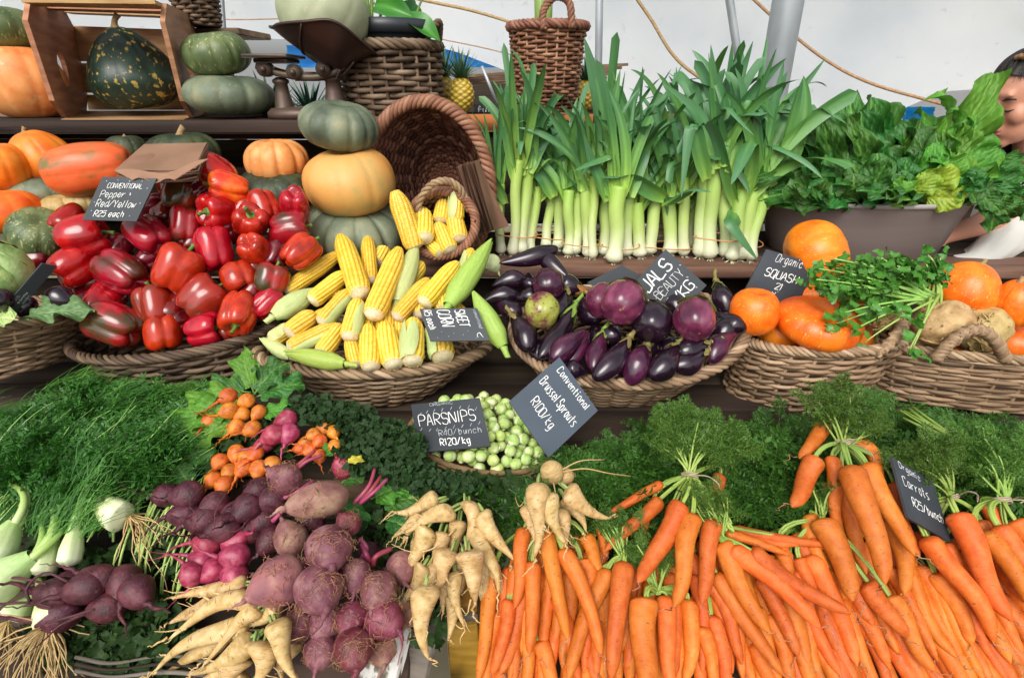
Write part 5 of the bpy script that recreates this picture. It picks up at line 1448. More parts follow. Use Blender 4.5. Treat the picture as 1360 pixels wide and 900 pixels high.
def place_egg(A, B, w, kind, mt, cal, lab, i, group=EG):
    d = B - A
    k = w * (.5 if kind == 'round' else .47) * scale_at((A + B) / 2)
    if kind != 'round': A, B = A - d * .06, B + d * .08; d = B - A
    me, bx = cached(('egg', i % 6, kind), lambda: egg_mesh(i % 6, kind))
    if not me.materials: me.materials.append(mt)
    key = ('eggm', i % 6, kind, mt.name)
    if key not in _cache:
        m2 = me.copy(); m2.materials.clear(); m2.materials.append(mt); _cache[key] = m2
    o = link('eggplant', _cache[key])
    orient(o, (A + B) / 2, d, R.uniform(0, 6), (k, k, d.length / 2 if kind != 'round' else k * 1.05))
    tag(o, lab, 'eggplant', group)
    if cal:
        sl = .95 if 'long olive' in lab else (.7 if 'high' in lab or 'curling' in lab else .4)
        sl = sl if kind != 'round' else .45
        key = ('cal', i % 6, kind, cal.name, sl)
        if key not in _cache: _cache[key] = hm(calyx_mesh(i % 6, kind, bx, sl), cal)
        link('calyx', _cache[key], o)
    return o
for i, (x0, y0, x1, y1, w, kd, mt, cal, lift, lab) in enumerate(eggs):
    if lab == hid_e: lab = by(x0, y0, [(q[0], q[1], q[9]) for q in eggs if q[9] != hid_e], lab, 'small hidden eggplant beside the')
    s = SL['egg']; k = w * .5 * scale_at(s.hit(x0, y0))
    A, B = s.seg(x0, y0, x1, y1, k * lift)
    if kd == 'round': B = B + (Vector((0, 0, CAMZ)) - B).normalized() * k * .5
    elif (B - A).length < k * 2.0: B = A + (B - A).normalized() * k * 2.0
    place_egg(A, B, w, kd, mt, cal, lab, i)
place_egg(at(1030, 372, 1.25), at(1005, 392, 1.2), 34, 'long', egg_dark, None, 'black eggplant half hidden behind the organic squash slate', 3, None)

# ---- brussels sprouts
rs = random.Random(3)
pts = []
tries = 0
s = SL['spr']
while len(pts) < 130 and tries < 14000:
    tries += 1
    a, q = rs.uniform(0, 2 * PI), math.sqrt(rs.random()) * .92
    x, y = math.cos(a) * q, math.sin(a) * q
    p = C * 1.0 + U * x + V * y
    h = rs.choice((-.010, .006, .012)) + .034 * (1 - q * q)
    rad = rs.uniform(.0095, .0135)
    if y > .2: h += .018 * (y - .2)
    p = p + Nb * h
    if all((p - o_).length > (rad + r2) * .84 for o_, r2 in pts):
        pts.append((p, rad))
for i, (p, rad) in enumerate(pts):
    o = link('brussels_sprout', cached(('spr', i % 8), lambda: sprout_mesh(i % 8)))
    orient(o, p, randdir(rs) + Vector((0, -.4, .5)), rs.uniform(0, 6), rad)
    tag(o, 'pale green brussels sprout heaped in the round fibre bowl', 'brussels sprout', 'brussels sprouts in the round bowl')
mb = MB(); T, Q = np.meshgrid(np.linspace(0, 2 * PI, 40, endpoint=False), np.linspace(.02, .9, 6), indexing='ij')
# ================================================================== carrots, parsnips, beets
Sc, Sr, Sg = SL['car'], SL['root'], SL['green']
XV = Vector((1, 0, 0))
def pdir(s, dx, dy, dz=0.0):                             # a direction from picture right / picture down / out of the heap
    return (XV * dx - s.up * dy + s.n * dz).normalized()
CARB = 'carrot bunches piled on the front tray'
def hub_(px, py, lift, s=None): return (s or Sc).hit(px, py, lift)
def greens(root, s, px, py, ang, n, L, spread, seed, lift=.03, stalks=10, name='greens'):
    """Tied leaf stalks and feathery leaves spreading from the tie at px, py; ang in the picture, 90 = up."""
    rs = np.random.RandomState(seed)
    mb = MB()
    c = s.hit(px, py, lift)
    for i in range(n):
        a = math.radians(ang + rs.uniform(-spread, spread))
        d = pdir(s, math.cos(a), -math.sin(a), rs.uniform(.02, .55))
        p0 = c + Vector(rs.uniform(-.006, .006, 3))
        l1 = L * rs.uniform(.5, 1.0)
        e = p0 + d * l1 + s.n * (-.25 * l1 * rs.rand())
        m = (p0 + e) / 2 + s.n * l1 * rs.uniform(.05, .25) + Vector(rs.uniform(-.01, .01, 3))
        P = bez(p0, m, e, 7)
        if i < stalks: tube(mb, P, np.linspace(.0021, .0012, 7), 5, 1, cap=False)
        for q in (3, 4, 5, 6):
            dd = P[min(q + 1, 6)] - P[q - 1]
            dd = dd / np.linalg.norm(dd) + rs.randn(3) * .45
            add_frond(mb, rs, P[q], dd, l1 * rs.uniform(.35, .6), small=q < 5)
    o = mb.obj(name, [frond_m, stalk_m]); rel(o, root)
    return o, c
def tie(root, c, d, r=.011, mat=None):
    d = Vector(d).normalized()
    mb = MB(); u = d.orthogonal().normalized(); v = d.cross(u)
    for k in range(3):
        th = np.linspace(0, 2 * PI, 25)
        P = [c + d * (.0025 * (k - 1)) + (u * math.cos(t) + v * math.sin(t)) * (r + .001 * math.sin(3 * t + k)) for t in th]
        tube(mb, P, .0012, 5, cap=False)
    for q in (1, -1):
        p = c + u * r
        tube(mb, spline([p, p + u * .014 + v * .012 * q, p + u * .022 + v * .026 * q - d * .008, p + u * .016 + v * .04 * q - d * .016], 10), .0009, 5)
    return rel(mb.obj('twine', mat or twine_m), root)
ncar = 0
def carrot(root, x0, y0, x1, y1, w, lift, lift1=None, s=None):
    global ncar
    s = s or Sc
    k = w * .5 * scale_at(s.hit(x0, y0)) * .88
    A, B = s.seg(x0, y0, x1, y1, k * lift, k * (lift if lift1 is None else lift1))
    o = link('carrot', cached(('car', ncar % 9), lambda: carrot_mesh(ncar % 9)))
    d = B - A
    orient(o, A, d, R.uniform(0, 6), (k, k, d.length * 1.02))
    ncar += 1
    rel(o, root)
    return A, d, k
def stubs(root, tops, c, rs):                            # leaf stalks running from each carrot to the tie
    mb = MB()
    for A, d, k in tops:
        if (A - c).length > .16: e = A - d.normalized() * .03 + Vector((rs.uniform(-.01, .01), .01, .01))
        else: e = c
        for j in range(4):
            o = Vector((rs.uniform(-1, 1), rs.uniform(-1, 1), rs.uniform(-.2, 1))) * k * .4
            m = A - d.normalized() * (A - e).length * .5 + o * .6
            tube(mb, bez(A + d.normalized() * .003 + o * .5, m, e + o * .5, 7), .0021, 5, cap=False)
    rel(mb.obj('leaf_stalk', stalk_m), root)['kind'] = 'stuff'
bunches = [
 ('carrot bunch fanning out left of its tied green stalks, topmost on the left half', (916, 632), 80, 60, .105, 60, [
  (880, 642, 808, 682, 17, 3.0), (878, 663, 805, 730, 21, 3.6), (865, 668, 846, 735, 17, 2.6), (905, 667, 848, 772, 31, 4.4), (921, 682, 896, 803, 29, 4.6), (948, 690, 932, 800, 27, 4.2), (900, 694, 889, 763, 16, 2.0), (956, 630, 938, 676, 21, 2.0), (915, 690, 905, 790, 20, 2.4), (895, 670, 870, 760, 22, 2.0)]),
 ('carrot bunch tied with loose twine hanging over the slate side, highest of all', (1120, 590), 66, 42, .085, 50, [
  (1084, 608, 1052, 672, 29, 4.0), (1096, 562, 1062, 608, 23, 3.2), (1105, 606, 1112, 698, 23, 4.4), (1128, 618, 1175, 772, 34, 5.2), (1150, 614, 1214, 735, 29, 5.0), (1162, 655, 1181, 708, 15, 3.6), (1187, 640, 1221, 738, 24, 3.6), (1182, 690, 1201, 788, 27, 3.2), (1100, 640, 1118, 720, 22, 2.6), (1140, 585, 1170, 640, 24, 3.0), (1120, 640, 1150, 760, 24, 3.0)]),
 ('carrot bunch right of the carrot slate with green stalks bent over it', (1262, 662), 110, 45, .09, 40, [
  (1229, 712, 1318, 850, 33, 3.6), (1270, 680, 1342, 822, 34, 4.4), (1254, 720, 1322, 838, 26, 2.8), (1240, 760, 1290, 855, 28, 2.2), (1300, 690, 1362, 800, 26, 3.2)]),
 ('carrot bunch at the picture edge beside the bent-over stalks', (1330, 665), 85, 40, .10, 40, [
  (1303, 705, 1375, 812, 31, 4.0), (1324, 697, 1395, 800, 31, 4.6), (1345, 690, 1420, 780, 30, 3.4), (1305, 668, 1345, 740, 24, 2.4), (1352, 735, 1420, 830, 30, 2.8)]),
 ('carrot bunch under the hanging small parsnips, leftmost of the heap', (722, 690), 95, 14, .05, 40, [
  (697, 700, 684, 805, 23, 3.4), (708, 745, 703, 868, 27, 3.6), (724, 702, 754, 846, 27, 4.0), (746, 728, 798, 868, 27, 4.2), (676, 795, 654, 894, 25, 2.4), (690, 805, 677, 905, 22, 2.0), (772, 742, 782, 792, 28, 2.2), (776, 710, 800, 762, 25, 2.8), (797, 698, 806, 738, 20, 2.2), (735, 790, 770, 905, 26, 1.8), (715, 850, 745, 930, 26, 1.6)]),
 ('carrot bunch in the middle whose stalk stubs show between the carrots', (828, 738), 95, 16, .07, 30, [
  (808, 755, 755, 900, 28, 3.0), (830, 745, 812, 900, 30, 3.8), (760, 840, 800, 930, 28, 1.6), (795, 820, 790, 905, 25, 1.6)]),
 ('carrot bunch with one very thick carrot pointing straight down', (872, 785), 90, 20, .07, 35, [
  (857, 792, 859, 935, 40, 3.6), (884, 790, 892, 915, 29, 3.2), (914, 795, 909, 905, 26, 2.6), (930, 830, 950, 915, 25, 2.2), (838, 830, 835, 905, 22, 2.0)]),
 ('carrot bunch of long carrots slanting down to the right below the horizontal ones', (955, 712), 100, 14, .07, 30, [
  (960, 718, 1021, 838, 29, 4.0), (968, 728, 1088, 832, 29, 4.4), (996, 730, 1128, 813, 29, 4.8), (950, 760, 1040, 895, 28, 2.8), (940, 770, 985, 880, 25, 2.2), (1010, 765, 1060, 870, 25, 2.6)]),
 ('pair of thin carrots lying nearly level across the heap', (968, 700), 120, 8, .06, 25, [
  (972, 702, 1122, 724, 15, 4.6), (998, 716, 1084, 720, 16, 4.2), (963, 707, 1048, 736, 16, 5.2), (1075, 718, 1140, 728, 15, 4.4)]),
 ('carrot bunch half covered below the tall hanging one', (1092, 690), 85, 10, .06, 25, [
  (1090, 688, 1132, 796, 36, 3.0), (1076, 682, 1100, 760, 24, 2.4), (1060, 740, 1085, 800, 22, 2.2), (1035, 725, 1055, 790, 22, 2.2), (1115, 730, 1160, 830, 28, 2.4), (1150, 772, 1205, 845, 29, 3.4), (1180, 790, 1240, 890, 28, 3.0)]),
]
for bi, (lab, tp, ang, nfr, L, spread, cs) in enumerate(bunches):
    lift = max(c[5] for c in cs) * .011 + .004
    root = empty('carrot_bunch', Sc.hit(*tp, lift), lab, 'carrot bunch', CARB)
    tops = [carrot(root, *c) for c in cs]
    o, c = greens(root, Sc, tp[0], tp[1], ang, nfr, L, spread, 40 + bi, lift, 14)
    stubs(root, tops, c, random.Random(bi))
    if bi < 4: tie(root, c, pdir(Sc, math.cos(math.radians(ang)), -math.sin(math.radians(ang))), .012)
# lower layers of the heap: bunches of carrots all pointing down the tray
rg = random.Random(11)
def slant(px): return float(np.interp(px, [640, 800, 900, 1000, 1100, 1250, 1380], [-.16, -.06, .05, .34, .42, .58, .66]))
low = ['lower layer carrot bunch at the left tray end, beside the yellow crate', 'lower layer carrot bunch under the very thick carrot', 'lower layer carrot bunch under the long slanting carrots',
       'lower layer carrot bunch at the bottom centre right, tips trailing root hairs', 'lower layer carrot bunch under the carrot slate', 'lower layer carrot bunch in the bottom corner at the picture edge']
xs = [650, 770, 890, 1010, 1130, 1250, 1400]
for b in range(6):
    root = empty('carrot_bunch', Sc.hit((xs[b] + xs[b + 1]) / 2, 760, 0), low[b], 'carrot bunch', CARB)
    tops = []
    for row, (ya, yb, lf) in enumerate(((752, 880, 1.2), (800, 925, .7), (720, 830, .6), (845, 975, -.2))):
        x = xs[b] + rg.uniform(4, 12)
        while x < xs[b + 1]:
            y0 = ya + rg.uniform(-16, 16); y1 = yb + rg.uniform(-16, 26)
            sl = slant(x) + rg.uniform(-.10, .10)
            if not (row == 2 and x < 690):
                tops.append(carrot(root, x, y0, x + sl * (y1 - y0), y1, rg.uniform(21, 30), lf + rg.uniform(-.1, .7)))
            x += rg.uniform(17, 24)
    stubs(root, tops[::2], Sc.hit((xs[b] + xs[b + 1]) / 2, 700, -.01), rg)
# feathery mass behind the carrots
rs = np.random.RandomState(4)
mb = MB()
for i in range(2300):
    px = rs.uniform(668, 1420); py = rs.uniform(505, 705)
    top = np.interp(px, [690, 740, 800, 860, 905, 960, 1140, 1170, 1230, 1420], [625, 590, 572, 562, 530, 545, 545, 508, 540, 540]) 
    bot = np.interp(px, [690, 800, 900, 1000, 1080, 1180, 1300, 1420], [700, 690, 665, 690, 640, 640, 680, 690])
    if py < top + 14 or py > bot: continue
    if px < 742 and py < 645 and rs.rand() < .93: continue
    lift = rs.uniform(-.06, -.005) + .014 * math.sin(px / 37) * math.cos(py / 29)
    p = Sg.hit(px, py, lift) if py < 610 else Sc.hit(px, py, lift + .01)
    ed = np.clip((py - top - 14) / 50, 0, 1)
    d = pdir(Sg, rs.randn(), rs.randn() * .7 + .55 * (1 - ed), rs.uniform(-.3, .15 + .3 * ed))
    tn_ = .14 * math.sin(px / 41 + 1) * math.cos(py / 33)
    add_frond(mb, rs, p, d, rs.uniform(.04, .065 + .045 * ed), small=rs.rand() < .25, ct=tn_)
for i in range(0):
    px, py = rs.uniform(770, 1380), rs.uniform(575, 650)
    p = Sg.hit(px, py, .03) if py < 610 else Sc.hit(px, py, .045)
    a = rs.uniform(0, 6.28); d = pdir(Sg, math.cos(a), math.sin(a) * .6, .25)
    L = rs.uniform(.05, .13)
    q = p + d * L + Sg.n * rs.uniform(-.02, .01)
    q.z -= .01
    tube(mb, bez(p - Sg.n * .02, (p + q) / 2 + Sg.n * rs.uniform(0, .04) + Vector(rs.uniform(-.05, .05, 3)), q - Sg.n * .02, 10), rs.uniform(.0007, .0016), 4, 1, cap=False)
tag(mb.obj('carrot_foliage', [frond_m, stalk_m]), 'mass of feathery green carrot tops behind the carrots', 'foliage', None, 'stuff')
# a bundle of cut stalks tied with twine lying on the foliage
cs_ = empty('stalk_bundle', Sg.hit(1275, 590, .04), 'tied bundle of cut green carrot stalks lying on the foliage above the slate', 'stalk bundle')
mb = MB()
for i in range(26):
    a = Sg.hit(1205 + rs.uniform(-10, 10), 548 + rs.uniform(-8, 8), .03 + rs.uniform(-.01, .01)); c = Sg.hit(1278, 592, .045) + Vector(rs.uniform(-.006, .006, 3)); e = Sg.hit(1318 + rs.uniform(-18, 8), 622 + rs.uniform(-14, 24), .04 + rs.uniform(-.015, .015))
    tube(mb, spline([a, c, e], 9), rs.uniform(.0014, .0024), 5)
rel(mb.obj('stalk', stalk_m), cs_)['kind'] = 'stuff'
tie(cs_, Sg.hit(1278, 592, .045), Vector((.75, -.2, -.3)), .012)

# ---- parsnips
PARB = 'parsnip bunches'
npar = 0
def parsnip(root, x0, y0, x1, y1, w, lift, s):
    global npar
    k = w * .5 * scale_at(s.hit(x0, y0)) * 1.13
    A, B = s.seg(x0, y0, x1, y1, k * lift, k * lift * .8)
    d = B - A
    o = link('parsnip', cached(('par', npar % 9), lambda: parsnip_mesh(npar % 9)))
    orient(o, A, d, R.uniform(0, 6), (k, k, d.length))
    npar += 1
    rel(o, root)
    return A, d, k
par_leaf = M('parsnip_stalk', [(.3, '#5f7a35'), (.6, '#8a9d57'), (.8, '#b0b685')], 4, (3, 3, .5), .5, .1, 12)
def pbunch(lab, tp, s, items, leaf=True):
    root = empty('parsnip_bunch', s.hit(*tp, .03), lab, 'parsnip bunch', PARB)
    tops = [parsnip(root, *i, s) for i in items]
    if leaf:
        mb = MB(); c = s.hit(*tp, .0)
        for A, d, k in tops:
            for j in range(3):
                o = Vector((R.uniform(-1, 1), R.uniform(-1, 1), R.uniform(-1, 1))) * k * .3
                L = min(.013, (c - A).length)
                tube(mb, bez(A + o + d.normalized() * .004, A - d.normalized() * L * .6 + o, A - d.normalized() * L * .7 + (c - A).normalized() * L * .5 + o, 6), .0022, 5)
        rel(mb.obj('leaf_stalk', par_leaf), root)['kind'] = 'stuff'
    return root
def roots_strand(root, s, paths, r=.0014, mat=None, name='root_strand'):
    for P in paths:
        pts = [s.hit(x, y, l) for x, y, l in P]
        k = 14
        mb = MB(); tube(mb, spline(pts, k), np.linspace(r, r * .35, k), 5)
        o = rel(mb.obj(name, mat or par_m), root)
    return o
rA = pbunch('wide parsnip bunch in the bottom left part, tips pointing left', (370, 800), Sr, [
 (328, 775, 228, 793, 27, 2.6), (338, 797, 222, 842, 30, 3.4), (286, 800, 222, 832, 24, 1.6), (330, 830, 207, 888, 30, 2.6), (336, 845, 250, 900, 30, 3.4), (366, 822, 392, 905, 34, 4.0), (345, 850, 333, 915, 36, 3.2), (322, 872, 308, 925, 34, 2.4), (305, 870, 262, 905, 26, 2.0), (372, 803, 330, 832, 26, 3.4), (345, 808, 268, 880, 24, 4.6), (300, 850, 215, 895, 26, 1.2), (390, 850, 380, 905, 30, 2.0), (330, 905, 280, 940, 30, 2.6)])
roots_strand(rA, Sr, [[(340, 810, .06), (302, 850, .065), (265, 888, .06), (250, 886, .055)], [(325, 780, .05), (280, 810, .055), (236, 800, .05)], [(240, 835, .05), (222, 838, .05), (205, 838, .045)], [(300, 770, .04), (262, 782, .045), (228, 770, .045)], [(230, 870, .04), (205, 890, .04), (192, 905, .04)]])
rB = pbunch('large parsnip bunch hanging above the yellow crate', (618, 662), Sr, [
 (583, 662, 522, 684, 24, 3.6), (562, 682, 522, 712, 22, 2.6), (568, 698, 527, 768, 28, 3.4), (604, 678, 540, 714, 24, 4.2), (588, 705, 576, 766, 25, 3.0), (620, 664, 622, 738, 24, 3.8), (640, 678, 682, 748, 27, 4.0), (632, 698, 660, 790, 27, 3.2), (598, 728, 574, 786, 28, 4.0), (622, 730, 630, 802, 35, 4.6), (603, 758, 618, 832, 21, 3.0), (568, 776, 562, 874, 32, 4.2), (565, 750, 528, 800, 26, 2.8), (592, 772, 588, 815, 18, 2.2), (545, 742, 527, 788, 22, 2.0), (652, 748, 676, 806, 22, 2.6), (590, 740, 540, 790, 24, 1.4), (640, 760, 660, 800, 24, 1.6), (612, 740, 606, 800, 26, 1.4), (575, 672, 535, 722, 22, 2.0), (610, 690, 600, 760, 24, 2.6), (650, 712, 668, 775, 22, 2.0), (580, 745, 548, 812, 24, 2.2), (640, 735, 648, 815, 24, 2.4), (600, 790, 596, 850, 22, 2.2), (556, 715, 530, 760, 20, 1.6)])
roots_strand(rB, Sr, [[(605, 702, .055), (575, 728, .06), (545, 732, .055), (520, 722, .05)], [(665, 760, .045), (684, 780, .045), (683, 795, .04), (674, 795, .035)], [(620, 828, .03), (612, 834, .03), (600, 822, .03), (596, 808, .03)], [(654, 770, .03), (655, 800, .025), (655, 825, .02)], [(552, 800, .03), (546, 820, .03), (545, 838, .025)], [(575, 775, .05), (557, 790, .05), (540, 797, .045)]])
rC = pbunch('small parsnip bunch lying on the carrot tops below the sprout bowl', (735, 640), Sc, [
 (716, 640, 709, 742, 26, 6.0), (702, 668, 718, 730, 24, 4.6), (727, 655, 752, 722, 26, 5.8), (752, 648, 806, 692, 25, 5.6), (740, 675, 752, 728, 24, 4.2), (722, 680, 744, 724, 22, 3.8), (750, 660, 778, 705, 24, 4.2)])
pk = pk_ = None
roots_strand(rC, Sc, [[(740, 628, .06), (775, 622, .07), (808, 628, .07), (838, 632, .06)], [(742, 626, .06), (770, 612, .07), (803, 610, .06)], [(745, 715, .045), (762, 735, .045), (782, 755, .04)], [(735, 640, .06), (741, 670, .06), (750, 700, .05)], [(700, 660, .04), (690, 672, .04), (684, 660, .035)], [(712, 720, .05), (706, 745, .05), (707, 762, .045)]])
for (x, y, r) in ((733, 627, 15), (751, 632, 11)):
    mb = beet_mesh(x, .95, .0, 3)
    o = mb.obj('parsnip_crown', [par_m, hair_pale]); k = r * scale_at(Sc.hit(x, y))
    orient(o, Sc.hit(x, y, .055 if r > 12 else .04), pdir(Sc, -.3, -.4, .8), 0, k); rel(o, rC)

# ---- beets
BM = {}
def beet(root, px, py, r, mt, tdx, tdy, tdz=.2, lift=1.0, tail=1.6, squash=1.0, hair=None, s=None, name='beetroot', kink=.5, hairs=10, var=None):
    s = s or Sr
    k = r * scale_at(s.hit(px, py))
    c = s.hit(px, py, k * lift)
    v = (int(px * 7 + py) % 4) if var is None else var
    key = ('beet', v, mt.name, tail, squash, hairs)
    me = cached(key, lambda: beet_mesh(v + int(tail * 10), squash, tail, hairs, 1.0, kink).mesh('beetroot', [mt, hair or roothair]))
    o = link(name, me)
    orient(o, c, -pdir(s, tdx, tdy, tdz), R.uniform(0, 6), (k, k, k))
    if root: rel(o, root)
    return o
def stalks(root, s, paths, r=.0035, mat=None, name='leaf_stalk'):
    for P in paths:
        mb = MB(); tube(mb, spline([s.hit(x, y, l) for x, y, l in P], 12), np.linspace(r, r * .75, 12), 7)
        o = rel(mb.obj(name, mat or beet_stem), root)
    return o
GB = 'golden beet bunches'
bunch_data = [
 ('golden_beet_bunch', 'upper bunch of small golden beets with thin tails, below the pepper basket', 'beet bunch', GB, beet_gold, 10.4, [(304, 526, -.4, .5), (328, 532, -.6, .6), (305, 545, -.5, .5), (280, 557, -.4, .9), (344, 547, -.3, .8), (314, 566, -.4, .7), (336, 569, -.6, .6), (322, 550, -.3, .5)], 3.0),
 ('golden_beet_bunch', 'lower bunch of small golden beets, the brightest orange ones', 'beet bunch', GB, beet_gold, 11.0, [(314, 601, .2, .9), (292, 612, -.1, 1), (340, 602, -.3, .9), (305, 626, .1, 1), (325, 620, -.3, .9), (344, 622, .1, 1), (283, 636, -.4, .9), (298, 643, .1, 1), (362, 617, .3, .9), (328, 606, 0, 1)], 2.6),
 ('golden_beet_bunch', 'small golden beet bunch on the right beside the dark kale', 'beet bunch', GB, beet_gold, 8.6, [(431, 568, -.6, .3), (443, 573, .3, .5), (425, 585, -.3, .8), (408, 587, -.7, .3), (445, 592, .3, .9), (424, 605, .2, .8), (413, 597, -.5, .5), (400, 595, -.7, .3), (417, 577, -.3, .3)], 1.6),
 ('pink_beet_bunch', 'pair of bright pink beets with long tails beside the upper golden bunch', 'beet bunch', None, beet_pink, 12, [(382, 557, -.8, .5), (384, 575, -.1, 1), (364, 577, -.8, .6), (352, 590, -.8, .5)], 2.6),
 ('pink_beet_bunch', 'bunch of bright pink beets with long tails lying left of the big tan beet', 'beet bunch', None, beet_pink, 16, [(277, 722, -.95, -.1), (311, 719, .8, -.3), (314, 738, -.7, .1), (285, 757, -.6, .6), (311, 763, .4, .4), (255, 764, -.5, -.8), (268, 745, -.9, -.4)], 2.6),
 ('dark_beet_bunch', 'shadowy dark beet bunch lying under the golden beets', 'beet bunch', None, beet_dark, 17, [(221, 657, -.9, .1), (251, 657, -.9, .2), (287, 668, -.5, .5), (247, 682, -.9, .2), (312, 682, -.4, .7), (330, 672, -.3, .7), (352, 690, -.5, .6), (275, 690, -.9, .3), (300, 700, -.7, .4), (335, 705, -.5, .6), (365, 660, -.6, .5), (345, 650, -.6, .5), (360, 715, -.4, .8)], 2.0),
 ('dark_beet_bunch', 'dusty maroon beet bunch lying on the fennel bulbs at the far left', 'beet bunch', None, beet_dark, 20, [(165, 772, .2, .6), (145, 806, -.8, .2), (117, 779, -.8, .3), (82, 815, -.9, .3), (78, 790, -.9, -.2), (133, 768, -.7, -.2), (95, 775, -.9, -.1), (182, 785, .6, .4)], 2.6),
]
for nm, lab, cat, grp, mt, r0, items, tail in bunch_data:
    root = empty(nm, Sr.hit(items[0][0], items[0][1], .01), lab, cat, grp)
    for j, (x, y, tx, ty) in enumerate(items):
        beet(root, x, y, r0 * R.uniform(.88, 1.12), mt, tx, ty, R.uniform(.1, .5), 1.4 + .4 * (j % 3), tail, 1.0, roothair if mt is beet_gold else (hair_dark if mt is beet_dark else beet_pink), name='beet', hairs=4, kink=1.0)
root = empty('beetroot_bunch', Sr.hit(450, 760, .02), 'big bunch of dusty purple beetroots with fine root hairs, bottom middle', 'beet bunch')
for (x, y, r, mt, tx, ty, lf) in [
 (437, 727, 29, beet_dusty, .3, .6, 3.2), (423, 781, 30, beet_dusty, .5, .7, 3.4), (471, 763, 21, beet_dusty, .2, .9, 3.2), (503, 782, 24, beet_dusty, -.1, .9, 3.0), (463, 697, 17, beet_red, -.4, -.5, 2.8), (468, 818, 21, beet_red, -.1, .8, 3.2), (510, 822, 25, beet_red, .8, .5, 2.8), (470, 860, 26, beet_red, .3, .8, 3.0), (395, 830, 21, beet_dusty, -.4, .7, 2.2), (427, 862, 22, beet_dusty, 0, .9, 2.0), (433, 825, 22, beet_dusty, -.2, .9, 2.0), (540, 815, 17, beet_tan, .6, .6, 1.4), (507, 860, 20, beet_tan, .3, .8, 1.4), (533, 752, 21, beet_tan, .3, .8, 1.6), (480, 790, 22, beet_dark, 0, .8, 1.0), (450, 840, 22, beet_dark, 0, .8, .8), (400, 800, 18, beet_dark, 0, .8, .8), (488, 735, 17, beet_dark, .3, .3, .8), (415, 690, 19, beet_dark, -.3, .3, .6)]:
    beet(root, x, y, r * .93, mt, tx, ty, .45, lf, .9 if mt is not beet_tan else 1.2, .92, roothair if mt is not beet_dark else hair_dark, hairs=34)
stalks(root, Sr, [[(455, 715, .06), (430, 716, .07), (408, 722, .075)], [(412, 735, .06), (398, 760, .075), (392, 752, .08)], [(480, 745, .05), (486, 728, .06), (478, 715, .055)], [(495, 750, .05), (500, 738, .06), (520, 728, .05)], [(490, 745, .055), (486, 735, .065), (480, 722, .06)]], .005)
roots_strand(root, Sr, [[(430, 800, .08), (445, 815, .08), (440, 840, .075)], [(418, 795, .08), (400, 810, .08), (392, 835, .07)], [(440, 730, .085), (455, 740, .085), (452, 755, .08)], [(470, 780, .08), (465, 800, .08), (448, 812, .075)], [(515, 840, .07), (535, 850, .07), (555, 848, .06)], [(470, 875, .07), (478, 890, .07), (470, 900, .06)], [(390, 800, .06), (382, 815, .06), (396, 828, .06)]], .0009, roothair)
one = [
 ('tan earthy beetroot left of the dusty bunch, above the wide parsnips', (372, 770, 29, beet_tan, -.6, .5, 2.8)),
 ('earthy mottled beetroot behind the pink tails, above the tan one', (387, 717, 21, beet_tan, -.3, -.6, 1.6)),
 ('oblong brown-pink beetroot lying across the middle of the roots', (427, 663, 24, beet_tan, -.9, .4, 3.0)),
 ('small dusty beetroot right below the golden beets', (380, 636, 19, beet_dusty, -.5, -.2, 2.6)),
 ('deep pink beetroot half hidden by the yellow-tipped leaf', (456, 622, 14, beet_pink, -.2, -.3, 1.2))]
for lab, (x, y, r, mt, tx, ty, lf) in one:
    o = beet(None, x, y, r, mt, tx, ty, .5, lf, .8, 1.0, roothair, hairs=26)
    tag(o, lab, 'beetroot')
    if 'oblong' in lab: o.scale = (o.scale[0] * .9, o.scale[1] * .9, o.scale[2] * 1.32)
stk = empty('beet_stalks', Sr.hit(385, 670, .05), 'cut pink beet stalks lying across the dark beets', 'beet stalks')
stalks(stk, Sr, [[(362, 692, .055), (385, 668, .065), (412, 640, .055)], [(374, 662, .05), (395, 652, .06), (416, 638, .05)], [(390, 622, .06), (402, 612, .065), (418, 598, .06)], [(393, 624, .06), (408, 612, .065), (428, 604, .06)], [(480, 665, .05), (495, 648, .06), (506, 632, .05)], [(478, 668, .05), (498, 652, .06), (514, 636, .05)], [(470, 668, .05), (490, 645, .055), (498, 622, .045)]], .0038)
roots_strand(stk, Sr, [[(236, 710, .08), (210, 705, .085), (190, 697, .08)], [(332, 688, .085), (316, 704, .095), (300, 706, .09), (285, 714, .08)], [(262, 692, .09), (274, 678, .095), (283, 682, .09), (298, 668, .085)], [(272, 642, .08), (252, 668, .095), (262, 684, .095), (258, 700, .085)], [(302, 652, .085), (286, 680, .1), (284, 702, .09), (262, 715, .08)], [(362, 628, .085), (345, 652, .095), (330, 656, .095), (316, 674, .085)], [(338, 638, .085), (352, 660, .09), (374, 652, .09), (388, 664, .08)]], .0011, hair_dark)
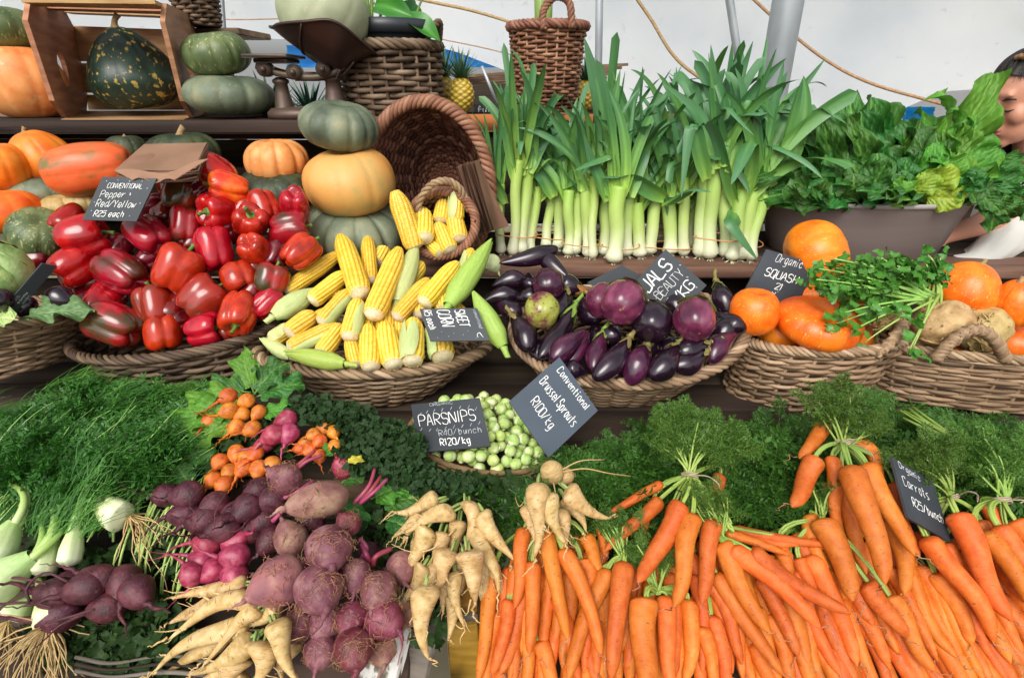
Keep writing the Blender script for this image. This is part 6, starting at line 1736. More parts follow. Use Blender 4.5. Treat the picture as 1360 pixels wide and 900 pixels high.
# ---- fennel
fen_m = M('fennel_bulb', [(.2, '#a9c673'), (.5, '#cbd9a0'), (.85, '#e4e8cc')], 3, (5, 5, .6), .45, .25, 10, (8, 8, .4), rnd=.05, attr=.5)
fst_m = M('fennel_stalk', [(0, '#e0ebc0'), (.4, '#a9c873'), (.8, '#6f9c45'), (1, '#4f7f35')], 3, (6, 6, .5), .45, .15, 12, rnd=.06, attr=.7)
FG = 'fennel bulbs'
def fennel(label, x0, y0, x1, y1, w, s, lift, stal, seed, cut=True, wv=1.0):
    """bulb from its root end x0,y0 to its neck x1,y1; stalk tips in picture units"""
    rs = np.random.RandomState(seed)
    k = w * .5 * scale_at(s.hit(x0, y0))
    A, B = s.seg(x0, y0, x1, y1, k * lift)
    root = empty('fennel', A, label, 'fennel', FG)
    T, Q = np.meshgrid(np.linspace(0, 2 * PI, 40, endpoint=False), np.linspace(0, 1, 26), indexing='ij')
    r = np.clip(Q / .12, 0, 1) ** .5 * (1 - .62 * np.clip((Q - .35) / .65, 0, 1) ** 1.2) * (1 + .05 * np.abs(np.sin(T * 3 + Q)) - .03 * np.abs(np.sin(T * 8)) ** 6)
    mb = MB(); closed(mb, r * np.cos(T), r * .8 * np.sin(T), Q, 0, np.clip(1 - Q * 1.1, 0, 1))
    o = mb.obj('bulb', fen_m); d = B - A
    orient(o, A, d, 0, (k, k, d.length)); rel(o, root)
    mb = MB()
    for (tx, ty, wd, lf) in stal:
        e = s.hit(tx, ty, lf); st = B - d * .12 + Vector(rs.uniform(-1, 1, 3)) * k * .2
        P = bez(st, st + d.normalized() * (e - st).length * .55 + Vector(rs.uniform(-.006, .006, 3)), e, 16)
        ww = wd * .5 * scale_at(e)
        tube(mb, P, np.linspace(ww * 1.25, ww * .7, 16), 8, 0, np.linspace(.1, 1, 16))
    rel(mb.obj('stalk', fst_m), root)
    return root, A, d
def hairroots(root, A, d, s, n, L, seed, spread=.9, mat=None, gx=0, r=.0012):
    rs = np.random.RandomState(seed); mb = MB()
    dn = -Vector(d).normalized()
    for i in range(n):
        v = (dn + Vector(rs.randn(3)) * spread * .5 + XV * gx * rs.rand()).normalized()
        l = L * rs.uniform(.45, 1.1); k = 10
        P = [A]
        for j in range(k):
            v = (v + Vector(rs.randn(3)) * .16 + Vector((0, -.05, -.10))).normalized()
            P.append(P[-1] + v * l / k)
        tube(mb, P, np.linspace(r, r * .45, k + 1), 4)
    return rel(mb.obj('roots', mat or hair_pale), root)
f, A, d = fennel('round white fennel bulb with tangled roots, next to the dark beets', 165, 690, 128, 664, 44, Sr, 1.6, [(150, 640, 9, .02), (128, 640, 10, .02), (110, 642, 8, .02)], 1)
hairroots(f, Sr.hit(170, 684, .04), Vector((-.5, .1, .4)), Sr, 26, .13, 5, .8, par_m, gx=.25, r=.0014)
f, A, d = fennel('slim fennel bulb with one tall thick stalk, pointing up', 90, 752, 104, 690, 30, Sr, 2.8, [(140, 610, 11, .06), (133, 640, 7, .05)], 2)
f, A, d = fennel('broad pale fennel bulb at the picture edge, lying to the lower left', -30, 790, 45, 738, 56, Sr, 2.0, [(70, 672, 12, .05), (55, 690, 10, .05), (88, 700, 9, .05)], 3)
f, A, d = fennel('greenish fennel bulb at the edge, above the broad pale one', -12, 745, 20, 692, 44, Sr, 2.4, [(5, 640, 8, .05), (40, 690, 8, .05), (12, 630, 7, .04)], 4)
f, A, d = fennel('fennel bulb lying under the maroon beets with stalks going up', 52, 765, 72, 715, 36, Sr, 2.0, [(70, 655, 10, .05), (80, 660, 9, .05), (105, 650, 7, .04)], 5)
f, A, d = fennel('white fennel bulb under the maroon beets with a wide beard of roots', 70, 828, 60, 790, 46, Sr, 1.4, [(50, 760, 9, .02)], 6)
hairroots(f, Sr.hit(66, 828, .04), Vector((0, .5, .6)), Sr, 70, .15, 8, 1.5, par_m, r=.0014)
f, A, d = fennel('white fennel bulb by the left edge with sparse roots', 15, 822, 40, 795, 34, Sr, 1.4, [(60, 760, 8, .02)], 7)
hairroots(f, Sr.hit(10, 825, .03), Vector((.6, .4, .6)), Sr, 30, .13, 9, .9, par_m, r=.0014)
stalks(f, Sr, [[(-5, 766, .07), (30, 768, .08), (62, 775, .075)], [(-5, 802, .07), (40, 800, .08), (70, 806, .07)], [(40, 800, .08), (36, 780, .09), (60, 760, .085), (90, 772, .08)], [(62, 826, .08), (95, 818, .085), (126, 808, .08)]], .0022, hair_dark, 'tail_root')
# fennel leaves: a mass of fine threads
rs = np.random.RandomState(21)
mb = MB()
nS = 5200
for i in range(nS):
    px, py = rs.uniform(-60, 262), rs.uniform(478, 715)
    lim = np.interp(px, [-60, 0, 60, 105, 150, 230, 262], [545, 545, 515, 490, 520, 515, 515])
    if py < lim or (px > 215 and py > 560 and rs.rand() < .8) or (px > 150 and py > 650): continue
    s = Sg if py < 600 else Sr
    lf = rs.uniform(-.015, .03) + .02 * math.sin(px / 33 + py / 60) + (.025 if py > 600 else 0)
    p = s.hit(px, py, lf)
    # flow: combed up and to the right, flattening towards the top
    a = math.radians(np.interp(py, [480, 560, 640, 715], [12, 28, 52, 68]) + rs.randn() * 24)
    d = pdir(s, math.cos(a), -math.sin(a), rs.uniform(-.15, .35))
    L = rs.uniform(.03, .085); w = rs.uniform(.0005, .0011)
    sd_ = np.array(tuple(d.cross(s.n).normalized())); k = 5
    P = bez(p, p + d * L * .5 + s.n * L * rs.uniform(0, .25) + Vector(rs.randn(3)) * .006, p + d * L + s.n * L * rs.uniform(-.3, .1), k)
    ww = np.linspace(1, .25, k)[:, None] * w
    V = np.concatenate([P - sd_ * ww, P + sd_ * ww])
    mb.add(V, [(q, q + 1, k + q + 1, k + q) for q in range(k - 1)], 0, np.clip(rs.uniform(.1, .75) + .2 * math.sin(px / 25 + py / 31) + (.2 if rs.rand() < .06 else 0), 0, 1))
for i in range(520):
    px, py = rs.uniform(-40, 250), rs.uniform(485, 690)
    lim = np.interp(px, [-60, 0, 60, 105, 150, 230, 262], [560, 560, 530, 505, 535, 525, 520])
    if py < lim or (px > 205 and py > 560) or (px > 150 and py > 640): continue
    s = Sg if py < 600 else Sr
    a = math.radians(np.interp(py, [480, 600, 715], [10, 40, 68]) + rs.randn() * 25)
    yel = rs.rand() < .12 and py < 570
    add_frond(mb, rs, s.hit(px, py, rs.uniform(0, .035) + (.02 if py > 600 else 0)), pdir(s, math.cos(a), -math.sin(a), rs.uniform(0, .4)), rs.uniform(.05, .10), ct=.55 if yel else 0)
for i in range(170):                                     # paler stalks running up through the leaves
    px, py = rs.uniform(-30, 190), rs.uniform(610, 720)
    if px > 140 and py > 660: continue
    s = Sg if py < 600 else Sr
    a = math.radians(np.interp(py, [540, 640, 720], [28, 58, 74]) + rs.randn() * 14); L = rs.uniform(.05, .14)
    p = s.hit(px, py, rs.uniform(.01, .045)); d = pdir(s, math.cos(a), -math.sin(a), rs.uniform(0, .25))
    tube(mb, bez(p, p + d * L * .5 + Vector(rs.randn(3)) * .008, p + d * L + XV * L * rs.uniform(0, .35), 8), np.linspace(1, .4, 8) * rs.uniform(.0008, .0019), 5, 1, np.linspace(.35, .85, 8), cap=False)
tag(mb.obj('fennel_foliage', [frond_fl, fst_m]), 'deep green mass of fine combed fennel leaves at the left', 'foliage', None, 'stuff')
# ================================================================== leeks on the shelf
leek_m = M('leek', [(0, '#e6e3d0'), (.10, '#dfe4bc'), (.24, '#bcd27c'), (.42, '#a1c456'), (.56, '#73a24c'), (.76, '#457a44'), (1, '#5c8860')], 3, (8, 8, 8), .42, .25, 30, (30, 30, 2), attr=.9, rnd=.04, hue=.006, trans=.12)
band_m = M('rubber_band', [(.3, '#b5793f'), (.7, '#d2a063')], 9, rough=.6, bump=0)
def ribbon(mb, P, W, side, fold, c):
    P = arr(P); n = len(P)
    T = np.gradient(P, axis=0); T /= np.linalg.norm(T, axis=1, keepdims=True) + 1e-9
    s = side - T * (T * side).sum(1, keepdims=True); s /= np.linalg.norm(s, axis=1, keepdims=True) + 1e-9
    nn = np.cross(s, T)
    W = W[:, None]
    f = np.asarray(fold)[:, None] if not np.isscalar(fold) else fold
    rows = [P - s * W + nn * W * f, P - s * W * .5 + nn * W * f * .35, P, P + s * W * .5 + nn * W * f * .35, P + s * W + nn * W * f]
    V = np.stack(rows, 0).reshape(-1, 3)
    mb.add(V, gridf(5, n), 0, np.concatenate([np.clip(c + o_, 0, 1) for o_ in (0, .045, -.06, .03, -.02)]))
def leek_leaf(mb, p, d, L, w, droop, kink, rs, side, gs=.42, ge=1.0, w0=None, cutw=.4):
    n = 22
    d = np.array(tuple(Vector(d).normalized())); P = [np.array(tuple(p))]
    wob = rs.randn(3) * .02
    for i in range(n - 1):
        q = i / (n - 1)
        g = droop * q ** 1.5 * .22
        if kink and abs(q - kink) < .07: g += .55
        if P[-1][2] < ZL + .03: g = 0; d[2] = abs(d[2]) * .1
        d = d + np.array([0, -.012 * droop, -g]) + wob
        d /= np.linalg.norm(d)
        P.append(P[-1] + d * L / (n - 1))
    q = np.linspace(0, 1, n); cutw = rs.choice([.05, .3, .5])
    W = w * np.minimum(np.minimum(.6 + q * 2.4, 1.0), np.clip((1 - q) / cutw, 0, 1) ** .6)
    W = np.maximum(W, .0006)
    c = np.clip(gs + (ge - gs) * np.clip(q * 1.15, 0, 1) ** .75 + rs.randn() * .03, 0, 1)
    ribbon(mb, np.array(P), W, side, np.linspace(.9, .22, n), c)
LKG = 'leek bunches on the shelf'
def leek_bunch(label, stems, y, leaves, seed, extra=()):
    """stems: base x,y and neck x,y in picture units and width; leaves: count, length range, spread degrees, droop range"""
    rs = np.random.RandomState(seed)
    root = None
    for si, (bx, by, nx_, ny_, w) in enumerate(stems):
        yy = y + rs.uniform(-.04, .04)
        bx += rs.uniform(-5, 5); B = at(bx, by, yy); N = at(nx_ + rs.uniform(-4, 4), ny_ - 12 + rs.uniform(-14, 14), yy + .03)
        B.z = max(B.z, ZL + .004)
        if root is None: root = empty('leek_bunch', (B.x, B.y, ZL), label, 'leek bunch', LKG)
        d = N - B; L = d.length
        k = w * .43 * scale_at(B)
        n = 22; q = np.linspace(0, 1, n)
        mb = MB()
        P = spline([B, B + d * .35 + Vector(rs.uniform(-.006, .006, 3)), B + d * .7 + Vector(rs.uniform(-.006, .006, 3)), N], n)
        rad = k * (np.clip(q / .03, .45, 1) ** .6 * (1.0 + .30 * np.exp(-((q - .05) / .06) ** 2)) + .14 * q ** 2)
        tube(mb, P, rad, 14, 0, .02 + .42 * np.clip((q - .10) / .90, 0, 1) ** .8)
        for j in range(14):                              # root beard
            v = Vector((rs.randn(), rs.randn(), -.5)).normalized(); l = k * rs.uniform(.6, 1.6)
            tube(mb, [B, B + v * l * .5, B + v * l + Vector((0, 0, -.003))], [.0011, .0009, .0005], 4, 0, .05)
        nl, (l0, l1), spread, (g0, g1), lw = leaves; nl += 2
        u = d.normalized()
        px_ = Vector((1, 0, 0)); px_ = (px_ - u * px_.dot(u)).normalized()
        pv = u.cross(px_)
        tw = rs.uniform(-.5, .5)
        for j in range(nl):
            sgn = 1 if j % 2 else -1
            a = math.radians(sgn * spread * .68 * (.25 + .75 * (nl - j) / nl) + rs.randn() * 7)
            b = rs.uniform(-.35, .25)
            dd = u * math.cos(a) + px_ * math.sin(a) + pv * b * .7
            st = N - d * (.01 + .22 * (nl - j) / nl) + px_ * k * .55 * sgn
            tang = rs.uniform(-.9, .9) + tw
            side = np.array(tuple(px_ * math.cos(tang) + pv * math.sin(tang)))
            kink = rs.uniform(.4, .8) if rs.rand() < .3 else 0
            leek_leaf(mb, st, dd, rs.uniform(l0, l1), lw * rs.uniform(.5, 1.0), rs.uniform(g0, g1) * .8, kink, rs, side, .36, rs.uniform(.72, 1.0))
        rel(mb.obj('leek', leek_m), root)
    mb = MB()
    for (x0, y0, x1, y1, x2, y2, w, dy) in extra:        # single long leaves: start, bend, tip
        P = spline([at(x0, y0, y), at((x0 + x1) / 2 + (x2 - x1) * -.08, (y0 + y1) / 2, y + dy * .5), at(x1, y1, y + dy), at(x2, y2, y + dy - .02)], 24)
        q = np.linspace(0, 1, 24); k = w * .5 * scale_at(at(x1, y1, y))
        ribbon(mb, P, np.maximum(k * np.minimum(np.minimum(.6 + q * 2, 1), ((1 - q) / .45) ** .7), .0006), np.array([1, .5 * rs.randn(), 0.]), np.linspace(.8, .25, 24), .42 + .55 * np.clip(q * 1.2, 0, 1) ** .75)
    if extra: rel(mb.obj('long_leaf', leek_m), root)
    xs_ = [s_[0] * .7 + s_[2] * .3 for s_ in stems]; yb = sum(s_[1] * .72 + s_[3] * .28 for s_ in stems) / len(stems)
    c = at(sum(xs_) / len(xs_), yb, y + .004); hw = ((max(xs_) - min(xs_)) / 2 + stems[0][4] * .62) * scale_at(c)
    th = np.linspace(0, 2 * PI, 40)
    mb = MB(); dp = stems[0][4] * .75 * scale_at(c) + .012
    tube(mb, [c + Vector((hw * math.cos(t), dp * math.sin(t), .003 * math.sin(t * 2))) for t in th], .0018, 5, cap=False)
    rel(mb.obj('rubber_band', band_m), root)
    return root
leek_bunch('leek bunch at the left end of the shelf beside the paper bags', [(664, 338, 668, 262, 14), (676, 340, 690, 235, 15), (690, 342, 700, 222, 17), (703, 340, 706, 225, 15)], 1.50, (6, (.16, .30), 22, (0, .6), .013), 1,
    [(690, 235, 676, 170, 664, 112, 24, .05), (700, 225, 690, 170, 675, 112, 20, .06), (672, 270, 650, 230, 632, 192, 13, -.02), (664, 300, 662, 230, 656, 160, 14, .03), (704, 230, 722, 190, 742, 176, 14, .02)])
leek_bunch('short leek bunch with broad splayed leaves, second on the shelf', [(708, 338, 714, 262, 13), (722, 336, 732, 248, 14), (738, 334, 744, 250, 16), (748, 338, 750, 262, 13)], 1.52, (6, (.12, .24), 36, (.2, 1.1), .015), 2,
    [(738, 255, 728, 190, 726, 152, 16, .06), (742, 250, 790, 225, 812, 210, 20, -.03), (735, 262, 715, 225, 700, 190, 20, 0)])
leek_bunch('leek bunch with thick white ends in the row, left of the tallest flag leaf', [(752, 348, 758, 265, 15), (766, 350, 770, 262, 18), (780, 348, 782, 250, 15), (790, 346, 792, 255, 13)], 1.47, (6, (.14, .28), 28, (.1, .9), .014), 3,
    [(772, 255, 775, 200, 782, 150, 16, .06), (785, 250, 760, 200, 735, 165, 16, .05), (780, 240, 775, 170, 745, 140, 18, .08)])
leek_bunch('leek bunch carrying the tall broad flag leaf next to the wicker basket', [(800, 352, 806, 262, 20), (818, 356, 822, 250, 22), (834, 352, 832, 255, 18), (826, 346, 840, 262, 15)], 1.44, (6, (.2, .34), 16, (0, .4), .013), 4,
    [(812, 262, 800, 150, 776, 50, 36, .12), (826, 250, 836, 150, 856, 92, 18, .08), (832, 255, 850, 180, 852, 132, 15, .05), (805, 268, 786, 215, 775, 178, 15, 0), (838, 262, 858, 200, 870, 155, 14, .03)])
leek_bunch('leek bunch with folded back leaves behind the brinjal slate', [(846, 344, 848, 270, 18), (862, 350, 878, 268, 18), (888, 352, 884, 262, 20), (898, 350, 902, 272, 16), (912, 346, 910, 262, 15)], 1.48, (7, (.14, .28), 42, (.5, 1.6), .017), 5,
    [(880, 265, 868, 170, 905, 88, 20, .1), (884, 262, 830, 235, 795, 235, 22, -.04), (890, 262, 905, 150, 948, 102, 18, .1), (900, 270, 895, 200, 870, 150, 24, .07), (880, 270, 920, 250, 945, 255, 20, -.05)])
leek_bunch('tallest leek bunch, its leaf tips above all the others', [(930, 348, 936, 232, 18), (944, 352, 950, 220, 21), (960, 350, 960, 225, 20), (972, 346, 970, 232, 17)], 1.43, (7, (.2, .36), 15, (.1, .8), .016), 6,
    [(948, 225, 950, 140, 944, 60, 22, .1), (958, 222, 968, 110, 972, 58, 16, .1), (962, 222, 985, 100, 1000, 55, 14, .12), (942, 232, 925, 150, 880, 110, 18, .02), (938, 238, 918, 170, 905, 262, 20, -.03), (952, 222, 940, 120, 915, 105, 20, .08), (968, 230, 990, 150, 1000, 120, 18, .08)])
leek_bunch('leek bunch leaning right toward the chard tub, widest fan', [(968, 345, 988, 258, 18), (982, 350, 1004, 262, 19), (996, 346, 1012, 258, 16)], 1.46, (7, (.2, .34), 24, (.1, .7), .018), 7,
    [(990, 262, 995, 200, 980, 135, 24, .06), (1000, 255, 1015, 160, 1046, 95, 30, .08), (1006, 255, 1040, 150, 1096, 78, 20, .1), (1010, 258, 1040, 195, 1062, 165, 24, .02), (1000, 250, 1020, 150, 1066, 150, 26, .05), (985, 270, 975, 300, 1006, 345, 20, -.07)])
leek_bunch('thin leek bunch standing at the back between the others', [(760, 330, 764, 250, 13), (842, 330, 848, 255, 13), (922, 330, 920, 255, 13)], 1.56, (7, (.18, .34), 34, (.2, 1.0), .015), 8)
leek_bunch('thin leek bunch at the back behind the widest fan', [(700, 325, 705, 240, 13), (800, 325, 806, 245, 13), (900, 322, 905, 235, 13)], 1.59, (7, (.18, .36), 30, (.2, 1.2), .016), 9)
leek_bunch('leek bunch at the back behind the tallest one', [(880, 325, 900, 215, 13), (960, 322, 950, 210, 13), (985, 322, 1000, 230, 13)], 1.60, (7, (.2, .38), 30, (.2, 1.0), .016), 10)
# ================================================================== chard tub
tub_m = M('tub_plastic', [(.3, '#7a6f6b'), (.6, '#8a7f7b'), (.8, '#978c88')], 3, (.3, .3, 5), .42, .1, 10, spec=.4)
a_, b_ = at(1013, 262, 1.56), at(1278, 270, 1.56)
tc_ = (a_ + b_) / 2
rx = (b_ - a_).length / 2; ry = .17
cx_, cy_ = tc_.x, 1.56
zt = at(1145, 268, 1.42).z
tub = empty('plastic_tub', (cx_, cy_, ZL), 'oval dark grey-brown plastic tub full of chard', 'tub')
th = np.linspace(0, 2 * PI, 72, endpoint=False)
mb = MB()
rings = []
for q, z in ((.80, 0), (.83, .004), (.86, .035), (.865, .036), (.91, .09), (.915, .091), (.985, .165), (1.0, .168), (1.035, .171), (1.04, .178), (1.03, .184), (.99, .182), (.975, .165), (.84, .02), (.05, .015)):
    zz = ZL + z / .184 * (zt - ZL)
    rings.append(np.stack([cx_ + rx * q * np.cos(th), cy_ + ry * (q + .02) * np.sin(th), np.full(72, zz)], -1))
V = np.stack(rings, 1)
mb.add(V[:, :8].reshape(-1, 3), gridf(72, 8, True)); mb.add(V[:, 11:].reshape(-1, 3), gridf(72, 4, True))
rel(mb.obj('body', tub_m), tub)
mb = MB(); mb.add(V[:, 7:12].reshape(-1, 3), gridf(72, 5, True))
rel(mb.obj('rim', M('tub_rim', [(.3, '#8d8886'), (.7, '#a5a09d')], 3, rough=.4, bump=.03)), tub)
chard_m = M('chard_leaf', [(0, '#9ab968'), (.22, '#6a9c44'), (.45, '#3f7a2e'), (.7, '#316423'), (1, '#488432')], 5, (1, 1, 1), .5, .7, 16, attr=.55, rnd=.22, hue=.02, trans=.15, dist=.004)
chard_lt = M('chard_light_leaf', [(0, '#b5c97c'), (.2, '#76a63e'), (.5, '#558f2c'), (1, '#6aa337')], 5, (1, 1, 1), .5, .7, 16, attr=.5, rnd=.12, hue=.015, trans=.25, dist=.004)
chard_yl = M('chard_yellowing_leaf', [(0, '#c6c964'), (.3, '#a3b83c'), (.7, '#8aa832'), (1, '#b4bf4a')], 5, (1, 1, 1), .45, .4, 9, attr=.4, rnd=.08, trans=.25, dist=.004)
def chard_mesh(seed):                                     # rounded blistered blade, pale midrib and side veins
    rs_ = np.random.RandomState(seed + 77)
    nu, nv = 27, 40
    A, Q = np.meshgrid(np.linspace(-1, 1, nu), np.linspace(0, 1, nv), indexing='ij')
    sh = np.clip(np.sin(PI * np.clip(Q * .90 + .06, 0, 1) ** .9), 0, 1) ** .55
    ph = rs_.rand() * 6
    vein = np.abs(np.sin(PI * (Q - .38 * np.abs(A)) / .15 + (A > 0) * .8)) ** .6
    aa = np.abs(A)
    w = .42
    x = A * w * sh * (1 + .05 * np.sin(Q * 23 + ph) * aa ** 3)
    z = .05 * aa * sh + .05 * vein * np.clip(aa * 4, 0, 1) * sh + .012 * np.sin(A * 17 + ph) * np.sin(Q * 31 + ph)
    z = z + .13 * aa ** 2.5 * np.sin(Q * 15 + ph + (A > 0) * 2) * np.clip(Q * 5, 0, 1)
    curl = .5 + .35 * (seed % 3)
    ang = curl * Q ** 1.4
    s_ = np.cumsum(np.cos(ang) / nv, 1); h = -np.cumsum(np.sin(ang) / nv, 1)
    y, zz = s_ + z * np.sin(ang), h + z * np.cos(ang)
    mb = MB()
    c = np.clip(np.clip(aa * 5, 0, 1) * (.25 + .75 * vein) + .1 * rs_.randn() * 0, 0, 1)
    mb.add(np.stack([x, y, zz], -1).reshape(-1, 3), gridf(nu, nv), 0, c.ravel())
    tube(mb, [(0, -.12, .0), (0, .05, -.006), (0, .4, -.03), (0, .75, -.16)], [.028, .024, .013, .005], 6, 0, 0.0)
    return mb
def chard_leaf(root, p, tip, w, mt, seed, face=None, name='leaf'):
    d = tip - p
    me = cached(('chard', seed % 8, mt.name), lambda: chard_mesh(seed % 8).mesh('leaf', mt))
    o = link(name, me)
    f = face or (Vector((0, -1, .5)))
    y = d.normalized(); x = y.cross(f).normalized(); z = x.cross(y)
    L = d.length * 1.12
    o.matrix_basis = Matrix.Translation(p) @ Matrix((x, y, z)).transposed().to_4x4() @ Matrix.Diagonal((w / .8, L, L, 1))
    if root: rel(o, root)
    return o
rs = np.random.RandomState(31)
CHG = 'chard bunches in the tub'
def chard_bunch(label, leaves, seed):
    root = empty('chard_bunch', at(leaves[0][0], leaves[0][1], 1.5), label, 'chard bunch', CHG)
    for i, (x0, y0, x1, y1, w, ya, yb, mt) in enumerate(leaves):
        p, t = at(x0, y0, ya), at(x1, y1 - (14 if mt is D and y1 < 200 and x1 < 1240 else 0), yb)
        p.z = max(p.z, zt - .05)
        chard_leaf(root, p, t, w * .86 * scale_at(t), mt, seed + i, Vector((rs.randn() * .35, -1, .45 + rs.randn() * .3)))
        for q in range(2 if mt is D else 1):
            t2 = p.lerp(t, rs.uniform(.62, .92)) + Vector((rs.uniform(-.05, .05), rs.uniform(-.05, -.01), rs.uniform(-.02, .025)))
            chard_leaf(root, p.lerp(t, .15) + Vector((rs.uniform(-.03, .03), -.01, 0)), t2, w * rs.uniform(.5, .68) * scale_at(t), mt, seed + i + 3 + q, Vector((rs.randn() * .5, -1, .4 + rs.randn() * .4)))
    return root
D, Lt, Y_ = chard_m, chard_lt, chard_yl
chard_bunch('dark crinkled chard bunch at the left end of the tub', [
 (1105, 250, 1034, 218, 55, 1.52, 1.45, D), (1110, 245, 1060, 180, 58, 1.56, 1.54, D), (1100, 262, 1045, 246, 50, 1.46, 1.38, D), (1120, 240, 1082, 168, 60, 1.60, 1.62, D), (1090, 268, 1062, 226, 60, 1.46, 1.42, D), (1100, 265, 1058, 258, 44, 1.44, 1.375, D), (1112, 250, 1055, 200, 56, 1.54, 1.50, D), (1105, 262, 1085, 215, 62, 1.48, 1.43, D), (1120, 262, 1070, 205, 60, 1.52, 1.48, D)], 0)
chard_bunch('dark chard bunch with a reddish ribbed leaf in front, middle of the tub', [
 (1120, 262, 1095, 188, 66, 1.50, 1.44, D), (1140, 262, 1128, 150, 66, 1.56, 1.58, D), (1150, 262, 1160, 148, 66, 1.58, 1.58, D), (1140, 262, 1112, 165, 60, 1.54, 1.54, D), (1135, 266, 1110, 205, 70, 1.44, 1.40, D), (1150, 264, 1150, 180, 64, 1.50, 1.46, D), (1160, 262, 1185, 152, 64, 1.58, 1.57, D), (1130, 268, 1090, 240, 60, 1.42, 1.375, D), (1150, 268, 1142, 222, 64, 1.43, 1.40, D), (1165, 262, 1170, 190, 60, 1.50, 1.47, D), (1145, 262, 1140, 168, 60, 1.60, 1.60, D)], 3)
chard_bunch('green chard bunch right of the middle of the tub with pale rib leaves', [
 (1180, 262, 1205, 168, 58, 1.56, 1.55, D), (1185, 262, 1222, 185, 56, 1.52, 1.50, Lt), (1190, 264, 1190, 205, 60, 1.46, 1.42, D), (1200, 264, 1228, 212, 54, 1.48, 1.44, D), (1175, 266, 1175, 228, 58, 1.43, 1.40, D), (1210, 266, 1215, 232, 54, 1.43, 1.39, D), (1195, 262, 1212, 190, 56, 1.52, 1.50, D), (1205, 266, 1190, 248, 44, 1.41, 1.37, Lt), (1165, 267, 1158, 248, 44, 1.41, 1.37, D), (1200, 262, 1180, 200, 60, 1.55, 1.52, D)], 5)
chard_bunch('bright light green chard bunch rising highest at the right end of the tub', [
 (1240, 240, 1322, 112, 64, 1.50, 1.46, Lt), (1238, 252, 1292, 130, 62, 1.54, 1.52, Lt), (1235, 255, 1262, 142, 60, 1.54, 1.54, Lt), (1245, 256, 1308, 170, 66, 1.50, 1.44, Lt), (1240, 258, 1272, 172, 58, 1.48, 1.44, Lt), (1250, 258, 1318, 205, 60, 1.48, 1.42, Lt), (1230, 258, 1240, 175, 52, 1.50, 1.47, D), (1245, 260, 1275, 212, 56, 1.45, 1.41, Lt), (1250, 262, 1300, 235, 54, 1.44, 1.38, D), (1230, 262, 1250, 205, 54, 1.47, 1.42, Lt), (1225, 264, 1272, 248, 54, 1.43, 1.36, Y_), (1215, 262, 1262, 232, 50, 1.44, 1.37, Y_)], 3)
chard_bunch('dark chard leaves drooping over the right end beside the woman', [
 (1275, 240, 1335, 205, 46, 1.48, 1.46, D), (1285, 240, 1340, 240, 52, 1.46, 1.44, D), (1290, 238, 1352, 215, 50, 1.48, 1.47, D), (1300, 240, 1330, 272, 50, 1.45, 1.42, D), (1310, 245, 1352, 268, 46, 1.45, 1.43, D), (1320, 250, 1322, 302, 36, 1.44, 1.41, D), (1325, 262, 1345, 292, 30, 1.44, 1.41, D), (1275, 250, 1300, 262, 44, 1.42, 1.38, D)], 6)
chard_bunch('dark chard leaves filling the back of the tub behind the other bunches', [
 (1060 + i * 22 + rs.uniform(-6, 6), 258, 1055 + i * 23 + rs.uniform(-14, 14), 192 + rs.uniform(-14, 22) , 60, 1.60, 1.62, D) for i in range(10)], 1)
# ================================================================== celeriac, celery tops, left basket, small roots
cel_m = M('celeriac_skin', [(.25, '#8b6c40'), (.45, '#b0925f'), (.65, '#c6ab78'), (.85, '#d3bc8e')], 2.2, rough=.7, bump=.7, bscale=10, rnd=.07, dist=.003, spots=('#6a5233', 5, .62, .72))
def celeriac(px, py, r, label, sq, axis, y, seed, hair=16):
    c = at(px, py, y); k = r * scale_at(c)
    rs_ = np.random.RandomState(seed)
    T, Ph = sph(44, 34)
    X, Yy, Z = np.sin(Ph) * np.cos(T), np.sin(Ph) * np.sin(T), np.cos(Ph)
    V = np.stack([X, Yy, Z], -1).reshape(-1, 3)
    n = (nz(V, 2.0, seed) * .12 + nz(V, 5.0, seed) * .07 + nz(V, 11, seed) * .03).reshape(T.shape)
    f = 1 + n - .22 * np.clip(Z, 0, 1) ** 2
    mb = MB(); closed(mb, X * f, Yy * f, Z * f * sq)
    for j in range(hair):
        a = rs_.rand() * 6.28; ph = rs_.uniform(2.0, 3.0); kk = 9
        aa = a + np.cumsum(rs_.randn(kk) * .2); pp = ph - np.linspace(0, rs_.uniform(.2, .7), kk); rad = np.linspace(.92, 1.12, kk) + np.abs(rs_.randn(kk)) * .03
        tube(mb, np.stack([rad * np.sin(pp) * np.cos(aa), rad * np.sin(pp) * np.sin(aa), rad * np.cos(pp) * sq], -1), np.linspace(.07, .025, kk), 5)
    o = mb.obj('celeriac', cel_m); orient(o, c, axis, 0, k)
    return tag(o, label, 'celeriac', 'celeriac roots')
celeriac(1172, 415, 25, 'small celeriac with brown hairy root side, under the celery leaves', .9, (-.2, .8, .5), 1.08, 1, 40)
celeriac(1252, 428, 34, 'pale smooth celeriac with stalk stubs, right below the onion-shaped squash', 1.0, (-.45, .1, .8), 1.06, 2)
celeriac(1308, 437, 29, 'elongated tan celeriac with green tip behind the arched handle', 1.25, (.9, .2, .35), 1.07, 3)
celeriac(1210, 446, 26, 'celeriac mostly sunk behind the basket rim', .9, (.3, .5, .8), 1.10, 4, 6)
cl_leaf = M('celery_leaf', [(0, '#7fae48'), (.3, '#4f8a30'), (.7, '#3b7424'), (1, '#5b9838')], 6, rough=.42, bump=.3, bscale=14, attr=.5, rnd=.15, trans=.2, hue=.01)
cel_st = M('celery_stalk', [(.3, '#7da545'), (.6, '#9bbd60'), (.8, '#bdd48c')], 4, (4, 4, .5), .4, .1, 10)
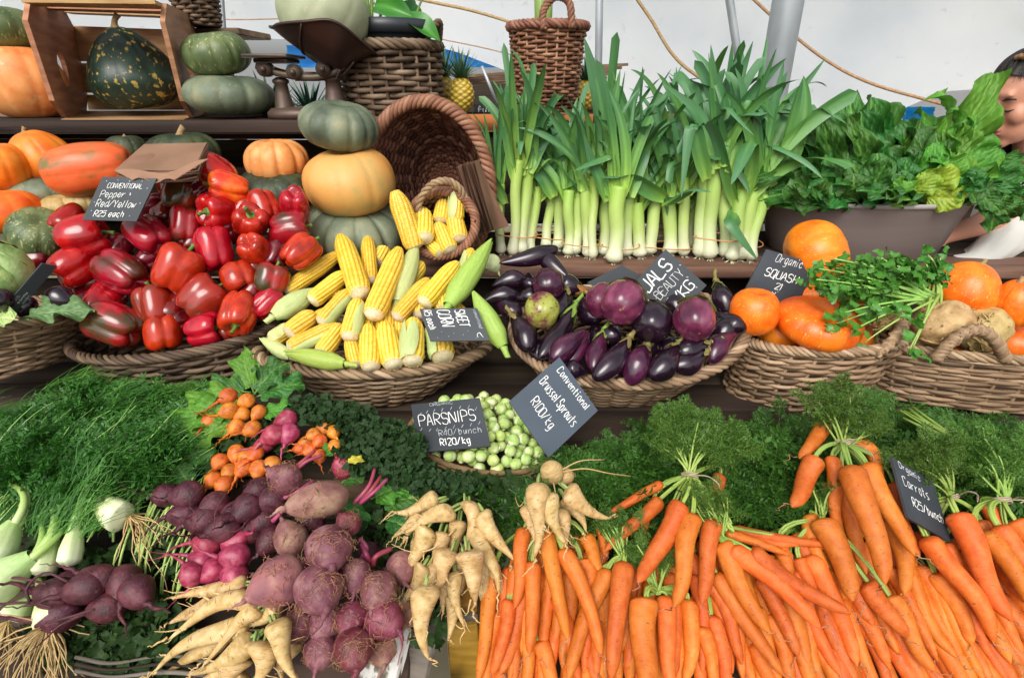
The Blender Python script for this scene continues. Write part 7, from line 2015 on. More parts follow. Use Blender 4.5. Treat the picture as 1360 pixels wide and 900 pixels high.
def lobed(seed, n=5):                                     # flat three-lobed toothed leaflet, unit size along +Y
    rs_ = np.random.RandomState(seed)
    pts = []
    m = 15
    for i in range(m):
        a = -2.2 + 4.4 * i / (m - 1)
        r = (.62 + .38 * abs(math.cos(1.5 * a))) * (1 if i % 2 else .80) * rs_.uniform(.9, 1.08)
        pts.append((math.sin(a) * r * .62, .35 + math.cos(a) * r * .65, .10 * math.sin(3 * a + seed) + .05 * rs_.randn()))
    V = np.array([(0, 0, 0), (0, .4, -.05)] + pts)
    F = [(1, 2 + i, 3 + i) for i in range(m - 1)] + [(0, 2, 1), (0, 1, 1 + m)]
    c = np.array([0, .05] + [.5 + .5 * rs_.rand() for _ in pts])
    return V, np.array(F)[:, ::-1], c
LOB = [lobed(i) for i in range(6)]
def celery(label, hub, y, stems, seed, leafk=.021):
    rs_ = np.random.RandomState(seed)
    H = at(*hub, y)
    root = empty('celery_top', H, label, 'celery leaves', 'celery tops')
    mb, lb = MB(), MB()
    for (x, yy, dy, nl) in stems:
        e = at(x, yy, y + dy); b = H + Vector(rs_.uniform(-.012, .012, 3))
        m = (b + e) / 2 + Vector((rs_.uniform(-.01, .01), -.01, .02))
        P = bez(b, m, e, 12)
        tube(mb, P, np.linspace(.0032, .0014, 12), 6)
        for j in range(int(nl * 1.7)):
            q = rs_.randint(5, 12) if j else 11
            t = P[min(q, 11)] - P[max(q - 2, 0)]
            dd = t / np.linalg.norm(t) + rs_.randn(3) * .7
            V, F, c = LOB[rs_.randint(6)]
            lb.add(xf(V, P[min(q, 11)] + rs_.randn(3) * .008, dd, np.array([rs_.randn() * .5, -.5 + rs_.randn() * .4, 1.0]), leafk * rs_.uniform(.7, 1.3)), F, 0, c)
    rel(mb.obj('stalk', cel_st), root)
    lo = lb.obj('leaves', cl_leaf); rel(lo, root); lo['kind'] = 'stuff'
    return root
rr = np.random.RandomState(2)
celery('bunch of celery leaves lying over the orange squashes toward the basket middle', (1232, 398), 1.05, [(1095 + rr.uniform(-15, 50), 350 + rr.uniform(-8, 60), rr.uniform(-.05, .04), 9) for _ in range(14)] + [(1170 + rr.uniform(-30, 40), 345 + rr.uniform(-5, 30), rr.uniform(-.03, .05), 9) for _ in range(14)] + [(1110, 430, -.05, 8), (1130, 440, -.06, 8), (1122, 415, -.06, 8)], 4)
celery('upright tuft of celery stalks with dark leaves behind the pale celeriac', (1242, 400), 1.08, [(1238 + rr.uniform(-14, 12), 345 + rr.uniform(-8, 22), .02, 5) for _ in range(7)], 5, .018)
celery('stray celery stalks bent down over the basket rim', (1238, 395), 1.03, [(1205, 470, -.06, 3), (1212, 462, -.06, 2), (1148, 455, -.03, 3)], 6, .024)
# left basket
cab_m = M('cabbage_leaf', [(0, '#dfe6b4'), (.3, '#b9cf86'), (.7, '#93b565'), (1, '#c9d79c')], 4, rough=.45, bump=.5, bscale=8, attr=.6, rnd=.05, dist=.004)
cab = empty('cabbage', at(-6, 362, 1.04), 'pale green cabbage at the edge in the left basket', 'cabbage')
for k in range(9):
    nu, nv = 16, 16
    A, Q = np.meshgrid(np.linspace(-1, 1, nu), np.linspace(0, 1, nv), indexing='ij')
    az = k * 2.4 + A * 1.05; el = -.9 + Q * 2.1 * (1 - .15 * A * A)
    r = 1 + .02 * k * .5 + .05 * np.sin(A * 8 + k) * Q + .10 * Q ** 6 + .02 * np.sin(Q * 20) * np.abs(A)
    V = np.stack([r * np.cos(el) * np.cos(az), r * np.cos(el) * np.sin(az), r * np.sin(el)], -1)
    mb = MB(); mb.add(V.reshape(-1, 3), gridf(nu, nv), 0, np.abs(A).ravel() * .8 + .1)
    o = mb.obj('leaf', cab_m); c = at(-6, 362, 1.04); kk = 38 * scale_at(c)
    orient(o, c, (.2, -.5, .8), 0, (kk, kk, kk)); rel(o, cab)
place_egg(at(-12, 392, 1.0), at(8, 402, .97), 34, 'long', egg_dark, None, 'dark eggplant below the cabbage in the left basket', 1, None)
place_egg(at(60, 392, 1.04), at(92, 396, 1.02), 34, 'long', egg_dark, None, 'dark eggplant right of the edge-on slate in the left basket', 2, None)
place_egg(at(20, 405, 1.02), at(46, 412, 1.02), 34, 'long', egg_dark, None, 'dark eggplant under the edge-on slate in the left basket', 4, None)
o = chard_leaf(None, at(38, 420, .99), at(108, 406, 1.0), .05, M('cabbage_outer_leaf', [(0, '#9fb578'), (.3, '#5f8550'), (.8, '#4c7442'), (1, '#8fae74')], 4, rough=.5, bump=.4, bscale=9, attr=.5, trans=.1), 3, Vector((0, -.6, 1)), 'cabbage_leaf')
tag(o, 'loose bluish green cabbage leaf over the left basket rim', 'leaf')
o = chard_leaf(None, at(20, 424, .96), at(-14, 418, .96), .04, cab_m, 5, Vector((0, -.6, 1)), 'cabbage_leaf')
tag(o, 'pale yellow-green leaf edge at the picture border in the left basket', 'leaf')
# small pale turnip by the shelf edge
mb = beet_mesh(3, .95, .9, 2); tur = mb.obj('turnip', [M('turnip_skin', [(.3, '#b9cf86'), (.6, '#d8e2b4'), (.8, '#e9edd2')], 1.6, rough=.4, bump=.1), hair_pale])
c = at(653, 349, 1.28); orient(tur, c, (-.6, .1, .9), 0, 12 * scale_at(c)); tag(tur, 'small pale green turnip between the husked ear and the eggplants', 'turnip')
# ================================================================== leafy greens among the roots
def leafclump(mb, s, cx, cy, rx_, ry_, n, size, seed, lift=(.0, .05), ct=(0, 1)):
    rs_ = np.random.RandomState(seed)
    for i in range(n):
        a, q = rs_.uniform(0, 6.28), math.sqrt(rs_.rand())
        p = s.hit(cx + rx_ * q * math.cos(a), cy + ry_ * q * math.sin(a), rs_.uniform(*lift))
        V, F, c = LOB[rs_.randint(6)]
        d = pdir(s, rs_.randn(), rs_.randn(), .3 * rs_.randn())
        mb.add(xf(V, p, d, np.array(tuple(s.n)) + rs_.randn(3) * .6, size * rs_.uniform(.6, 1.3)), F, 0, np.clip(c * .8 + rs_.uniform(*ct) * .3, 0, 1))
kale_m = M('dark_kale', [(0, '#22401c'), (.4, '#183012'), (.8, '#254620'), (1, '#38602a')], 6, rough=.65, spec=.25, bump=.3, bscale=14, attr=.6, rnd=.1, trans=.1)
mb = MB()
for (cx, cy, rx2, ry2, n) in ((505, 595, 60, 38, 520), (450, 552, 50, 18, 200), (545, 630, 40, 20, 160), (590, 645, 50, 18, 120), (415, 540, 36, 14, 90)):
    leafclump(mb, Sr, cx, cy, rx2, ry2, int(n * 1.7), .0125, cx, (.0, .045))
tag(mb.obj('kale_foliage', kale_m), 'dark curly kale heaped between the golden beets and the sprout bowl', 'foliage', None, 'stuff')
mb = MB()
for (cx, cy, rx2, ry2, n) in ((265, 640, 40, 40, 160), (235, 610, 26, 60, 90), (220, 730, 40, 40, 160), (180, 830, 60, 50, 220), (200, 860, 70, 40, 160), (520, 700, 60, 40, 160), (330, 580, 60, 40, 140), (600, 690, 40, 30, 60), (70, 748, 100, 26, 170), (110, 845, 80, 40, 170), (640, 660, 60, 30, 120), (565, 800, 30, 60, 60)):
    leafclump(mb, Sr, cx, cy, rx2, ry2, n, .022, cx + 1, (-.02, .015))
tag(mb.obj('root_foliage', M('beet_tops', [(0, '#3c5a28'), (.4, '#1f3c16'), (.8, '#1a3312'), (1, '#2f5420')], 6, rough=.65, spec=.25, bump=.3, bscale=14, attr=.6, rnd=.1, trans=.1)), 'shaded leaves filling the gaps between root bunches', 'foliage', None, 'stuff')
BL = 'leaves of the beet bunches'
for i, (x0, y0, x1, y1, w, mt, lab) in enumerate([
 (320, 535, 232, 560, 44, Lt, 'light green beet leaf spread to the left of the golden beets'), (322, 530, 240, 535, 42, Lt, 'light green beet leaf above the left spread one'), (325, 520, 262, 512, 38, D, 'green beet leaf pointing left above the golden beets'),
 (335, 515, 318, 468, 36, Lt, 'tall green beet leaf rising toward the corn basket'), (340, 520, 370, 478, 40, D, 'dark beet leaf leaning against the corn basket'), (345, 525, 392, 500, 38, D, 'dark beet leaf under the corn basket'), (310, 560, 250, 585, 36, Lt, 'lower light green beet leaf by the fennel leaves'), (285, 590, 236, 612, 34, D, 'dark beet leaf beside the lower golden bunch'), (250, 640, 236, 620, 30, D, 'round dusty beet leaf left of the lower golden bunch'),
 (352, 548, 392, 542, 26, Lt, 'small light leaf right of the upper golden bunch'), (455, 640, 485, 612, 34, D, 'beet leaf standing behind the oblong beetroot'), (498, 660, 540, 640, 38, Lt, 'veined light beet leaf before the kale'), (510, 668, 560, 655, 36, D, 'beet leaf under the veined light one'), (450, 668, 480, 690, 30, D, 'beet leaf tucked under the oblong beetroot'), (515, 690, 552, 700, 34, D, 'dark beet leaf next to the large parsnip bunch'), (420, 612, 445, 588, 18, Lt, 'slim pale leaf across the right golden bunch')]):
    o = chard_leaf(None, Sr.hit(x0, y0, .015), Sr.hit(x1, y1, .035), w * scale_at(Sr.hit(x0, y0)), mt, i, Sr.n + Vector((R.uniform(-.4, .4), 0, R.uniform(-.2, .3))), 'beet_leaf')
    tag(o, lab, 'leaf', BL)
o = chard_leaf(None, Sr.hit(462, 612, .05), Sr.hit(480, 608, .055), .013, M('yellow_leaf', [(.3, '#b0a02c'), (.7, '#c9bd45')], 5, rough=.5, bump=.2, trans=.2), 2, Sr.n, 'yellow_leaf'); tag(o, 'small bright yellow leaf at the edge of the dark kale', 'leaf')
mb = MB()
for i in range(46):                                       # pale stalks of the hidden leaves
    x, y = R.uniform(150, 260), R.uniform(700, 800)
    a = math.radians(R.uniform(30, 75)); L = R.uniform(50, 110)
    p, q = Sr.hit(x, y, .005), Sr.hit(x + L * math.cos(a) * .6, y - L * math.sin(a), .015)
    tube(mb, bez(p, (p + q) / 2 + Sr.n * .02, q, 7), R.uniform(.0012, .0026), 5)
tag(mb.obj('fennel_stalks', fst_m), 'thin fennel stalks lying between the fennel bulbs and the pink beets', 'stalks', None, 'stuff')

rim_ = empty('willow_rim', Sr.hit(190, 880, .0), 'grey willow rods of a crate rim at the bottom left below the leaves', 'crate rim')
for k in range(4):
    mb = MB(); tube(mb, spline([Sr.hit(100, 872 + k * 9, .02 + .006 * (k % 2)), Sr.hit(150, 880 + k * 9, .016), Sr.hit(225, 870 + k * 11, .012 + .006 * (k % 3)), Sr.hit(300, 884 + k * 8, .008)], 24), .0026 + .0006 * np.sin(np.linspace(0, 9, 24) + k), 7)
    rel(mb.obj('rod', wood_dark if k % 2 else wood_grey), rim_)
# ================================================================== balance scale on the upper shelf
iron = M('cast_iron', [(.3, '#3a302b'), (.55, '#5a4a40'), (.8, '#75624f')], 5, rough=.45, bump=.2, bscale=25, metal=.35, rnd=0)
iron_d = M('dark_pan_metal', [(.3, '#2c201d'), (.55, '#43322c'), (.8, '#5a463d')], 4, rough=.38, bump=.12, bscale=14, metal=.45, rnd=0)
sy_ = 1.70
sc_ = empty('balance_scale', at(400, 148, sy_), 'old cast iron balance scale with a wide scoop pan holding the pale green pumpkin', 'scale')
zsh = ZU
def lathe_at(mb, c, prof, n=28, sx=1, sy=1):
    th = np.linspace(0, 2 * PI, n, endpoint=False)
    V = np.stack([np.stack([c.x + sx * r * np.cos(th), c.y + sy * r * np.sin(th), np.full(n, c.z + z)], -1) for r, z in prof], 1)
    mb.add(V.reshape(-1, 3), gridf(n, len(prof), True))
    mb.f.append((np.array([[mb.n - n * len(prof) + i * len(prof) + len(prof) - 1 for i in range(n)]]), 0))
px1 = scale_at(at(400, 140, sy_))
mb = MB(); c = at(402, 150, sy_); c.z = zsh + .002
lathe_at(mb, c, [(.001, 0), (46 * px1, 0), (46 * px1, 7 * px1), (40 * px1, 12 * px1), (20 * px1, 14 * px1), (.001, 14 * px1)], 40, 1, .62)
rel(mb.obj('base', iron), sc_)
for px, w, h, nm in ((378, 11, 42, 'pedestal'), (446, 13, 46, 'pedestal')):
    mb = MB(); c = at(px, 140, sy_); c.z = zsh + 8 * px1
    lathe_at(mb, c, [(w * 1.35 * px1, 0), (w * 1.1 * px1, 8 * px1), (w * .82 * px1, h * .55 * px1), (w * .72 * px1, h * .8 * px1), (w * .95 * px1, h * .84 * px1), (w * .95 * px1, h * .92 * px1), (w * .4 * px1, h * px1)])
    rel(mb.obj(nm, iron), sc_)
mb = MB(); P = spline([at(346, 88, sy_), at(372, 97, sy_), at(410, 103, sy_), at(440, 100, sy_), at(462, 88, sy_)], 20)
for o_ in (-.03, .03):
    tube(mb, P + np.array([0, o_, 0]), .009, 8, flat=.6)
box(mb, at(392, 108, sy_ - .03), at(424, 96, sy_ + .03))
rel(mb.obj('beam', iron), sc_)
for px, py in ((391, 96), (430, 92), (352, 92)):
    mb = MB(); c = at(px, py, sy_ - .035); tube(mb, [c - Vector((0, .012, 0)), c + Vector((0, .02, 0))], 9 * px1, 18); tube(mb, [c - Vector((0, .02, 0)), c - Vector((0, .01, 0))], 3.5 * px1, 12)
    rel(mb.obj('bearing', iron), sc_)
mb = MB(); a, b = at(336, 79, sy_), at(394, 77, sy_); hz = (a.z + b.z) / 2
box(mb, (a.x, sy_ - .075, hz), (b.x, sy_ + .075, hz + .009), bev=.003); box(mb, (a.x + .02, sy_ - .05, hz - .012), (b.x - .01, sy_ + .05, hz - .001), bev=.003)
rel(mb.obj('weight_plate', iron), sc_)
# scoop pan: front rim, keel and back rim
fr_ = spline([at(362, 37, 1.60), at(372, 32, 1.58), at(405, 29, 1.56), (at(437, 27, 1.56)), at(458, 37, 1.57), at(478, 54, 1.60), at(497, 70, 1.64)], 30)
ke_ = spline([at(364, 37, 1.70), at(385, 56, 1.69), at(410, 74, 1.68), at(440, 90, 1.68), at(458, 92, 1.68), at(476, 82, 1.69), at(497, 71, 1.68)], 30)
bk_ = fr_ * np.array([1, 0, 1]) + np.array([0, 1, 0]) * (2 * 1.70 - fr_[:, 1:2])
t = np.linspace(0, 1, 15)
V = []
for v in t:
    a = (1 - v) ** 2 * fr_ + 2 * v * (1 - v) * (2 * ke_ - (fr_ + bk_) / 2) + v * v * bk_
    V.append(a)
V = np.stack(V, 0)
mb = MB(); mb.add(V.reshape(-1, 3), gridf(15, 30)); mb.add((V + np.array([0, 0, .004])).reshape(-1, 3), gridf(15, 30)[:, ::-1])
pan = rel(mb.obj('pan', iron_d), sc_)
mb = MB(); tube(mb, fr_, .004, 6); tube(mb, bk_, .004, 6); tube(mb, V[:, 0], .004, 6); tube(mb, V[:, -1], .004, 6); tube(mb, V[:, 9] + np.array([0, 0, -.003]), .003, 6)
rel(mb.obj('pan_rim', iron_d), sc_)
mb = MB()
for px, py, ex, ey in ((396, 62, 445, 92), (452, 92, 446, 108), (470, 82, 450, 104), (436, 90, 444, 104)):
    tube(mb, bez(at(px, py, 1.66), at((px + ex) / 2 - 4, (py + ey) / 2 + 9, 1.67), at(ex, ey, sy_), 10), .0035, 6)
rel(mb.obj('pan_support', iron), sc_)
# ================================================================== plants and fruit behind
pot_m = M('black_pot', [(.3, '#23262b'), (.7, '#343940')], 5, rough=.4, bump=.05)
c = Vector((pt.x, pt.y, pt.z)); pot = empty('flower_pot', c, 'black plastic pot sitting in the stout basket behind the scale', 'pot')
mb = MB(); lathe_at(mb, c - Vector((0, 0, .12)), [(pr * .70, 0), (pr * .80, .13), (pr * .82, .15), (pr * .90, .15), (pr * .92, .185), (pr * .86, .185), (pr * .80, .15), (.002, .15)], 44)
rel(mb.obj('pot_body', pot_m), pot)
pl_m = M('house_plant_leaf', [(0, '#a9cf6a'), (.12, '#4f9a3a'), (.5, '#2f7a2c'), (1, '#3d8b34')], 5, rough=.35, bump=.15, bscale=10, attr=.55, trans=.25, rnd=.15)
plant = empty('leafy_plant', c + Vector((0, 0, .03)), 'green leafy plant growing in the black pot, cut off by the picture top', 'plant')
mb = MB(); Pm = []
for (x0, y0, x1, y1, x2, y2, dy, w) in ((480, 44, 478, 10, 470, -40, 0, 4), (492, 44, 494, 10, 492, -60, .03, 5), (500, 44, 506, 15, 505, -40, -.03, 4), (520, 44, 522, 25, 530, 8, -.03, 2.5), (510, 44, 505, 20, 496, 2, -.04, 2.5), (540, 42, 552, 20, 568, -20, .02, 3), (496, 44, 490, 15, 484, -30, -.05, 5)):
    tube(mb, spline([at(x0, y0, 1.84 + dy * .3), at(x1, y1, 1.84 + dy * .7), at(x2, y2, 1.84 + dy)], 14), w * .5 * px1, 7)
rel(mb.obj('stalk', M('plant_stalk', [(.3, '#6f8a3c'), (.7, '#9aae62')], 4, (3, 3, .4), rough=.45, bump=.1)), plant)
def bigleaf(root, p, tip, w, seed, face):
    V, F, cc = leafgrid(.27, 1.0, 11, 18, .10, 1.5, .25, .7, seed, lambda Q: np.sin(PI * np.clip(Q, 0, 1) ** .7) ** .8)
    mb = MB(); mb.add(xf(V * np.array([1, 1, 1]), p, tip - p, face, (tip - p).length), F, 0, cc)
    rel(mb.obj('leaf', pl_m), root)
bigleaf(plant, at(520, 28, 1.80), at(586, 34, 1.74), .1, 1, Vector((.1, -.5, .8)))
bigleaf(plant, at(496, 6, 1.80), at(540, 12, 1.72), .1, 2, Vector((-.3, -.8, .4)))
bigleaf(plant, at(505, -10, 1.84), at(560, -45, 1.80), .1, 3, Vector((0, -.9, .3)))
bigleaf(plant, at(530, 40, 1.84), at(560, -5, 1.90), .1, 4, Vector((.5, -.6, .3)))
bigleaf(plant, at(488, 10, 1.84), at(440, -40, 1.90), .1, 5, Vector((-.3, -.9, .3)))
tp_ = empty('potted_stalk', tt - Vector((0, 0, .05)), 'thick green plant stalk standing in the tall slim basket', 'plant')
mb = MB(); tube(mb, [at(720, 60, 1.86), at(719, 20, 1.86), at(716, -60, 1.86)], [.022, .02, .018], 12); tube(mb, [at(724, 60, 1.85), at(727, 15, 1.85), at(730, -50, 1.85)], [.016, .015, .012], 10)
rel(mb.obj('stalk', _mats['plant_stalk']), tp_)
# pineapples
pine_m = M('pineapple_skin', [(0, '#5d4a1c'), (.35, '#9a7d2a'), (.7, '#c9a640'), (1, '#d8bd5c')], 6, rough=.5, bump=.3, bscale=20, attr=.75, rnd=.15)
pinec_m = M('pineapple_crown', [(0, '#2c4a3a'), (.5, '#40684e'), (1, '#6d9070')], 5, rough=.45, bump=.1, attr=.6, rnd=.15)
def pineapple(px, py, r, y, label, seed, zbase):
    c = at(px, py, y); k = r * scale_at(c); H = k * 1.3
    root = empty('pineapple', (c.x, c.y, zbase), label, 'pineapple', 'pineapples on the back shelf')
    nu, nv = 64, 48
    T, Q = np.meshgrid(np.linspace(0, 2 * PI, nu, endpoint=False), np.linspace(0, 1, nv), indexing='ij')
    r_ = np.clip(np.sin(PI * np.clip(Q, 0, 1)), 0, 1) ** .42
    u = (T / (2 * PI) * 8 + Q * 6); v = (T / (2 * PI) * 8 - Q * 6)
    b = (np.abs(np.sin(PI * u)) * np.abs(np.sin(PI * v))) ** .6
    r2 = k * r_ * (.92 + .12 * b)
    mb = MB(); closed(mb, c.x + r2 * np.cos(T), c.y + r2 * np.sin(T), zbase + Q * 2 * H, 0, np.clip(b * 1.1, 0, 1))
    mb.f = [(f[:, ::-1], m) for f, m in mb.f]
    rel(mb.obj('body', pine_m), root)
    rs_ = np.random.RandomState(seed); mb = MB()
    top = Vector((c.x, c.y, zbase + 2 * H - k * .15))
    for i in range(46):
        a = i * 2.4; el = .25 + 1.15 * i / 46
        d = Vector((math.cos(a) * math.cos(el), math.sin(a) * math.cos(el), math.sin(el)))
        L = k * (1.0 + 1.5 * i / 46) * rs_.uniform(.8, 1.1)
        P = bez(top + d * k * .12, top + d * L * .6, top + d * L + Vector((d.x, d.y, -.15)) * L * .28, 9)
        q = np.linspace(0, 1, 9)
        ribbon(mb, P, np.maximum(k * .16 * (1 - q) ** .8, .0004), np.array([-math.sin(a), math.cos(a), 0.]), .5, np.clip(.2 + q * .7, 0, 1))
    rel(mb.obj('crown', pinec_m), root)
zs2 = ZB - .004
pineapple(613, 130, 17, 1.93, 'ripe yellow pineapple standing between the stout basket and the tall one', 1, zs2)
pineapple(590, 130, 17, 2.02, 'darker pineapple half hidden behind the ripe one', 2, zs2)
pineapple(778, 130, 15, 2.06, 'pineapple in the shade right of the tall slim basket', 3, zs2)
def agave(px, py, y, L, label, seed, z=None):
    c = at(px, py, y)
    if z is not None: c.z = z
    root = empty('spiky_plant', c, label, 'plant', 'spiky plants at the back')
    rs_ = np.random.RandomState(seed); mb = MB()
    for i in range(30):
        a = i * 2.4; el = .3 + 1.1 * i / 30
        d = Vector((math.cos(a) * math.cos(el), math.sin(a) * math.cos(el), math.sin(el)))
        l = L * rs_.uniform(.7, 1.1)
        P = bez(c, c + d * l * .6, c + d * l + Vector((d.x, d.y, -.2)) * l * .25, 9); q = np.linspace(0, 1, 9)
        ribbon(mb, P, np.maximum(L * .07 * (1 - q) ** .7, .0004), np.array([-math.sin(a), math.cos(a), 0.]), .5, np.clip(.1 + q * .7, 0, 1))
    rel(mb.obj('leaves', pinec_m), root)
agave(358, 142, 1.84, .13, 'spiky green plant behind the grey pumpkin and the scale', 5, ZU)
agave(412, 146, 1.86, .12, 'spiky plant seen between the two scale pedestals', 6, ZU)
# board shade and dark counter beyond the leeks
reed = M('reed_board', [(.3, '#4a382d'), (.5, '#6d5645'), (.75, '#8d735e')], 3, (1, 10, 10), .75, .4, 12, (1, 16, 16), rnd=.12, spec=.25)
lean = empty('board_shade', at(740, 120, 2.6), 'sloping stack of brown reed boards behind the tall basket', 'board stack')
for k in range(9):
    a, b = at(606 + k * 5, 101 + k * 2.2, 2.75), at(838 - k * 8 + R.uniform(-6, 6), 84 + k * 4.4, 2.45)
    a2, b2 = a + Vector((.02, .5, .012)), b + Vector((.02, .5, .012))
    mb = MB(); quadslab(mb, [a, b, b2, a2], .010)
    rel(mb.obj('board', reed, None, False), lean)
mb = MB(); a, b = at(618, 108, 2.62), at(815, 112, 2.62)
box(mb, (a.x, 2.62, ZB - .5), (b.x, 2.66, a.z - .01), bev=.004)
o = mb.obj('counter_front', wood_dark); o.location = (0, 0, 0); tag(o, 'dark wooden counter front under the reed boards', 'counter')
mb = MB(); P = [at(640, 88, 2.4), at(662, 142, 2.4)]; tube(mb, P, .006, 8); tag(mb.obj('prop_stick', steel_m), 'thin grey stick leaning under the reed boards', 'stick')
sign('dark chalk board with small white words behind the leeks, next to the pineapple', [(630, 138), (690, 138), (690, 158), (630, 158)], (2.12, 2.12, 2.12, 2.12), [dict(text='funki f', s0=.05, t0=.15, hgt=.42, weight=.13, asp=1.1)], slate)
# ================================================================== the woman at the right edge
skin = M('skin', [(.3, '#bd8468'), (.6, '#cc957a'), (.8, '#d6a389')], 4, rough=.5, bump=.1, bscale=60, rnd=0, sss=.15)
shirt_m = M('white_shirt', [(.3, '#b9b7b1'), (.7, '#d3d1cb')], 3, rough=.85, bump=.7, bscale=5, rnd=0, dist=.006, trans=.1)
hair_m = M('black_hair', [(.3, '#14100f'), (.6, '#231b19'), (.85, '#3b302c')], 3, (3, 3, 3), .38, .5, 40, (30, 2, 30), rnd=0)
skirt_m = M('patterned_apron', [(.3, '#c9c2b4'), (.7, '#ddd7ca')], 3, rough=.85, bump=.3, bscale=6, rnd=0, spots=('#47423f', 34, .60, .63))
def ell(mb, c, r, axes=None, n=20):
    T, Ph = sph(n, n // 2 + 4)
    D = np.stack([np.sin(Ph) * np.cos(T), np.sin(Ph) * np.sin(T), np.cos(Ph)], -1).reshape(-1, 3) * np.array(r)
    if axes is not None: D = D @ np.array([tuple(a) for a in axes])
    mb.add(D + np.array(tuple(c)), gridf(n, n // 2 + 4, True)[:, ::-1])
HC = at(1360, 134, 1.75)
f = Vector((-.92, -.12, -.34)).normalized(); l = Vector((0, -1, 0)); l = (l - f * l.dot(f)).normalized(); u = f.cross(l) * -1
if u.z < 0: u = -u
HX = (f, l, u)
def hp(a, b, c_): return HC + f * a + l * b + u * c_
body = MB()
ell(body, hp(-.012, 0, .03), (.098, .076, .105), HX, 28); ell(body, hp(.032, 0, -.055), (.060, .054, .060), HX)
ell(body, hp(.070, 0, -.098), (.020, .022, .018), HX, 14); ell(body, hp(.080, 0, .045), (.009, .046, .014), HX, 14)
tube(body, [hp(.088, 0, .028), hp(.103, 0, .002), hp(.110, 0, -.020), hp(.096, 0, -.032)], [.008, .009, .011, .008], 10)
ell(body, hp(.098, .012, -.028), (.010, .008, .008), HX, 12); ell(body, hp(.098, -.012, -.028), (.010, .008, .008), HX, 12)
ell(body, hp(.088, 0, -.052), (.012, .024, .008), HX, 14); ell(body, hp(.085, 0, -.066), (.012, .022, .009), HX, 14)
for s_ in (1, -1):
    ell(body, hp(.058, .040 * s_, -.018), (.030, .026, .030), HX, 14); ell(body, hp(-.012, .077 * s_, -.004), (.018, .009, .032), HX, 14)
NB_ = HC + Vector((.13, .02, -.17))
tube(body, [hp(-.02, 0, -.02), hp(-.035, 0, -.09), NB_], [.055, .050, .062], 16)
hips = Vector((NB_.x + .30, NB_.y + .06, .93)); chest = NB_ + Vector((.06, .02, -.14))
tube(body, [NB_ + Vector((.02, 0, -.02)), chest, chest.lerp(hips, .5), hips, hips - Vector((0, 0, .1))], [.09, .15, .135, .165, .16], 20)
shn, shf = NB_ + Vector((.03, -.17, -.075)), NB_ + Vector((.06, .18, -.075))
tube(body, [shn + Vector((0, .1, .02)), shn], [.06, .055], 14); tube(body, [shf - Vector((0, .1, -.02)), shf], [.06, .055], 14)
elb = at(1322, 292, 1.56); wr = at(1258, 312, 1.535); hd = at(1234, 322, 1.52)
tube(body, spline([shn, shn.lerp(elb, .5) + Vector((.02, 0, 0)), elb, elb.lerp(wr, .35), wr, wr.lerp(hd, .6)], 24), np.linspace(.05, .026, 24) + .006 * np.sin(np.linspace(0, 6, 24)), 14)
ell(body, wr.lerp(hd, .9), (.042, .036, .016), None, 14)
ad = (hd - wr).normalized(); sdv = Vector((.35, .9, .1)).normalized()
for k, (o_, ln) in enumerate(((-.030, .064), (-.010, .074), (.010, .070), (.029, .054))):
    b0 = hd + ad * .012 + sdv * o_
    tube(body, spline([b0, b0 + ad * ln * .45 + Vector((0, 0, .004)), b0 + ad * ln * .8 + Vector((0, 0, -.008)), b0 + ad * ln + Vector((0, 0, -.02))], 10), np.linspace(.0095, .0072, 10), 8)
tube(body, spline([wr.lerp(hd, .5) - sdv * .02, hd - sdv * .05 + Vector((0, 0, .0)), hd + ad * .025 - sdv * .062], 8), np.linspace(.012, .008, 8), 8)
elf = shf + Vector((-.10, .06, -.25)); wf = elf + Vector((-.2, -.1, -.02))
tube(body, spline([shf, elf, wf], 16), np.linspace(.05, .028, 16), 12); ell(body, wf + Vector((-.04, -.02, 0)), (.045, .03, .016), None, 12)
for s_ in (-1, 1):
    tube(body, [hips + Vector((0, .09 * s_, -.05)), Vector((hips.x - .02, hips.y + .1 * s_, .5)), Vector((hips.x, hips.y + .1 * s_, .08))], [.09, .065, .042], 12)
    ell(body, Vector((hips.x - .06, hips.y + .1 * s_, .045)), (.12, .045, .042), None, 12)
per = body.obj('person', skin)
tag(per, 'dark-haired woman in a white shirt leaning down beside the chard tub', 'person')
md = per.modifiers.new('remesh', 'REMESH'); md.mode = 'VOXEL'; md.voxel_size = .006; md.use_smooth_shade = True
sm = per.modifiers.new('smooth', 'SMOOTH'); sm.iterations = 7; sm.factor = .5
# hair: cap with combed strands, gathered at the nape; clip on top
hb = MB()
nu, nv = 90, 30
T, Q = np.meshgrid(np.linspace(0, 2 * PI, nu, endpoint=False), np.linspace(0, 1, nv), indexing='ij')
pole_ = (-f * .66 + u * .75).normalized(); e1 = l; e2 = pole_.cross(l)
el_ = Q * 1.56 + .04 * np.sin(T * 3)
D = np.cos(el_)[..., None] * np.array(tuple(pole_)) + np.sin(el_)[..., None] * (np.cos(T)[..., None] * np.array(tuple(e1)) + np.sin(T)[..., None] * np.array(tuple(e2)))
Af = np.array([tuple(a) for a in HX]); loc = D @ Af.T
rr_ = 1 / np.sqrt((loc[..., 0] / .106) ** 2 + (loc[..., 1] / .084) ** 2 + (loc[..., 2] / .114) ** 2)
V = np.array(tuple(hp(-.012, 0, .03))) + D * (rr_ * (1 + .016 * np.sin(T * 40 + 3 * Q) + .02 * np.sin(T * 11 + 4 * Q) * Q))[..., None]
hb.add(V.reshape(-1, 3), gridf(nu, nv, True)); hb.add((V - D * .006).reshape(-1, 3), gridf(nu, nv, True)[:, ::-1])
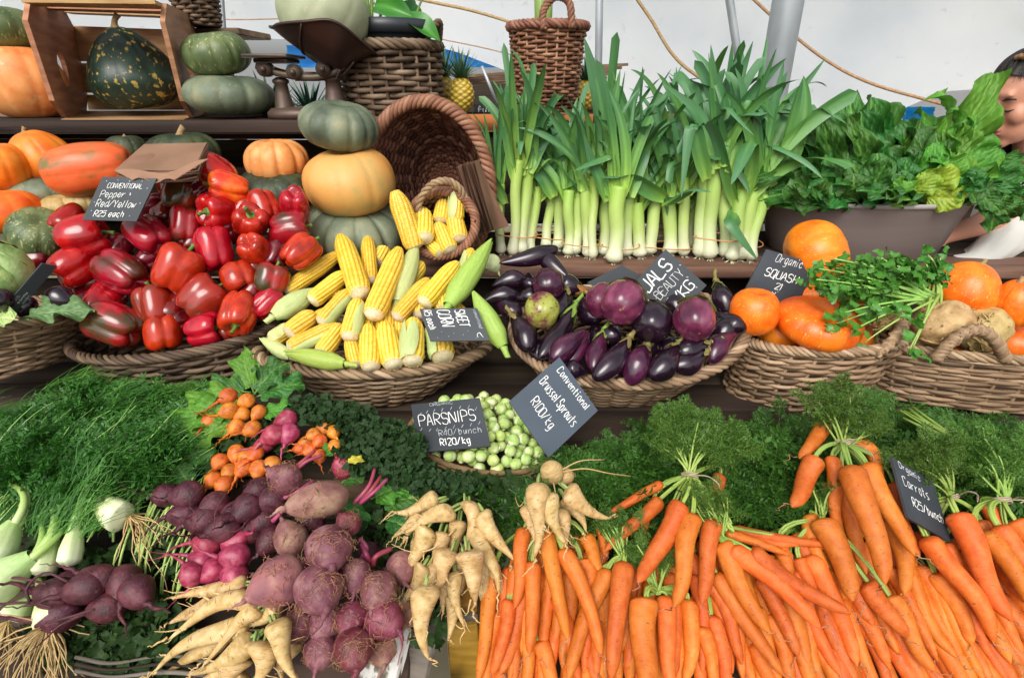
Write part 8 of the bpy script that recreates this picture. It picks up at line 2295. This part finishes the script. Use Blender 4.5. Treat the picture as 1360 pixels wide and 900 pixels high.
for k in range(260):                                     # combed strands over the cap, a few loose at the hairline
    t0 = R.uniform(0, 2 * PI); q0 = R.uniform(.9, 1.07) if k % 5 else R.uniform(1.0, 1.14); q1 = R.uniform(.15, .6)
    qs = np.linspace(q0, q1, 9); ts = t0 + np.linspace(0, R.uniform(-.25, .25), 9)
    ee = qs * 1.56 + .04 * np.sin(ts * 3)
    DD = np.cos(ee)[:, None] * np.array(tuple(pole_)) + np.sin(ee)[:, None] * (np.cos(ts)[:, None] * np.array(tuple(e1)) + np.sin(ts)[:, None] * np.array(tuple(e2)))
    lc = DD @ Af.T
    rd = 1 / np.sqrt((lc[:, 0] / .106) ** 2 + (lc[:, 1] / .084) ** 2 + (lc[:, 2] / .114) ** 2) * (1.008 + .02 * R.random() * np.sin(np.linspace(0, PI, 9)))
    tube(hb, np.array(tuple(hp(-.012, 0, .03))) + DD * rd[:, None], np.linspace(.0007, .0022, 9), 4, cap=False)
bun = hp(-.125, 0, .0)
ell(hb, bun, (.045, .042, .045), HX)
rel(hb.obj('hair', hair_m), per)
mb = MB(); c = hp(.040, .03, .135)
for k in range(4): ell(mb, c + l * (.010 * k - .015) + u * .002 * (k % 2), (.008, .008, .008), None, 10)
rel(mb.obj('hair_clip', M('clip', [(.3, '#5a3a22'), (.7, '#9a7a4a')], 9, rough=.3, bump=0)), per)
mb = MB(); ell(mb, hp(.0905, 0, -.053), (.012, .021, .0065), HX, 16); ell(mb, hp(.0875, 0, -.065), (.012, .019, .0075), HX, 16)
rel(mb.obj('lips', M('lip', [(.3, '#8f4444'), (.7, '#a95656')], 9, rough=.4, bump=0)), per)
mb = MB()
for s_ in (1, -1):
    tube(mb, [hp(.082, .018 * s_, .030), hp(.084, .032 * s_, .036), hp(.074, .050 * s_, .030)], [.003, .004, .002], 6)
    tube(mb, [hp(.086, .020 * s_, .004), hp(.085, .033 * s_, .0), hp(.076, .046 * s_, .003)], [.0015, .0028, .0012], 6)
rel(mb.obj('eyebrows_and_lashes', hair_m), per)
def cloth(paths, n=40, wr_=.012, seed=1):
    mb = MB(); rs_ = np.random.RandomState(seed)
    for P, r in paths:
        P = spline(P, 30); r = np.interp(np.linspace(0, 1, 30), np.linspace(0, 1, len(r)), r)
        Tn, N, B = frames(P); th = np.linspace(0, 2 * PI, n, endpoint=False); q = np.linspace(0, 1, 30)
        rad = r[None] * (1 + .06 * np.sin(th * 5 + rs_.rand() * 6)[:, None] * np.sin(q * 9 + rs_.rand() * 6)[None] + .035 * np.sin(th[:, None] * 9 + q[None] * 13))
        V = P[None] + (np.cos(th)[:, None, None] * N[None] + np.sin(th)[:, None, None] * B[None]) * rad[..., None]
        mb.add(V.reshape(-1, 3), gridf(n, 30, True)); mb.add((V - (V - P[None]) * .03).reshape(-1, 3), gridf(n, 30, True)[:, ::-1])
    return mb
mb = cloth([([NB_ + Vector((.005, 0, .015)), chest, chest.lerp(hips, .5), hips, hips - Vector((0, 0, .05))], [.085, .185, .175, .20, .215]),
            ([shn + Vector((.01, .12, .015)), shn, shn.lerp(elb, .45) + Vector((.02, 0, 0)), shn.lerp(elb, .86) + Vector((.01, -.005, -.005))], [.10, .085, .078, .085]),
            ([shf - Vector((0, .12, -.015)), shf, shf.lerp(elf, .8)], [.10, .085, .08])])
rel(mb.obj('shirt', shirt_m), per)
mb = cloth([([hips + Vector((-.01, 0, .12)), hips, hips - Vector((.0, 0, .35)), hips - Vector((0, 0, .62))], [.19, .222, .26, .30])], 60, seed=4)
rel(mb.obj('skirt', skirt_m), per)
mb = cloth([([elb + Vector((.06, -.01, .0)), elb + Vector((.02, -.03, -.05)), elb.lerp(wr, .5) + Vector((-.0, -.05, -.085)), wr + Vector((.0, -.05, -.06))], [.05, .055, .04, .012])], 30, seed=6)
rel(mb.obj('loose_sleeve', shirt_m), per)
